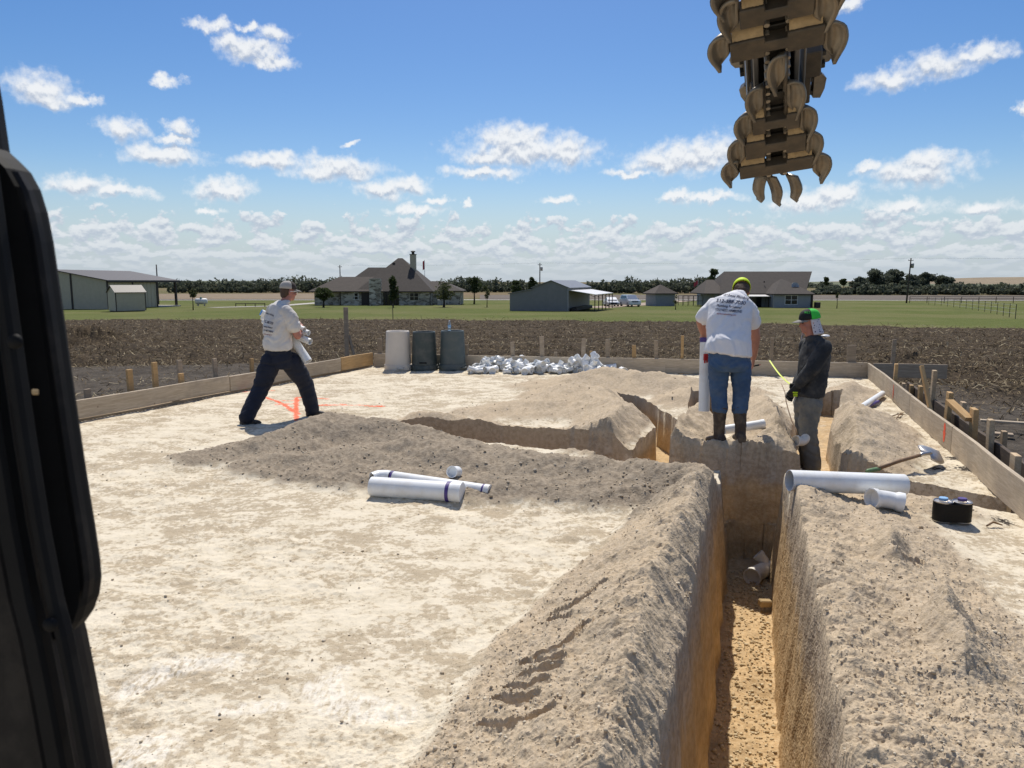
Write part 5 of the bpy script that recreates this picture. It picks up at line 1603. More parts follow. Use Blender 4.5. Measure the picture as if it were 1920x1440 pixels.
# --- brown-roofed house behind the bending man
Yr = 112.0
e, L = frame('brown_roof_house', 1335, Yr, 1520, Yr, 'blue-grey house with broad brown roof behind the bending man', 'house')
X = lambda px, Y=Yr: at(px, 560, Y).x - e.location.x
Z = lambda py, Y=Yr: at(1450, py, Y).z - e.location.z
ze = Z(551)
MB().box(X(1350), 3.0, 0, X(1517), 14, ze).build('wall', M_BLUEG, e)
MB().box(X(1447), -1.0, 0, X(1515), 2.98, ze).build('wing_wall', M_BLUEG, e)
zt = Z(509, Yr + 8.5)
MB().add([(X(1356), 2.2, ze), (X(1520), 2.2, ze), (X(1520, Yr + 8.5), 8.5, zt), (X(1356, Yr + 8.5), 8.5, zt), (X(1356), 15, ze), (X(1520), 15, ze),
          (X(1356), 2.2, ze - .2), (X(1520), 2.2, ze - .2), (X(1356), 15, ze - .2), (X(1520), 15, ze - .2)],
         [(0, 1, 2, 3), (3, 2, 5, 4), (0, 3, 4, 8, 6), (1, 7, 9, 5, 2), (6, 7, 1, 0), (4, 5, 9, 8), (6, 8, 9, 7)]).build('roof', M_SHING, e)
hip('roof', X(1444), X(1521), -1.5, 6.0, ze + .02, X(1481), X(1484), 4.2, Z(523, Yr + 4), M_SHING, e)
hip('roof', X(1329), X(1372), 2.6, 12, ze + .03, X(1346), X(1360), 7, Z(524.5, Yr + 7), M_SHINGL, e)
quad_slab('porch_roof', [(X(1370), .2, ze - .35), (X(1447), .2, ze - .35), (X(1447), 3.0, ze - .05), (X(1370), 3.0, ze - .05)], .08, M_TINR, e)
MB().box(X(1385), 2.9, 0, X(1440), 2.98, ze - .4).build('porch_shade_sheet', M_GLASS_SHADE, e)  # porch shade painted as a dark sheet before the wall
for px in (1375, 1410, 1443): MB().box(X(px) - .07, .3, 0, X(px) + .07, .44, ze - .4).build('porch_post', M_TRIM, e)
window(e, X(1467), X(1491), Z(571), Z(553), -1.0, M_WHITE, 2)
MB().box(X(1446) - .05, -1.05, 0, X(1446) + .05, -.95, ze).build('downpipe', M_GALV, e)
MB().box(X(1516), -1.0, 0, X(1519.5), -.2, ze).build('corner_trim', M_TRIM, e)
d_ = MB().lathe([(.0, 0), (.3, .04), (.55, .14), (.58, .15)], 16, Matrix.Translation((X(1495), 1.2, Z(537))) @ Matrix.Rotation(math.radians(65), 4, 'X')).build('satellite_dish', M_GALV, e, smooth=True)
d_.modifiers.new('t', 'SOLIDIFY').thickness = .03
MB().tube([(X(1495), 1.3, Z(537)), (X(1495), 1.6, Z(545))], .04, 6).build('dish_mast', M_GALV, e)
MB().box(X(1450), 4.4, Z(530, Yr + 4), X(1451.5), 4.7, Z(527, Yr + 4)).build('roof_vent', M_TRIM, e)
MB().box(X(1519.5), -2.2, 0, X(1528), -1.4, Z(566), bev=.05).build('air_conditioner', M_TRIM, e)
# --- propane tank
def place(px, Y, dz=0.0):
    x = at(px, 560, Y).x
    return Vector((x, Y, float(base_z(np.array([x]), np.array([Y]))[0]) - .03 + dz))
e = empty('propane_tank', place(377, 125), .25, 'white propane tank on the lawn right of the metal barn', 'tank')
MB().tube([(-.98, 0, .75), (-.93, 0, .75), (-.78, 0, .75), (.78, 0, .75), (.93, 0, .75), (.98, 0, .75)], [.08, .33, .48, .48, .33, .08], 20).build('vessel', M_WHITE, e, smooth=True)
for s in (-.5, .5): MB().box(s - .08, -.35, 0, s + .08, .35, .42).build('leg', M_CONC, e)
MB().lathe([(.2, 1.2), (.2, 1.36), (.12, 1.44), (0, 1.45)], 12).build('valve_dome', material('green_dome', (.10, .22, .16), .6), e, smooth=True)
# --- vehicles
M_CARW = material('white_car_paint', (.72, .72, .72), .25, coat=.5)
M_CARS = material('silver_car_paint', (.50, .52, .54), .25, metal=.4, coat=.5)
M_TYRE = material('tyre_rubber', (.015, .015, .015), .85)
M_LAMP = material('headlamp_lens', (.75, .75, .72), .1)
def car(name, loc, rz, kind, paint, label, cat):
    e = empty(name, loc, rz, label, cat, 'vehicles parked by the lean-to')
    if kind == 'sedan': L_, W_, prof, cab = 4.6, 1.8, [(0, .45), (.05, .70), (1.1, .88), (3.9, .92), (4.5, .85), (4.6, .5)], [(1.1, .86), (1.75, 1.40), (3.0, 1.43), (3.9, .90)]
    else: L_, W_, prof, cab = 4.7, 1.9, [(0, .5), (.04, .95), (1.05, 1.12), (4.6, 1.15), (4.7, .6)], [(1.05, 1.10), (1.7, 1.78), (4.2, 1.80), (4.6, 1.13)]
    def loft(pts, zb, w0, w1, mat, nm, par):
        poly = [(x, z) for x, z in pts]
        n = len(poly)
        m = MB()
        v = []
        for s in (-1, 1):
            for x, z in poly: v.append((x - L_ / 2, s * (w1 if z > zb + .35 else w0) / 2, z))
            v.append((poly[-1][0] - L_ / 2, s * w0 / 2, zb)); v.append((poly[0][0] - L_ / 2, s * w0 / 2, zb))
        k = n + 2
        f = [tuple(range(k)), tuple(range(k, 2 * k))[::-1]] + [(i, (i + 1) % k, k + (i + 1) % k, k + i) for i in range(k)]
        me = m.add(v, f).me(nm)
        bm = bmesh.new(); bm.from_mesh(me)
        bmesh.ops.bevel(bm, geom=[q for q in bm.edges if q.calc_face_angle(0) > .25], offset=.05, segments=2, affect='EDGES')
        bm.to_mesh(me); bm.free(); me.shade_smooth(); me.set_sharp_from_angle(angle=.7)
        return link(nm, me, mat, par)
    body = loft(prof, .28, W_, W_ * .97, paint, 'body', e)
    cabin = loft(cab, cab[0][1], W_ * .92, W_ * .76, paint, 'cabin', e)
    (xa, za), (xb, zb_), (xd, zd), (xe, ze_) = cab
    def pane(nm, pts): return MB().add(pts, [(0, 1, 2, 3)]).build(nm, M_GLASS_SHADE, cabin)
    off = L_ / 2
    pane('windscreen', [(xa - off + .06, -W_ * .40, za + .06), (xa - off + .06, W_ * .40, za + .06), (xb - off - .06, W_ * .34, zb_ - .08), (xb - off - .06, -W_ * .34, zb_ - .08)])
    for s in (-1, 1):
        pane('side_window', [(xa - off + .35, s * (W_ * .455), za + .10), (xe - off - .35, s * (W_ * .455), ze_ + .08), (xd - off - .1, s * W_ * .395, zd - .12), (xb - off + .15, s * W_ * .395, zb_ - .12)])
        for xw in (.85, L_ - .95):
            w = MB().lathe([(.20, -.10), (.33, -.10), (.345, -.07), (.345, .07), (.33, .10), (.20, .10)], 20, Matrix.Translation((xw - off, s * (W_ / 2 - .1), .345)) @ Matrix.Rotation(math.pi / 2, 4, 'X')).build('wheel', M_TYRE, e, smooth=True)
            MB().lathe([(0, -.105), (.20, -.105), (.20, .105), (0, .105)], 16, Matrix.Translation((xw - off, s * (W_ / 2 - .1), .345)) @ Matrix.Rotation(math.pi / 2, 4, 'X')).build('rim', M_GALV, w)
        zf = prof[1][1]
        MB().box(-off - .015, s * W_ * .40 - .20, zf - .22, -off + .10, s * W_ * .40 + .12, zf - .06, bev=.02).build('headlight', M_LAMP, e)
        MB().box(xa - off + .3, s * W_ * .52 - .09, za + .05, xa - off + .42, s * W_ * .52 + .09, za + .20, bev=.02).build('mirror', paint, e)
    MB().box(-off - .02, -.5, prof[1][1] - .24, -off + .04, .5, prof[1][1] - .08, bev=.01).build('grille', M_TYRE, e)
    MB().box(-off - .05, -W_ * .46, .36, -off + .1, W_ * .46, .52, bev=.03).build('bumper', M_TYRE if kind == 'sedan' else paint, e)
    return e
car('parked_car', place(1146, 118), math.pi / 2 + .05, 'sedan', M_CARW, 'white sedan parked facing us behind the lean-to posts', 'car')
car('parked_suv', place(1181, 117), math.pi / 2 + .20, 'suv', M_CARS, 'silver sport utility vehicle parked right of the white sedan', 'car')
# --- driveways and the road
def ribbon(name, pts, w, mat, lift, label=None):
    v = []; k = 0
    fine = []
    for a, b in zip(pts[:-1], pts[1:]):
        for i in range(12): fine.append((a[0] + (b[0] - a[0]) * i / 12, a[1] + (b[1] - a[1]) * i / 12, w if not isinstance(w, list) else 1))
    fine.append((pts[-1][0], pts[-1][1], w))
    xs = np.array([p[0] for p in fine]); ysv = np.array([p[1] for p in fine])
    for i in range(len(fine)):
        d = Vector((xs[min(i + 1, len(fine) - 1)] - xs[max(0, i - 1)], ysv[min(i + 1, len(fine) - 1)] - ysv[max(0, i - 1)])).normalized()
        for s in (-1, 1):
            x, y = xs[i] - s * d.y * w / 2, ysv[i] + s * d.x * w / 2
            v.append((x, y, float(base_z(np.array([x]), np.array([y]))[0]) + lift))
    f = [(2 * i, 2 * i + 1, 2 * i + 3, 2 * i + 2) for i in range(len(fine) - 1)]
    return tag(MB().add(v, f).build(name, mat), kind='structure')
ribbon('road', [(-420, 181), (-100, 179), (0, 178), (110, 178), (420, 180)], 6.5, M_CONC, .02)
gx = lambda px, Y: (at(px, 560, Y).x, Y)
ribbon('driveway', [gx(1108, 108), gx(1150, 118), gx(1195, 128), gx(1235, 150), gx(1300, 176)], 5.0, M_DRIVE, .01)
ribbon('driveway', [gx(395, 112), gx(450, 116), gx(520, 122), gx(600, 150), gx(650, 175)], 3.0, M_CONC, .01)
M_FALLOW = material('fallow_soil', (.125, .100, .075), 1.0, var=.25, vscale=.3)
M_STRAWF = material('straw_field', (.21, .155, .095), 1.0, var=.2, vscale=.2)
def patch(name, px0, px1, Y0, Y1, mat, lift):
    xs = np.linspace(0, 1, 12); ysv = np.linspace(Y0, Y1, 8)
    A, B = np.meshgrid(xs, ysv)
    Xp = (px0 + (px1 - px0) * A - 960) / FPX * B
    v = np.stack([Xp, B, base_z(Xp, B) + lift], -1).reshape(-1, 3)
    k = np.arange(A.size).reshape(A.shape)
    q = np.stack([k[:-1, :-1], k[:-1, 1:], k[1:, 1:], k[1:, :-1]], -1).reshape(-1, 4)
    return tag(link(name, np_mesh(name, v, q), mat), kind='structure')
patch('fallow_field', 900, 2300, 186, 262, M_FALLOW, .03)
patch('straw_field', -400, 860, 188, 300, M_STRAWF, .03)
# --- poles, fences, flags
M_FLAG = material('red_flag_cloth', (.45, .06, .07), .8, var=.4, vscale=3)
def pole(px, ytop, Y, label, r=.14, arm=True, can=False, tilt=0.0):
    p = place(px, Y, -.2)
    h = at(px, ytop, Y).z - p.z
    e = empty('utility_pole', p, 0, label, 'pole')
    e.rotation_euler = (0, tilt, 0)
    MB().tube([(0, 0, 0), (0, 0, h)], [r, r * .7], 10).build('shaft', M_POLE, e, smooth=True)
    if arm:
        MB().box(-.5, -.05, h - .5, .5, .05, h - .4).build('crossarm', M_POLE, e)
        for s in (-.45, .45): MB().tube([(s, 0, h - .4), (s, 0, h - .25)], [.05, .03], 8).build('insulator', M_GALV, e)
    if can:
        MB().lathe([(0, h - 1.9), (.26, h - 1.88), (.28, h - 1.1), (.24, h - 1.0), (0, h - .98)], 14, Matrix.Translation((.42, 0, 0))).build('transformer', M_GALV, e, smooth=True)
    return p + Vector((0, 0, h))
t1 = pole(297, 496, 140, 'bare utility pole behind the lean-to of the left barn', arm=False)
t2 = pole(639, 497, 190, 'utility pole behind the left end of the stone house', .16)
t3 = pole(1012, 493, 185, 'utility pole with transformer behind the grey barn', .16, True, True)
t4 = pole(1700, 484, 150, 'leaning utility pole with transformer at the right', .16, True, True, .035)
def cable(a, b, label):
    pts = [a.lerp(b, i / 16) - Vector((0, 0, 4 * (i / 16) * (1 - i / 16) * (a - b).length * .006)) for i in range(17)]
    o = MB().tube(pts, .010, 5, cap=False).build('power_cable', M_POLE)
    tag(o, label, 'cable')
cable(t2, t3, 'overhead cable running from the stone house pole to the middle pole')
cable(t3, t4 + Vector((.35, 0, 0)), 'overhead cable running from the middle pole to the right pole')
cable(t4 + Vector((.35, 0, 0)), Vector((190, 175, 9)), 'overhead cable leaving the right pole towards the right edge')
def flag(px, ytop, Y, label, h_flag, hang):
    p = place(px, Y, 0); h = at(px, ytop, Y).z - p.z
    e = empty('flagpole', p, 0, label, 'flagpole')
    MB().tube([(0, 0, 0), (0, 0, h)], [.05, .03], 8).build('shaft', M_GALV, e, smooth=True)
    v = []; n = 7
    for i in range(n):
        u = i / (n - 1)
        for w in (0, 1):
            v.append((-u * hang, .08 * math.sin(u * 6), h - .1 - u * hang * .7 - w * h_flag))
    f = [(2 * i, 2 * i + 1, 2 * i + 3, 2 * i + 2) for i in range(n - 1)]
    MB().add(v, f).build('flag', M_FLAG, e, smooth=True)
flag(797, 487, 142, 'flagpole with drooping red flag right of the stone house', 1.6, .35)
flag(1308, 524, 128, 'flagpole with furled red flag left of the brown-roofed house', .7, .7)
e = empty('pipe_fence', place(1812, 150), 0, 'dark pipe rail fence along the road at the right', 'fence')
x0, x1 = place(1706, 150).x - e.location.x, place(1960, 150).x - e.location.x
k = 0; x = x0
while x <= x1:
    MB().tube([(x, 0, 0), (x, 0, 1.35)], .06, 8).build('post', M_POLE, e); x += 3.4
for z in (.5, .9, 1.3): MB().tube([(x0, 0, z), (x1, 0, z)], .045, 8).build('rail', M_POLE, e)
e = empty('wire_fence', place(1780, 90), 0, 'thin wire fence posts receding across the right-hand lawn', 'fence')
for i in range(15):
    t = i / 14
    p = place(1742 + 165 * t, 138 - 68 * t) - e.location
    MB().tube([(p.x, p.y, 0 + p.z), (p.x, p.y, 1.35 + p.z)], .035, 6).build('post', M_POLE, e)
a = place(1742, 138) - e.location; b = place(1907, 70) - e.location
for z in (.5, .9, 1.25): MB().tube([(a.x, a.y, a.z + z), (b.x, b.y, b.z + z)], .012, 5).build('wire', M_GALV, e)
e = empty('garden_cage', place(1300, 122), 0, 'thin metal garden cage frame right of the pump house', 'frame')
xs_ = [place(px, 122).x - e.location.x for px in (1280, 1290, 1300, 1309, 1318)]
for x in xs_:
    for y in (0, 3): MB().tube([(x, y, 0), (x, y, 1.6)], .04, 6).build('post', M_POLE, e)
for y in (0, 3):
    for z in (.8, 1.6): MB().tube([(xs_[0], y, z), (xs_[-1], y, z)], .03, 6).build('rail', M_POLE, e)
e = empty('rail_fence', place(470, 118), 0, 'low rail fence beside the pale driveway, left of the walking man', 'fence')
for i in range(4): MB().box(-2.4 + i * 1.5, -.05, 0, -2.3 + i * 1.5, .05, .55).build('post', M_POLE, e)
MB().box(-2.4, -.07, .42, 2.2, -.051, .52).build('rail', M_POLE, e)
e = empty('marker_post', place(736, 62), 0, 'thin metal post at the edge of the lawn before the stone house', 'post')
MB().tube([(0, 0, 0), (0, 0, 1.3)], .03, 6).build('shaft', M_POLE, e); MB().box(-.05, -.035, 1.1, .05, .035, 1.25).build('head', M_POLE, e)

# ------------------------------------------------------------------ trees
def leaf_mat(name, c0, c1, c2):
    m = bpy.data.materials.new(name); m.use_nodes = True
    t = NT(m.node_tree); b = t.n['Principled BSDF']
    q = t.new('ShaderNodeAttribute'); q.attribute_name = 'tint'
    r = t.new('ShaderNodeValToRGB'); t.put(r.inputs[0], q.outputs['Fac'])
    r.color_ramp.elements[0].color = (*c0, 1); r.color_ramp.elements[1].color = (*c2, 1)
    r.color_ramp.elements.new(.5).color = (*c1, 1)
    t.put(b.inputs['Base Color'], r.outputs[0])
    b.inputs['Roughness'].default_value = .7; b.inputs['Specular IOR Level'].default_value = .2
    tr = t.new('ShaderNodeBsdfTranslucent'); t.put(tr.inputs[0], r.outputs[0])
    mx = t.new('ShaderNodeMixShader'); mx.inputs[0].default_value = .38
    t.l.new(b.outputs[0], mx.inputs[1]); t.l.new(tr.outputs[0], mx.inputs[2])
    t.l.new(mx.outputs[0], t.n['Material Output'].inputs[0])
    return m
M_LEAF = leaf_mat('dark_leaf', (.036, .050, .018), (.062, .082, .030), (.100, .118, .044))
M_LEAFP = leaf_mat('pale_leaf', (.055, .070, .028), (.090, .100, .042), (.14, .14, .06))
M_FARL = leaf_mat('hazy_far_leaf', (.070, .084, .058), (.105, .120, .080), (.150, .160, .110))  # leaf colour paled to stand in for distance haze
M_BARK = material('bark', (.040, .032, .025), .95)
def leaves(blobs, per, size, seed, shell=.55):
    """blobs: (x, y, z, rx, ry, rz); returns arrays of leaf quads spread through the blobs"""
    r = np.random.RandomState(seed)
    P = []; T = []
    for (x, y, z, rx, ry, rz) in blobs:
        n = per if not callable(per) else per(rx, ry, rz)
        d = r.normal(size=(n, 3)); d /= np.linalg.norm(d, axis=1)[:, None]
        rad = (shell + (1 - shell) * r.uniform(0, 1, n)) ** .6
        rad *= 1 + .22 * np.sin(d[:, 0] * 5 + x) * np.sin(d[:, 2] * 6 + y) + r.normal(0, .07, n)
        c = np.stack([x + d[:, 0] * rx * rad, y + d[:, 1] * ry * rad, z + d[:, 2] * rz * rad], -1)
        a = r.normal(size=(n, 3)); a /= np.linalg.norm(a, axis=1)[:, None]
        b = np.cross(a, r.normal(size=(n, 3))); b /= np.linalg.norm(b, axis=1)[:, None]
        s = (size * r.uniform(.55, 1.35, n))[:, None]
        a = a * s; b = b * s * .6
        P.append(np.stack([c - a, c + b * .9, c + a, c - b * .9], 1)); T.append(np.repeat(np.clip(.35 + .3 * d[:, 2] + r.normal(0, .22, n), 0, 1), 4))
    P = np.concatenate(P).reshape(-1, 3); T = np.concatenate(T)
    return P, T
def leaf_obj(name, P, T, mat, parent=None):
    Q = np.arange(len(P)).reshape(-1, 4)
    me = np_mesh(name, P, Q, smooth=False); attr(me, 'tint', T)
    return link(name, me, mat, parent)
def tree(px, ytop, ybot, ytrunk, wpx, Y, label, mat=None, seed=1, per=90, shape='round', size=.16, nb=9, name='yard_tree'):
    p = place(px, Y, -.05)
    e = empty(name, p, 0, label, 'tree')
    zt = at(px, ytop, Y).z - p.z; zb = at(px, ybot, Y).z - p.z
    R = wpx / FPX * Y / 2; Hc = (zt - zb) / 2; zc = (zt + zb) / 2
    r = random.Random(seed)
    blobs = []
    for i in range(nb):
        u = r.uniform(-1, 1); a = r.uniform(0, 6.28)
        if shape == 'cone': k = (1 - (u + 1) / 2 * .8) * .6
        else: k = math.sqrt(max(0, 1 - u * u)) * .62
        q = r.uniform(.3, 1.0)
        blobs.append((math.cos(a) * R * k * q, math.sin(a) * R * k * q, zc + u * Hc * .72, R * r.uniform(.30, .50), R * r.uniform(.30, .50), Hc * r.uniform(.22, .40)))
    P, T = leaves(blobs, per, size, seed, .35)
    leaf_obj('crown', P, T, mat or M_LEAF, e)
    m = MB(); tr = max(.05, R * .07)
    m.tube([(0, 0, 0), (tr * .4, 0, zb * .6), (0, 0, zc)], [tr * 1.4, tr, tr * .5], 8)
    for b in blobs[:6]: m.tube([(0, 0, zb + (zc - zb) * .2), (b[0] * .5, b[1] * .5, (zb + b[2]) / 2), (b[0], b[1], b[2])], [tr * .6, tr * .4, tr * .15], 5)
    m.build('trunk', M_BARK, e, smooth=True)
    return e
tree(606, 537, 563, 579, 46, 112, 'small round dark tree at the left end of the stone house', seed=3, per=150)
tree(737, 517, 566, 579, 27, 110, 'narrow dark cone tree in front of the stone house porch', seed=4, per=160, shape='cone', nb=11)
tree(832, 523, 563, 578, 52, 112, 'open grey-green tree at the right end of the stone house', M_LEAFP, 5, 75, nb=12)
tree(889, 514, 553, 570, 36, 135, 'dense dark tree right of the stone house', seed=6, per=170)
tree(913, 524, 562, 578, 20, 112, 'thin sparse sapling right of the dense dark tree', M_LEAFP, 7, 40, nb=7, size=.13)
tree(968, 525, 552, 570, 34, 150, 'dark bushy tree just left of the grey barn roof', seed=8, per=150)
tree(361, 540, 560, 575, 24, 100, 'small spindly sapling right of the left barn', M_LEAFP, 9, 50, nb=7, size=.13)
tree(1570, 548, 566, 580, 8, 108, 'tiny sapling at the corner of the brown-roofed house', M_LEAFP, 10, 25, nb=4, size=.1)
tree(1267, 552, 572, 584, 12, 100, 'small sapling in front of the pump house', M_LEAFP, 13, 30, nb=5, size=.1)
tree(1336, 503, 550, 556, 36, 200, 'tall dark tree left of the brown-roofed house', seed=11, per=200, size=.3)
tree(998, 520, 548, 556, 26, 210, 'rounded dark tree behind the grey barn roof', seed=12, per=150, size=.3)
tree(1548, 519, 535, 545, 18, 420, 'lone far tree right of the brown-roofed house', seed=14, per=110, size=.5)
tree(1580, 522, 535, 545, 16, 430, 'smaller lone far tree right of the first one', seed=15, per=110, size=.5)
RT = [(1612, 520, 545, 44, 'leftmost big oak of the right-hand clump'), (1640, 504, 546, 62, 'tallest oak of the right-hand clump'), (1672, 503, 546, 56, 'broad oak behind the leaning utility pole'),
      (1706, 514, 548, 40, 'lower oak right of the leaning utility pole'), (1735, 508, 548, 44, 'oak near the right end of the clump'), (1768, 507, 549, 48, 'rightmost big oak of the right-hand clump')]
for i, (px, yt, yb, w, lb) in enumerate(RT):
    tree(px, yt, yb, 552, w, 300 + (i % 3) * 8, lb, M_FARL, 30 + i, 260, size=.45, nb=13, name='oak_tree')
# far-off woods that read as one mass
def wood(name, spec, Y, seed, size=.7, per=70):
    r = random.Random(seed); blobs = []
    for (p0, p1, yt0, yt1, yb) in spec:
        n = max(2, int((p1 - p0) / 4.2))
        for i in range(n):
            px = p0 + (p1 - p0) * (i + r.uniform(-.3, .3)) / (n - 1)
            yt = yt0 + (yt1 - yt0) * i / (n - 1) + r.choice([-4.5, -2, 0, 1, 2, 3, 5]) + r.uniform(-1.5, 2)
            Yq = Y + r.uniform(-12, 12)
            zt = at(px, yt, Yq).z; zb = place(px, Yq).z
            x = at(px, 550, Yq).x
            h = (zt - zb) * .86
            w = r.uniform(6, 11) / FPX * Yq
            blobs.append((x, Yq, zb + h * .62, w, w, h * .40))
            blobs.append((x + r.uniform(-2, 2), Yq - 3, zb + h * .25, w * .9, w * .8, h * .27))
    P, T = leaves(blobs, per, size, seed, .5)
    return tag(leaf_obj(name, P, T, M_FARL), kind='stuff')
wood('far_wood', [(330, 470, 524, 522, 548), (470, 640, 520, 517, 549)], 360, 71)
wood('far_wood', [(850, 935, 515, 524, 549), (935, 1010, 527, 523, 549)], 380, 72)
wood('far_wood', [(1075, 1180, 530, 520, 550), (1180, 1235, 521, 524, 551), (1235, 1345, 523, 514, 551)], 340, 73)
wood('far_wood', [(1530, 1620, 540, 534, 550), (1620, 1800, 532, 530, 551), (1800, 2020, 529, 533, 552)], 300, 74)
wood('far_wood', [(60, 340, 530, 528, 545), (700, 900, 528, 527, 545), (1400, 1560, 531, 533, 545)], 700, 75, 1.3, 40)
# low swell of land at the right
def hill(name, Y, pts, mat):
    v = []
    for px, py in pts:
        a = at(px, py, Y); v += [(a.x, Y, a.z), (a.x, Y - 260, -4.2), (a.x, Y + 500, -4.0)]
    k = len(pts)
    f = [(3 * i, 3 * i + 3, 3 * i + 4, 3 * i + 1) for i in range(k - 1)] + [(3 * i + 2, 3 * i + 5, 3 * i + 3, 3 * i) for i in range(k - 1)]
    return tag(MB().add(v, f).build(name, mat, smooth=True), kind='structure')
M_HILL = material('dry_hill_field', (.24, .185, .115), 1.0, var=.15, vscale=.02)
M_HILLG = material('green_hill_field', (.11, .12, .06), 1.0, var=.2, vscale=.02)
hill('far_hill', 1500, [(1500, 529), (1600, 527), (1700, 525), (1780, 522), (1850, 520), (1950, 519), (2150, 521), (2400, 526)], M_HILL)
hill('far_hill', 1100, [(1440, 534), (1540, 528), (1620, 529), (1720, 532), (1900, 533), (2300, 533)], M_HILLG)
hill('far_hill', 2200, [(-400, 529), (0, 527), (300, 526.5), (600, 527), (900, 529)], M_HILLG)

# ------------------------------------------------------------------ people
M_SKIN = material('sunburnt_skin', (.47, .215, .145), .55, var=.12, vscale=12)
M_SKINR = material('ruddy_skin', (.44, .185, .13), .55, var=.15, vscale=12)
M_HAIR = material('brown_hair', (.075, .042, .024), .7, var=.3, vscale=60, bump=.5, bscale=120)
M_TEE = material('white_cotton', (.74, .73, .74), .85, var=.06, vscale=5, bump=.5, bscale=16, bdist=.012)
M_TEED = material('soiled_white_cotton', (.66, .63, .59), .85, var=.10, vscale=6, bump=.5, bscale=16, bdist=.012, dust=(.48, .41, .33), dust_amt=.4, dust_scale=4)
M_DENIMD = material('dark_denim', (.011, .014, .026), .85, var=.3, vscale=9, bump=.4, bscale=18, bdist=.012)
M_DENIM = material('blue_denim', (.040, .085, .170), .85, var=.3, vscale=7, bump=.4, bscale=18, bdist=.012, dust=(.16, .20, .24), dust_amt=.30, dust_scale=6)
M_DENIMW = material('muddy_denim', (.150, .150, .140), .9, var=.35, vscale=7, bump=.4, bscale=18, bdist=.012, dust=(.30, .26, .19), dust_amt=.75, dust_scale=5)
M_SHIRTD = material('charcoal_shirt', (.020, .023, .028), .9, var=.3, vscale=8, bump=.5, bscale=16, bdist=.012, dust=(.13, .12, .105), dust_amt=.5, dust_scale=4)
M_BOOT = material('dusty_brown_boot', (.050, .034, .024), .7, var=.35, vscale=14, bump=.4, bscale=30, dust=(.22, .17, .11), dust_amt=.5, dust_scale=9)
M_BOOTB = material('black_boot', (.014, .013, .013), .6, var=.3, vscale=14, dust=(.20, .16, .11), dust_amt=.4, dust_scale=9)
M_BELT = material('brown_belt', (.055, .030, .018), .5)
M_HIVIS = material('hi_vis_yellow', (.62, .80, .015), .7)
M_LIME = material('lime_green_cap', (.045, .56, .06), .8)
M_CAPBK = material('black_cap', (.014, .015, .014), .85)
M_CAPBR = material('dark_brown_cap', (.045, .032, .026), .85)
M_CAPW = material('cream_mesh_cap', (.42, .385, .34), .9, bump=.4, bscale=300)
M_BRIM = material('grey_cap_brim', (.20, .19, .175), .8)
M_BAND = material('patterned_neck_cloth', (.52, .50, .56), .9)
def band_pattern():
    t = NT(M_BAND.node_tree); b = t.n['Principled BSDF']
    co = t.new('ShaderNodeTexCoord').outputs['Object']
    v = t.voro(co, 42.0); n = t.noise(co, 60, 2)
    c = t.mix(t.step(t.math('ADD', v, t.math('MULTIPLY', n, .4)), .42, .52), (.07, .07, .13), (.58, .56, .60))
    t.put(b.inputs['Base Color'], c)
band_pattern()
M_INK = material('dark_blue_ink', (.020, .020, .055), .8)
M_INKR = material('red_ink', (.30, .05, .06), .8)
M_GLOVE = material('black_glove', (.014, .014, .014), .7)

def limb(m, pts, rad, n=14):
    """capsule chain with round ends"""
    pts = [Vector(p) for p in pts]
    d0 = (pts[0] - pts[1]).normalized(); d1 = (pts[-1] - pts[-2]).normalized()
    P = [pts[0] + d0 * rad[0] * k for k in (.98, .8, .45)] + pts + [pts[-1] + d1 * rad[-1] * k for k in (.45, .8, .98)]
    R = [rad[0] * k for k in (.2, .6, .89)] + list(rad) + [rad[-1] * k for k in (.89, .6, .2)]
    m.tube(P, R, n)
    return m
def loft(m, secs, n=24):
    """secs: (centre, half axis a, half axis b)"""
    v = []
    for c, a, b in secs:
        c, a, b = Vector(c), Vector(a), Vector(b)
        for j in range(n):
            t = 2 * math.pi * j / n
            ct, st = math.cos(t), math.sin(t)
            v.append(c + a * math.copysign(abs(ct) ** .85, ct) + b * math.copysign(abs(st) ** .85, st))
    k = len(secs)
    f = [(i * n + j, i * n + (j + 1) % n, (i + 1) * n + (j + 1) % n, (i + 1) * n + j) for i in range(k - 1) for j in range(n)]
    f += [tuple(range(n))[::-1], tuple(range((k - 1) * n, k * n))]
    return m.add(v, f)
def ball(m, c, rx, ry, rz, R=None, n=14, k=9):
    v = []; c = Vector(c)
    for i in range(k + 1):
        th = math.pi * i / k
        for j in range(n):
            ph = 2 * math.pi * j / n
            p = Vector((rx * math.sin(th) * math.cos(ph), ry * math.sin(th) * math.sin(ph), rz * math.cos(th)))
            v.append(c + (R @ p if R is not None else p))
    f = [(i * n + j, i * n + (j + 1) % n, (i + 1) * n + (j + 1) % n, (i + 1) * n + j) for i in range(k) for j in range(n)]
    return m.add(v, f)
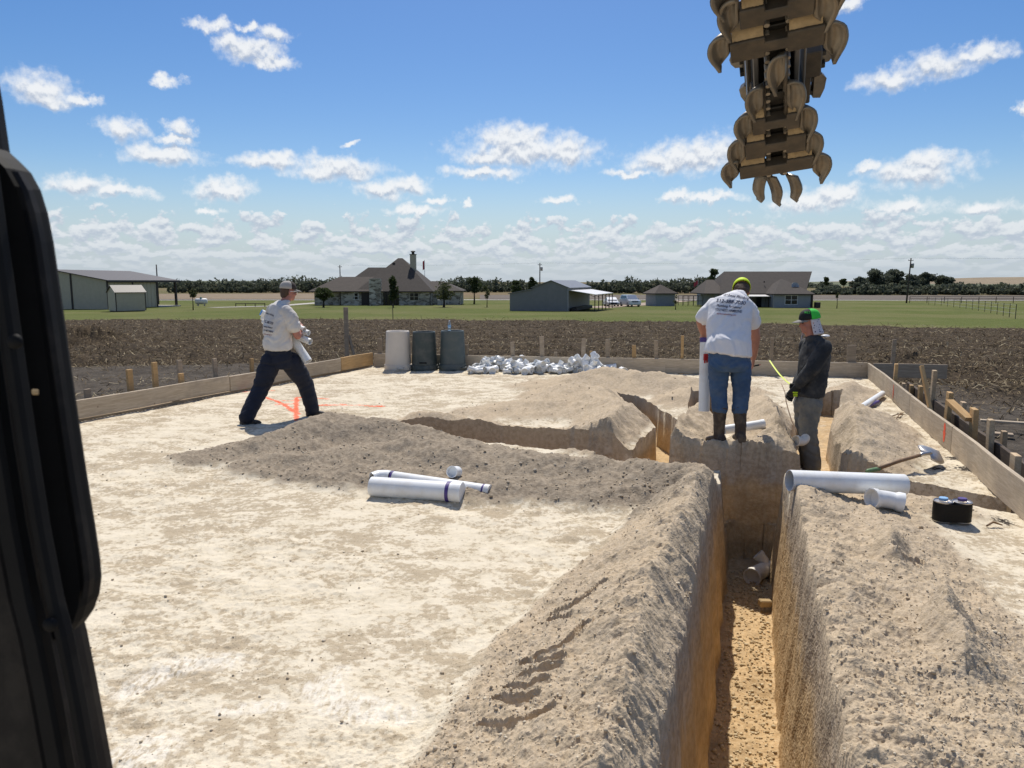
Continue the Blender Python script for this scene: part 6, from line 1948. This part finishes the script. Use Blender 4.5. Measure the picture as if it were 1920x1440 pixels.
def skinned(name, m, mat, parent, voxel=.010, relax=4, fold=0.0, fold_scale=9.0, fold_dir=None, seed=5):
    """melts the shapes in m into one continuous surface"""
    me0 = m.me('tmp')
    o = bpy.data.objects.new('tmp', me0); C.objects.link(o)
    r = o.modifiers.new('r', 'REMESH'); r.mode = 'VOXEL'; r.voxel_size = voxel; r.use_smooth_shade = True
    s = o.modifiers.new('s', 'SMOOTH'); s.factor = .5; s.iterations = relax
    dg = bpy.context.evaluated_depsgraph_get(); dg.update()
    me = bpy.data.meshes.new_from_object(o.evaluated_get(dg))
    bpy.data.objects.remove(o); bpy.data.meshes.remove(me0)
    me.name = name
    off = parent.location
    n = len(me.vertices)
    co = np.empty(n * 3, np.float32); me.vertices.foreach_get('co', co); co = co.reshape(-1, 3)
    if fold > 0:
        no = np.empty(n * 3, np.float32); me.vertices.foreach_get('normal', no); no = no.reshape(-1, 3)
        fd = Vector(fold_dir or (0, 0, 1)).normalized()
        q = co @ np.array(Matrix((fd, fd.orthogonal().normalized(), fd.cross(fd.orthogonal().normalized()))).transposed(), dtype=np.float32)
        a = q[:, 0] * fold_scale * 1.6 + 2.0 * fbm(q[:, 1] * 3, q[:, 2] * 3, 1.0, 2, .5, seed)
        w = fbm(a, q[:, 1] * fold_scale * .35 + q[:, 2] * fold_scale * .35, 1.0, 3, .55, seed + 1)
        co += no * (fold * (1 - 2 * np.abs(w)) )[:, None]
    co = co - np.array(off[:], np.float32)
    me.vertices.foreach_set('co', co.ravel()); me.update()
    me.materials.clear(); me.shade_smooth()
    o = link(name, me, mat, parent)
    return o
def basis(heading, pitch=0.0, roll=0.0):
    """columns forward, left, up for a head; heading in degrees from +X, pitch down positive"""
    return (Matrix.Rotation(math.radians(heading), 3, 'Z') @ Matrix.Rotation(math.radians(pitch), 3, 'Y') @ Matrix.Rotation(math.radians(roll), 3, 'X'))
def head_shapes(m, c, B, s=1.0):
    """skull, jaw, nose, brow, lips, ears round centre c"""
    c = Vector(c)
    P = lambda x, y, z: c + B @ Vector((x, y, z)) * s
    ball(m, P(-.012, 0, .035), .098 * s, .076 * s, .092 * s, B)
    ball(m, P(.020, 0, -.030), .070 * s, .060 * s, .088 * s, B)
    ball(m, P(.058, 0, -.088), .030 * s, .034 * s, .026 * s, B)          # chin
    ball(m, P(.076, 0, .022), .018 * s, .050 * s, .014 * s, B)            # brow
    limb(m, [P(.085, 0, .008), P(.104, 0, -.026)], [.009 * s, .014 * s], 8)   # nose
    ball(m, P(.096, 0, -.034), .016 * s, .018 * s, .010 * s, B)
    ball(m, P(.082, 0, -.060), .012 * s, .024 * s, .008 * s, B)           # lips
    ball(m, P(.080, 0, -.071), .012 * s, .021 * s, .008 * s, B)
    for q in (-1, 1):
        ball(m, P(-.010, q * .078, -.012), .020 * s, .010 * s, .034 * s, B)   # ears
        ball(m, P(.060, q * .040, -.030), .022 * s, .018 * s, .020 * s, B)    # cheeks
def hand(m, wrist, fwd, palm_n, s=1.0, curl=.9, spread=.0, side=1):
    """palm and five fingers; fwd along the fingers, palm_n out of the palm, side the thumb's side"""
    w = Vector(wrist); f = Vector(fwd).normalized(); n = Vector(palm_n); n = (n - f * n.dot(f)).normalized(); t = f.cross(n) * side
    loft(m, [(w - f * .01, t * .026 * s, n * .019 * s), (w + f * .035 * s, t * .037 * s, n * .016 * s), (w + f * .085 * s, t * .042 * s, n * .014 * s)], 14)
    for i, (u, L) in enumerate(((.032, .075), (.011, .085), (-.011, .080), (-.031, .062))):
        b = w + f * .080 * s + t * u * s
        p = [b]; d = f.copy()
        for k, seg in enumerate((.45, .32, .23)):
            a = curl * (.55 + .35 * k)
            d = (f * math.cos(a * (k + 1) * .62) + n * math.sin(a * (k + 1) * .62)).normalized()
            p.append(p[-1] + d * L * seg * s)
        limb(m, p, [.0098 * s, .0094 * s, .0088 * s, .0078 * s], 8)
    b = w + f * .025 * s + t * .032 * s
    limb(m, [b, b + (t * .75 + f * .5 + n * .3).normalized() * .032 * s, b + (t * .75 + f * .5 + n * .3).normalized() * .032 * s + (f * .75 + n * .6 + t * .1).normalized() * .034 * s], [.0125 * s, .0110 * s, .0092 * s], 8)
def cap_parts(parent, c, B, s, front, back, brim_mat, brim_len=.075, label_front=None, brim_drop=.018):
    """ball cap: crown front and back panels, brim, button"""
    c = Vector(c) - parent.location
    P = lambda x, y, z: c + B @ Vector((x, y, z)) * s
    n, k = 28, 8
    for nm, mt, lo, hi in (('cap_front', front, -82, 82), ('cap_back', back, 82, 278)):
        v = []
        for i in range(k + 1):
            th = math.radians(90 * i / k) 
            for j in range(n + 1):
                ph = math.radians(lo + (hi - lo) * j / n)
                r = math.cos(th) ** .72 if i < k else 0.0
                x = -.010 + .112 * r * math.cos(ph) ; y = .092 * r * math.sin(ph); z = .030 + .105 * math.sin(th) ** .95
                v.append(P(x, y, z))
        f = [(i * (n + 1) + j, i * (n + 1) + j + 1, (i + 1) * (n + 1) + j + 1, (i + 1) * (n + 1) + j) for i in range(k) for j in range(n)]
        o = MB().add(v, f).build(nm, mt, parent, smooth=True)
        o.modifiers.new('t', 'SOLIDIFY').thickness = .004
    v = []
    for i in range(8):
        u = i / 7
        for j in range(15):
            a = math.radians(-74 + 148 * j / 14)
            ex = brim_len * u * math.cos(a) ** .6
            x = -.010 + .114 * math.cos(a) + ex; y = .094 * math.sin(a) * (1 - .12 * u)
            z = .034 - brim_drop * u - .55 * (y / .094) ** 2 * .020
            v.append(P(x, y, z))
    f = [(i * 15 + j, i * 15 + j + 1, (i + 1) * 15 + j + 1, (i + 1) * 15 + j) for i in range(7) for j in range(14)]
    o = MB().add(v, f).build('cap_brim', brim_mat, parent, smooth=True)
    o.modifiers.new('t', 'SOLIDIFY').thickness = .005
    m = MB(); ball(m, P(-.010, 0, .135), .009, .009, .006, B); m.build('cap_button', back, parent, smooth=True)
def eyes(parent, c, B, s=1.0):
    c = Vector(c) - parent.location
    for q in (-1, 1):
        m = MB(); ball(m, c + B @ Vector((.080, q * .030, .004)) * s, .010 * s, .012 * s, .008 * s, B, 10, 6); m.build('eye', M_DARK, parent, smooth=True)
def print_on(shirt, parent, text, p0, p1, hpx, mat, name='shirt_print', italic=0.0):
    """lettering laid on the cloth: baseline from pixel p0 to p1"""
    cu = bpy.data.curves.new('txt', 'FONT'); cu.body = text; cu.size = 1.0; cu.shear = italic; cu.resolution_u = 3; cu.offset = .012
    o = bpy.data.objects.new('txt', cu); C.objects.link(o)
    dg = bpy.context.evaluated_depsgraph_get(); dg.update()
    me = bpy.data.meshes.new_from_object(o.evaluated_get(dg))
    bpy.data.objects.remove(o); bpy.data.curves.remove(cu)
    xs = [v.co.x for v in me.vertices]; x0, x1 = min(xs), max(xs)
    bvh = BVHTree.FromPolygons([v.co[:] for v in shirt.data.vertices], [p.vertices[:] for p in shirt.data.polygons])
    d = (p1[0] - p0[0], p1[1] - p0[1]); L = math.hypot(*d); ux, uy = d[0] / L, d[1] / L
    org = Vector((0, 0, CAM_H)) - parent.location
    bad = set()
    for v in me.vertices:
        t = (v.co.x - x0) / (x1 - x0) * L; h = v.co.y / .72 * hpx
        px = p0[0] + ux * t + uy * h; py = p0[1] + uy * t - ux * h
        dr = Vector(ray(px, py)).normalized()
        hit = bvh.ray_cast(org, dr)
        if hit[0] is None: bad.add(v.index); continue
        v.co = hit[0] - dr * .005
    bm = bmesh.new(); bm.from_mesh(me)
    bm.verts.ensure_lookup_table()
    bmesh.ops.delete(bm, geom=[bm.verts[i] for i in bad], context='VERTS')
    bm.to_mesh(me); bm.free()
    me.materials.clear()
    return link(name, me, mat, parent)
def boot(m, ankle, toe_dir, L=.27, h=.12, w=.048):
    a = Vector(ankle); t = Vector((toe_dir[0], toe_dir[1], 0)).normalized(); sdv = Vector((-t.y, t.x, 0)); up = Vector((0, 0, 1))
    secs = []
    for u, hh, ww in ((-.30, .55, .8), (-.22, .95, .95), (0.0, 1.0, .95), (.18, .80, .95), (.38, .58, 1.05), (.58, .46, 1.0), (.70, .30, .70)):
        c = a + t * (L * u)
        secs.append((Vector((c.x, c.y, a.z - h + h * hh * .5)), sdv * w * ww, up * h * hh * .5))
    loft(m, secs, 16)

# ---- walking man with pipes, left
fA = Vector((.70, .71, 0)).normalized(); rA = Vector((fA.y, -fA.x, 0)); U = Vector((0, 0, 1))
footR = at(462, 794, 9.48); footF = at(590, 774, 10.15)
gzr = ground_z(footR.x, footR.y); gzf = ground_z(footF.x, footF.y)
wa = empty('person', (at(525, 780, 9.85).x, 9.85, min(gzr, gzf)), 0, 'walking man in soiled white T-shirt, dark jeans and cream cap carrying white pipes', 'person')
pel = at(524, 668, 9.85); hipB = at(508, 676, 9.80); hipF = at(545, 676, 9.92)
kneeB = at(489, 729, 9.72); kneeF = at(573, 721, 10.08); ankB = Vector((at(462, 782, 9.48).x, 9.48, gzr + .10)); ankF = Vector((at(585, 765, 10.12).x, 10.12, gzf + .11))
sho = at(524, 579, 9.88); neck = at(533, 562, 9.94); hc = at(541, 547, 9.99)
shR = sho + rA * .185 + U * .0; shL = sho - rA * .185 + U * .02
elR = at(558, 630, 9.80); wrR = at(565, 612, 10.02)
elL = at(505, 622, 10.10); wrL = at(532, 622, 10.22)
BA = basis(38, 6)
m = MB()
head_shapes(m, hc, BA, .98)
limb(m, [neck - U * .05, hc - U * .06 - fA * .01], [.062, .058])
loft(m, [(pel, rA * .15, fA * .10), (pel + U * .2, rA * .15, fA * .10), (sho - U * .08, rA * .17, fA * .10), (sho + U * .01, rA * .10, fA * .06)])
limb(m, [shR - U * .03, shR.lerp(elR, .5), elR], [.058, .056, .048]); limb(m, [elR, elR.lerp(wrR, .5), wrR], [.047, .043, .032])
limb(m, [shL - U * .03, elL], [.055, .048]); limb(m, [elL, wrL], [.046, .032])
hand(m, wrR, (wrL - wrR) * .5 + U * .16, fA * -1 + U * .2, 1.0, .9, side=-1)
hand(m, wrL, Vector((.8, -.2, .25)), U, 1.0, .8, side=1)
for h_, k_, a_ in ((hipB, kneeB, ankB), (hipF, kneeF, ankF)): limb(m, [h_, k_, a_], [.08, .055, .04])
skinned('body', m, M_SKINR, wa, .0085, 3)
m = MB()
waist = at(521, 653, 9.85)
loft(m, [(waist - U * .015, rA * .185, fA * .145), (waist + U * .05, rA * .195, fA * .160), (waist + U * .17, rA * .195, fA * .150), (waist + U * .30, rA * .205, fA * .140), (sho - U * .09, rA * .215, fA * .130), (sho - U * .01, rA * .175, fA * .105), (sho + U * .045, rA * .11, fA * .085), (neck - U * .015, rA * .072, fA * .070)])
sl = shR.lerp(elR, .62)
limb(m, [shR - U * .035 - rA * .03, shR.lerp(elR, .3), sl], [.082, .085, .088]); limb(m, [shL - U * .035 + rA * .03, shL.lerp(elL, .55)], [.080, .080])
tee = skinned('t_shirt', m, M_TEED, wa, .011, 3, .016, 6.0, (.55, .2, -.6), 15)
m = MB()
loft(m, [(waist + U * .015, rA * .172, fA * .130), (waist - U * .05, rA * .178, fA * .140), (pel - U * .06, rA * .185, fA * .150), (pel - U * .15, rA * .165, fA * .125)])
for h_, k_, a_ in ((hipB, kneeB, ankB), (hipF, kneeF, ankF)):
    limb(m, [h_ - U * .02, h_.lerp(k_, .5), k_, k_.lerp(a_, .5), a_ - U * .01], [.128, .120, .100, .092, .086])
skinned('jeans', m, M_DENIMD, wa, .012, 3, .014, 6.5, (0, .2, 1), 16)
m = MB(); loft(m, [(waist - U * .022, rA * .182, fA * .140), (waist + U * .016, rA * .181, fA * .139)], 32); bl_ = m.build('belt', M_BELT, wa, smooth=True)
for v in bl_.data.vertices: v.co -= wa.location
for a_, t_ in ((ankB, fA), (ankF, fA + Vector((.2, -.1, 0)))):
    m = MB(); boot(m, a_, t_); skinned('boot', m, M_BOOTB, wa, .011, 2)
m = MB()
ball(m, hc + BA @ Vector((-.040, 0, .010)), .070, .079, .080, BA); ball(m, hc + BA @ Vector((-.058, 0, -.045)), .042, .062, .050, BA)
skinned('hair', m, M_HAIR, wa, .010, 2, .004, 30)
cap_parts(wa, hc + U * .005, BA, 1.0, M_CAPBR, M_CAPW, M_BRIM)
eyes(wa, hc, BA, .98)
m = MB(); c0 = hc - wa.location
for q in (-1, 1):
    m.tube([c0 + BA @ Vector((-.01, q * .086, .006)), c0 + BA @ Vector((.085, q * .066, .010))], .004, 6)
    m.tube([c0 + BA @ Vector((.098, q * .055, .022)), c0 + BA @ Vector((.104, q * .030, .024)), c0 + BA @ Vector((.106, q * .012, .012)), c0 + BA @ Vector((.103, q * .030, -.010)), c0 + BA @ Vector((.096, q * .056, -.004)), c0 + BA @ Vector((.098, q * .055, .022))], .0035, 6)
m.build('safety_glasses', M_CAP, wa, smooth=True)
for txt, a, b, h, mt, it in (('Hambone Plumbing', (498, 588), (513, 593), 3.5, M_INK, .3), ('512-388-7030', (493.5, 604), (511.5, 609), 5.0, M_INK, .15), ('Plumbing Problems!', (493, 613), (510.5, 616.5), 3.4, M_INK, .15),
                             ('YOU NEED HAMBONE!', (493.5, 620), (511.5, 624), 3.4, M_INK, .0), ('hamboneplumbing.com', (494, 627), (509.5, 629), 2.0, M_INKR, 0)):
    print_on(tee, wa, txt, a, b, h, mt, italic=it)
# pipes in his arms
lab = ['topmost of the pipes in the walking man\'s arms', 'foremost pipe end sticking out by the walking man\'s forearm', 'lower pipe tucked under the walking man\'s elbow', 'longest slanted pipe end below the walking man\'s elbow']
for i, (l, yl, r, yr) in enumerate((((497, 590), 10.16, (571, 618), 9.90), ((492, 596), 10.26, (579, 624.5), 9.96), ((494, 603), 10.18, (567, 629), 9.86), ((500, 605), 10.20, (582, 641), 9.90))):
    pvc_pipe(at(*l, yl), at(*r, yr), .036 if i < 3 else .042, lab[i] + ', white plastic', group=None)
M_BLUEC = material('blue_pipe_plug', (.03, .20, .52), .5)
e = pvc_pipe(at(490, 586, 10.10), at(502, 592, 10.14), .046, 'short white pipe end with blue plug behind the walking man\'s back')
m = MB(); m.tube([(-.006, 0, 0), (.004, 0, 0)], [.040, .042], 20); m.build('blue_plug', M_BLUEC, e)
pvc_pipe(at(540, 622, 10.02), at(578, 678, 9.90), .055, 'thick white pipe slanting down at the walking man\'s hip')

# ---- bending man with yellow cap
fB = Vector((-.10, .995, 0)).normalized(); rB = Vector((fB.y, -fB.x, 0))
gl = at(1349, 816, 7.72); gr = at(1388, 820, 7.66)
gzl, gzr = ground_z(gl.x, gl.y), ground_z(gr.x, gr.y)
wb = empty('person', (at(1368, 800, 7.7).x, 7.7, min(gzl, gzr)), 0, 'man in white T-shirt, blue jeans and yellow cap bending forward, back to us', 'person')
Yb = 7.74
waist = at(1367, 656, Yb); pel = at(1367, 678, Yb - .02)
chest = at(1366, 602, Yb + .15); sho = at(1369, 563, Yb + .26); neck = at(1381, 551, Yb + .35); hc = at(1390, 547, Yb + .50)
shL = at(1334, 573, Yb + .24); shR = at(1408, 580, Yb + .24)
elL = at(1314, 603, Yb + .27); wrL = at(1319, 626, Yb + .36)
elR = at(1417, 632, Yb + .33); wrR = at(1413, 670, Yb + .42)
hL, hR = at(1348, 682, Yb), at(1389, 682, Yb); kL, kR = at(1347, 736, Yb + .02), at(1390, 736, Yb + .01)
aL = Vector((gl.x, 7.74, gzl + .11)); aR = Vector((gr.x + .005, 7.68, gzr + .11))
BB = basis(86, 50, 8)
ax = (sho - waist).normalized(); bx = rB.cross(ax).normalized()
if bx.y < 0: bx = -bx
m = MB()
head_shapes(m, hc, BB, 1.0)
limb(m, [neck - ax * .06, hc - ax * .05], [.062, .060])
loft(m, [(pel, rB * .15, fB * .10), (waist, rB * .15, bx * .10), (chest, rB * .17, bx * .10), (sho, rB * .16, bx * .08)])
limb(m, [shL, shL.lerp(elL, .5), elL], [.058, .058, .050]); limb(m, [elL, elL.lerp(wrL, .5), wrL], [.049, .044, .033])
limb(m, [shR, shR.lerp(elR, .5), elR], [.058, .056, .049]); limb(m, [elR, elR.lerp(wrR, .5), wrR], [.048, .044, .032])
hand(m, wrL, Vector((.25, .1, -.9)), Vector((.7, .6, 0)), 1.05, 1.0, side=-1)
hand(m, wrR, Vector((.05, .3, -.9)), Vector((-.9, .2, 0)), 1.05, .55, side=1)
for h_, k_, a_ in ((hL, kL, aL), (hR, kR, aR)): limb(m, [h_, k_, a_], [.085, .055, .04])
skinned('body', m, M_SKIN, wb, .0085, 3)
m = MB()
hem = at(1365, 658, Yb - .01)
loft(m, [(hem - U * .03, rB * .235 + U * -.03, fB * .165), (hem + U * .05, rB * .222 + U * -.02, bx * .155), (waist.lerp(chest, .45), rB * .212, bx * .150), (chest, rB * .225, bx * .145), (sho - ax * .06, rB * .235, bx * .125), (sho + ax * .0, rB * .185, bx * .10), (sho.lerp(neck, .6), rB * .115, bx * .085), (neck, rB * .075, bx * .072)])
limb(m, [shL + rB * .02, shL.lerp(elL, .4), shL.lerp(elL, .72)], [.070, .074, .078]); limb(m, [shR - rB * .02, shR.lerp(elR, .25), shR.lerp(elR, .44)], [.070, .074, .076])
teeB = skinned('t_shirt', m, M_TEE, wb, .011, 3, .016, 4.5, (.9, .1, -.25), 25)
m = MB()
loft(m, [(waist + U * .0, rB * .195, fB * .135), (waist - U * .06, rB * .200, fB * .145), (pel - U * .04, rB * .200, fB * .150), (pel - U * .09, rB * .17, fB * .11)])
hemL, hemR = at(1350, 765, Yb), at(1387, 767, Yb - .02)
for h_, k_, a_ in ((hL, kL, hemL), (hR, kR, hemR)): limb(m, [h_, h_.lerp(k_, .5), k_, k_.lerp(a_, .6), a_], [.098, .094, .076, .071, .075])
skinned('jeans', m, M_DENIM, wb, .012, 3, .014, 6.5, (.2, 0, 1), 26)
m = MB(); loft(m, [(waist - U * .045, rB * .203, fB * .150), (waist - U * .008, rB * .200, fB * .147)], 32); bl_ = m.build('belt', M_BELT, wb, smooth=True)
for v in bl_.data.vertices: v.co -= wb.location
for a_, h_, t_ in ((aL, hemL, -.2), (aR, hemR, .2)):
    m = MB(); boot(m, a_, fB + Vector((t_, 0, 0)), .29, .12, .052)
    limb(m, [a_ - U * .05, a_ + U * .05, h_ - U * .03, h_ + U * .0], [.054, .056, .070, .080])
    skinned('boot', m, M_BOOT, wb, .011, 2, .004, 14)
m = MB(); ball(m, hc + BB @ Vector((-.045, 0, .0)), .070, .080, .078, BB); ball(m, hc + BB @ Vector((-.062, 0, -.045)), .044, .062, .050, BB)
skinned('hair', m, M_HAIR, wb, .010, 2, .004, 30)
cap_parts(wb, hc + BB @ Vector((-.004, 0, .008)), BB, 1.04, M_HIVIS, M_HIVIS, M_HIVIS)
eyes(wb, hc, BB)
for txt, a, b, h, mt, it in (('Hambone Plumbing', (1353, 553), (1405, 562), 5.0, M_INK, .35), ('512-388-7030', (1342.5, 566), (1398, 571.5), 6.6, M_INK, .2), ('Plumbing Problems!', (1343.5, 574.5), (1390, 579), 4.8, M_INK, .2),
                             ('YOU NEED HAMBONE!', (1340.5, 582), (1391, 586.5), 4.8, M_INK, 0), ('hamboneplumbing.com', (1344, 589), (1380, 592), 3.0, M_INKR, 0)):
    print_on(teeB, wb, txt, a, b, h, mt, italic=it)
e = pvc_pipe(at(1323, 633, Yb + .33), at(1320, 771, Yb + .24), .058, 'tall white pipe held upright in the bending man\'s left hand', bands=((.0, .05),))
M_RED = material('red_tool_plastic', (.40, .02, .02), .4)
e = empty('pipe_cutter', at(1324, 671, Yb + .16), 0, 'small red hand tool hanging at the bending man\'s left hip', 'tool')
m = MB(); m.box(-.028, -.015, -.03, .020, .015, .045, bev=.008); m.build('head', M_RED, e)
m = MB(); m.tube([(-.015, 0, -.02), (-.012, 0, -.055)], .010, 8).tube([(.012, 0, -.02), (.010, 0, -.05)], .010, 8); m.build('jaw', M_RED, e, smooth=True)
e = empty('marker', wrR + Vector((.03, .05, -.10)), 0, 'dark marker in the bending man\'s right hand', 'marker')
MB().tube([(-.05, 0, -.008), (.05, 0, .012)], .009, 8).build('barrel', M_DARK, e, smooth=True)
MB().tube([(.05, 0, .012), (.068, 0, .0156)], [.006, .003], 8).build('tip', M_RED, e, smooth=True)

# ---- young man standing in the trench, facing left
fC = Vector((-.97, -.12, 0)).normalized(); rC = Vector((fC.y, -fC.x, 0))     # his right side is away from us
Yc = 7.92
fl = ground_z(at(1520, 870, Yc).x, Yc)
wc = empty('person', (at(1522, 870, Yc).x, Yc, fl), 0, 'young man in charcoal long-sleeve shirt and lime cap standing in the trench', 'person')
hc = at(1517, 604, Yc + .0); neck = at(1524, 628, Yc); sho = at(1529, 644, Yc); waist = at(1522, 728, Yc); pel = at(1515, 752, Yc)
nearS = sho - rC * .17 if (sho - rC * .17).y < sho.y else sho + rC * .17
farS = sho * 2 - nearS
elN = at(1524, 690, Yc - .20); wrN = at(1496, 722, Yc - .14); elF = at(1512, 690, Yc + .22); wrF = at(1490, 728, Yc + .06)
hN, hF = pel + Vector((0, -.085, 0)), pel + Vector((0, .085, 0)); kN, kF = at(1514, 800, Yc - .07), at(1509, 798, Yc + .10)
aN = Vector((at(1523, 860, Yc - .06).x, Yc - .06, fl + .11)); aF = Vector((at(1517, 855, Yc + .10).x, Yc + .10, fl + .11))
BC = basis(182, 8)
w_ = Vector((0, 1, 0))
m = MB()
head_shapes(m, hc, BC, .98)
limb(m, [neck - U * .05, hc - U * .06], [.058, .055])
loft(m, [(pel, w_ * .14, fC * .09), (waist, w_ * .14, fC * .09), (sho - U * .08, w_ * .16, fC * .10), (sho + U * .01, w_ * .09, fC * .06)])
limb(m, [nearS, elN, wrN], [.05, .043, .030]); limb(m, [farS, elF, wrF], [.05, .043, .030])
for h_, k_, a_ in ((hN, kN, aN), (hF, kF, aF)): limb(m, [h_, k_, a_], [.075, .05, .038])
skinned('body', m, M_SKINR, wc, .0085, 3)
m = MB()
hand(m, wrN, Vector((-.45, .1, -.85)), Vector((-.2, .95, -.1)), 1.12, .85, side=1)
hand(m, wrF, Vector((-.5, -.1, -.8)), Vector((-.2, -.95, 0)), 1.12, .85, side=-1)
limb(m, [wrN + (elN - wrN) * .14, wrN], [.040, .034]); limb(m, [wrF + (elF - wrF) * .14, wrF], [.040, .034])
skinned('work_gloves', m, M_GLOVE, wc, .0075, 2)
m = MB()
kn = wrN + Vector((-.045, -.028, -.078)) - wc.location
for i in range(3): m.box(kn.x - .014 + i * .003, kn.y - .012, kn.z - .018 * i, kn.x + .034, kn.y + .004, kn.z - .018 * i + .011, bev=.003)
m.build('glove_stripes', M_HIVIS, wc)
m = MB()
hemc = at(1518, 740, Yc)
loft(m, [(hemc - U * .01, w_ * .180, fC * .128), (waist + U * .04, w_ * .185, fC * .132), (waist.lerp(sho, .45), w_ * .195, fC * .135), (sho - U * .12, w_ * .205, fC * .135), (sho - U * .02, w_ * .180, fC * .110), (sho + U * .035, w_ * .11, fC * .085), (neck - U * .01, w_ * .070, fC * .068)])
limb(m, [nearS - U * .03, nearS.lerp(elN, .5), elN, elN.lerp(wrN, .5), wrN + (elN - wrN) * .08], [.078, .076, .068, .058, .046]); limb(m, [farS - U * .03, elF, wrF + (elF - wrF) * .08], [.076, .066, .046])
skinned('long_sleeve_shirt', m, M_SHIRTD, wc, .011, 3, .013, 6.5, (.6, .1, -.7), 35)
m = MB()
loft(m, [(waist - U * .03, w_ * .165, fC * .115), (pel, w_ * .172, fC * .125), (pel - U * .10, w_ * .165, fC * .115)])
for h_, k_, a_ in ((hN, kN, aN), (hF, kF, aF)): limb(m, [h_ - U * .02, h_.lerp(k_, .5), k_, k_.lerp(a_, .55), a_ - U * .02], [.108, .102, .090, .084, .086])
skinned('jeans', m, M_DENIMW, wc, .012, 3, .014, 6.5, (.1, 0, 1), 36)
for a_ in (aN, aF):
    m = MB(); boot(m, a_, fC, .29, .12, .05); skinned('boot', m, M_BOOT, wc, .011, 2)
# cloth hanging from the cap over neck and ears
c0 = hc - wc.location
v = []; n, k = 22, 8
for i in range(k + 1):
    u = i / k
    for j in range(n + 1):
        a = math.radians(72 + 216 * j / n)
        fl_ = .004 * math.sin(j * 1.7 + i * .6) * u
        R_ = .96 + .14 * u ** 2 + fl_ * 6
        v.append(c0 + BC @ Vector((-.012 + .098 * R_ * math.cos(a) - .02 * u, .088 * R_ * math.sin(a), .036 - .165 * u)))
f = [(i * (n + 1) + j, i * (n + 1) + j + 1, (i + 1) * (n + 1) + j + 1, (i + 1) * (n + 1) + j) for i in range(k) for j in range(n)]
o = MB().add(v, f).build('neck_cloth', M_BAND, wc, smooth=True); o.modifiers.new('t', 'SOLIDIFY').thickness = .004
m = MB()
q0 = c0 + BC @ Vector((.035, -.085, -.06))
m.add([q0, q0 + Vector((.03, .02, -.01)), q0 + Vector((.012, .03, -.10)), q0 + Vector((-.012, .015, -.14))], [(0, 1, 2, 3)])
o = m.build('cloth_tail', M_BAND, wc); o.modifiers.new('t', 'SOLIDIFY').thickness = .006
cap_parts(wc, hc + U * .004, BC, 1.0, M_CAPBK, M_LIME, M_BRIM)
capf = [c for c in wc.children if c.name.startswith('cap_front')][0]
print_on(capf, wc, "PHIL'S", (1508.5, 588), (1519, 588), 4.2, M_LIME, 'cap_lettering')
eyes(wc, hc, BC, .98)
m = MB(); ball(m, (0, 0, 0), .045, .04, .016, None, 14, 8); hd = m.build('hood_button', M_CAP, wc, smooth=True); hd.location = at(1548, 630, Yc + .05) - wc.location
# measuring tape pulled from his hand
M_TAPE = material('yellow_tape_blade', (.60, .68, .05), .5)
e = empty('tape_measure', wrN + Vector((-.06, .02, -.02)), 0, 'yellow measuring tape pulled out from the young man\'s glove', 'tape measure')
a = at(1486, 724, Yc - .05) - e.location; b = at(1443, 676, 9.1) - e.location
m = MB(); d_ = (b - a).normalized(); w2_ = Vector((.0075, 0, .003))
pts = [a.lerp(b, i / 8) - Vector((0, 0, .03 * math.sin(math.pi * i / 8))) for i in range(9)]
m.add([p + w2_ for p in pts] + [p - w2_ for p in pts], [(i, i + 1, 10 + i, 9 + i) for i in range(8)])
o = m.build('blade', M_TAPE, e); o.modifiers.new('t', 'SOLIDIFY').thickness = .003
m = MB(); m.box(-.03, -.02, -.03, .03, .02, .03, M=Matrix.Translation(a), bev=.01); m.build('case', M_DARK, e)
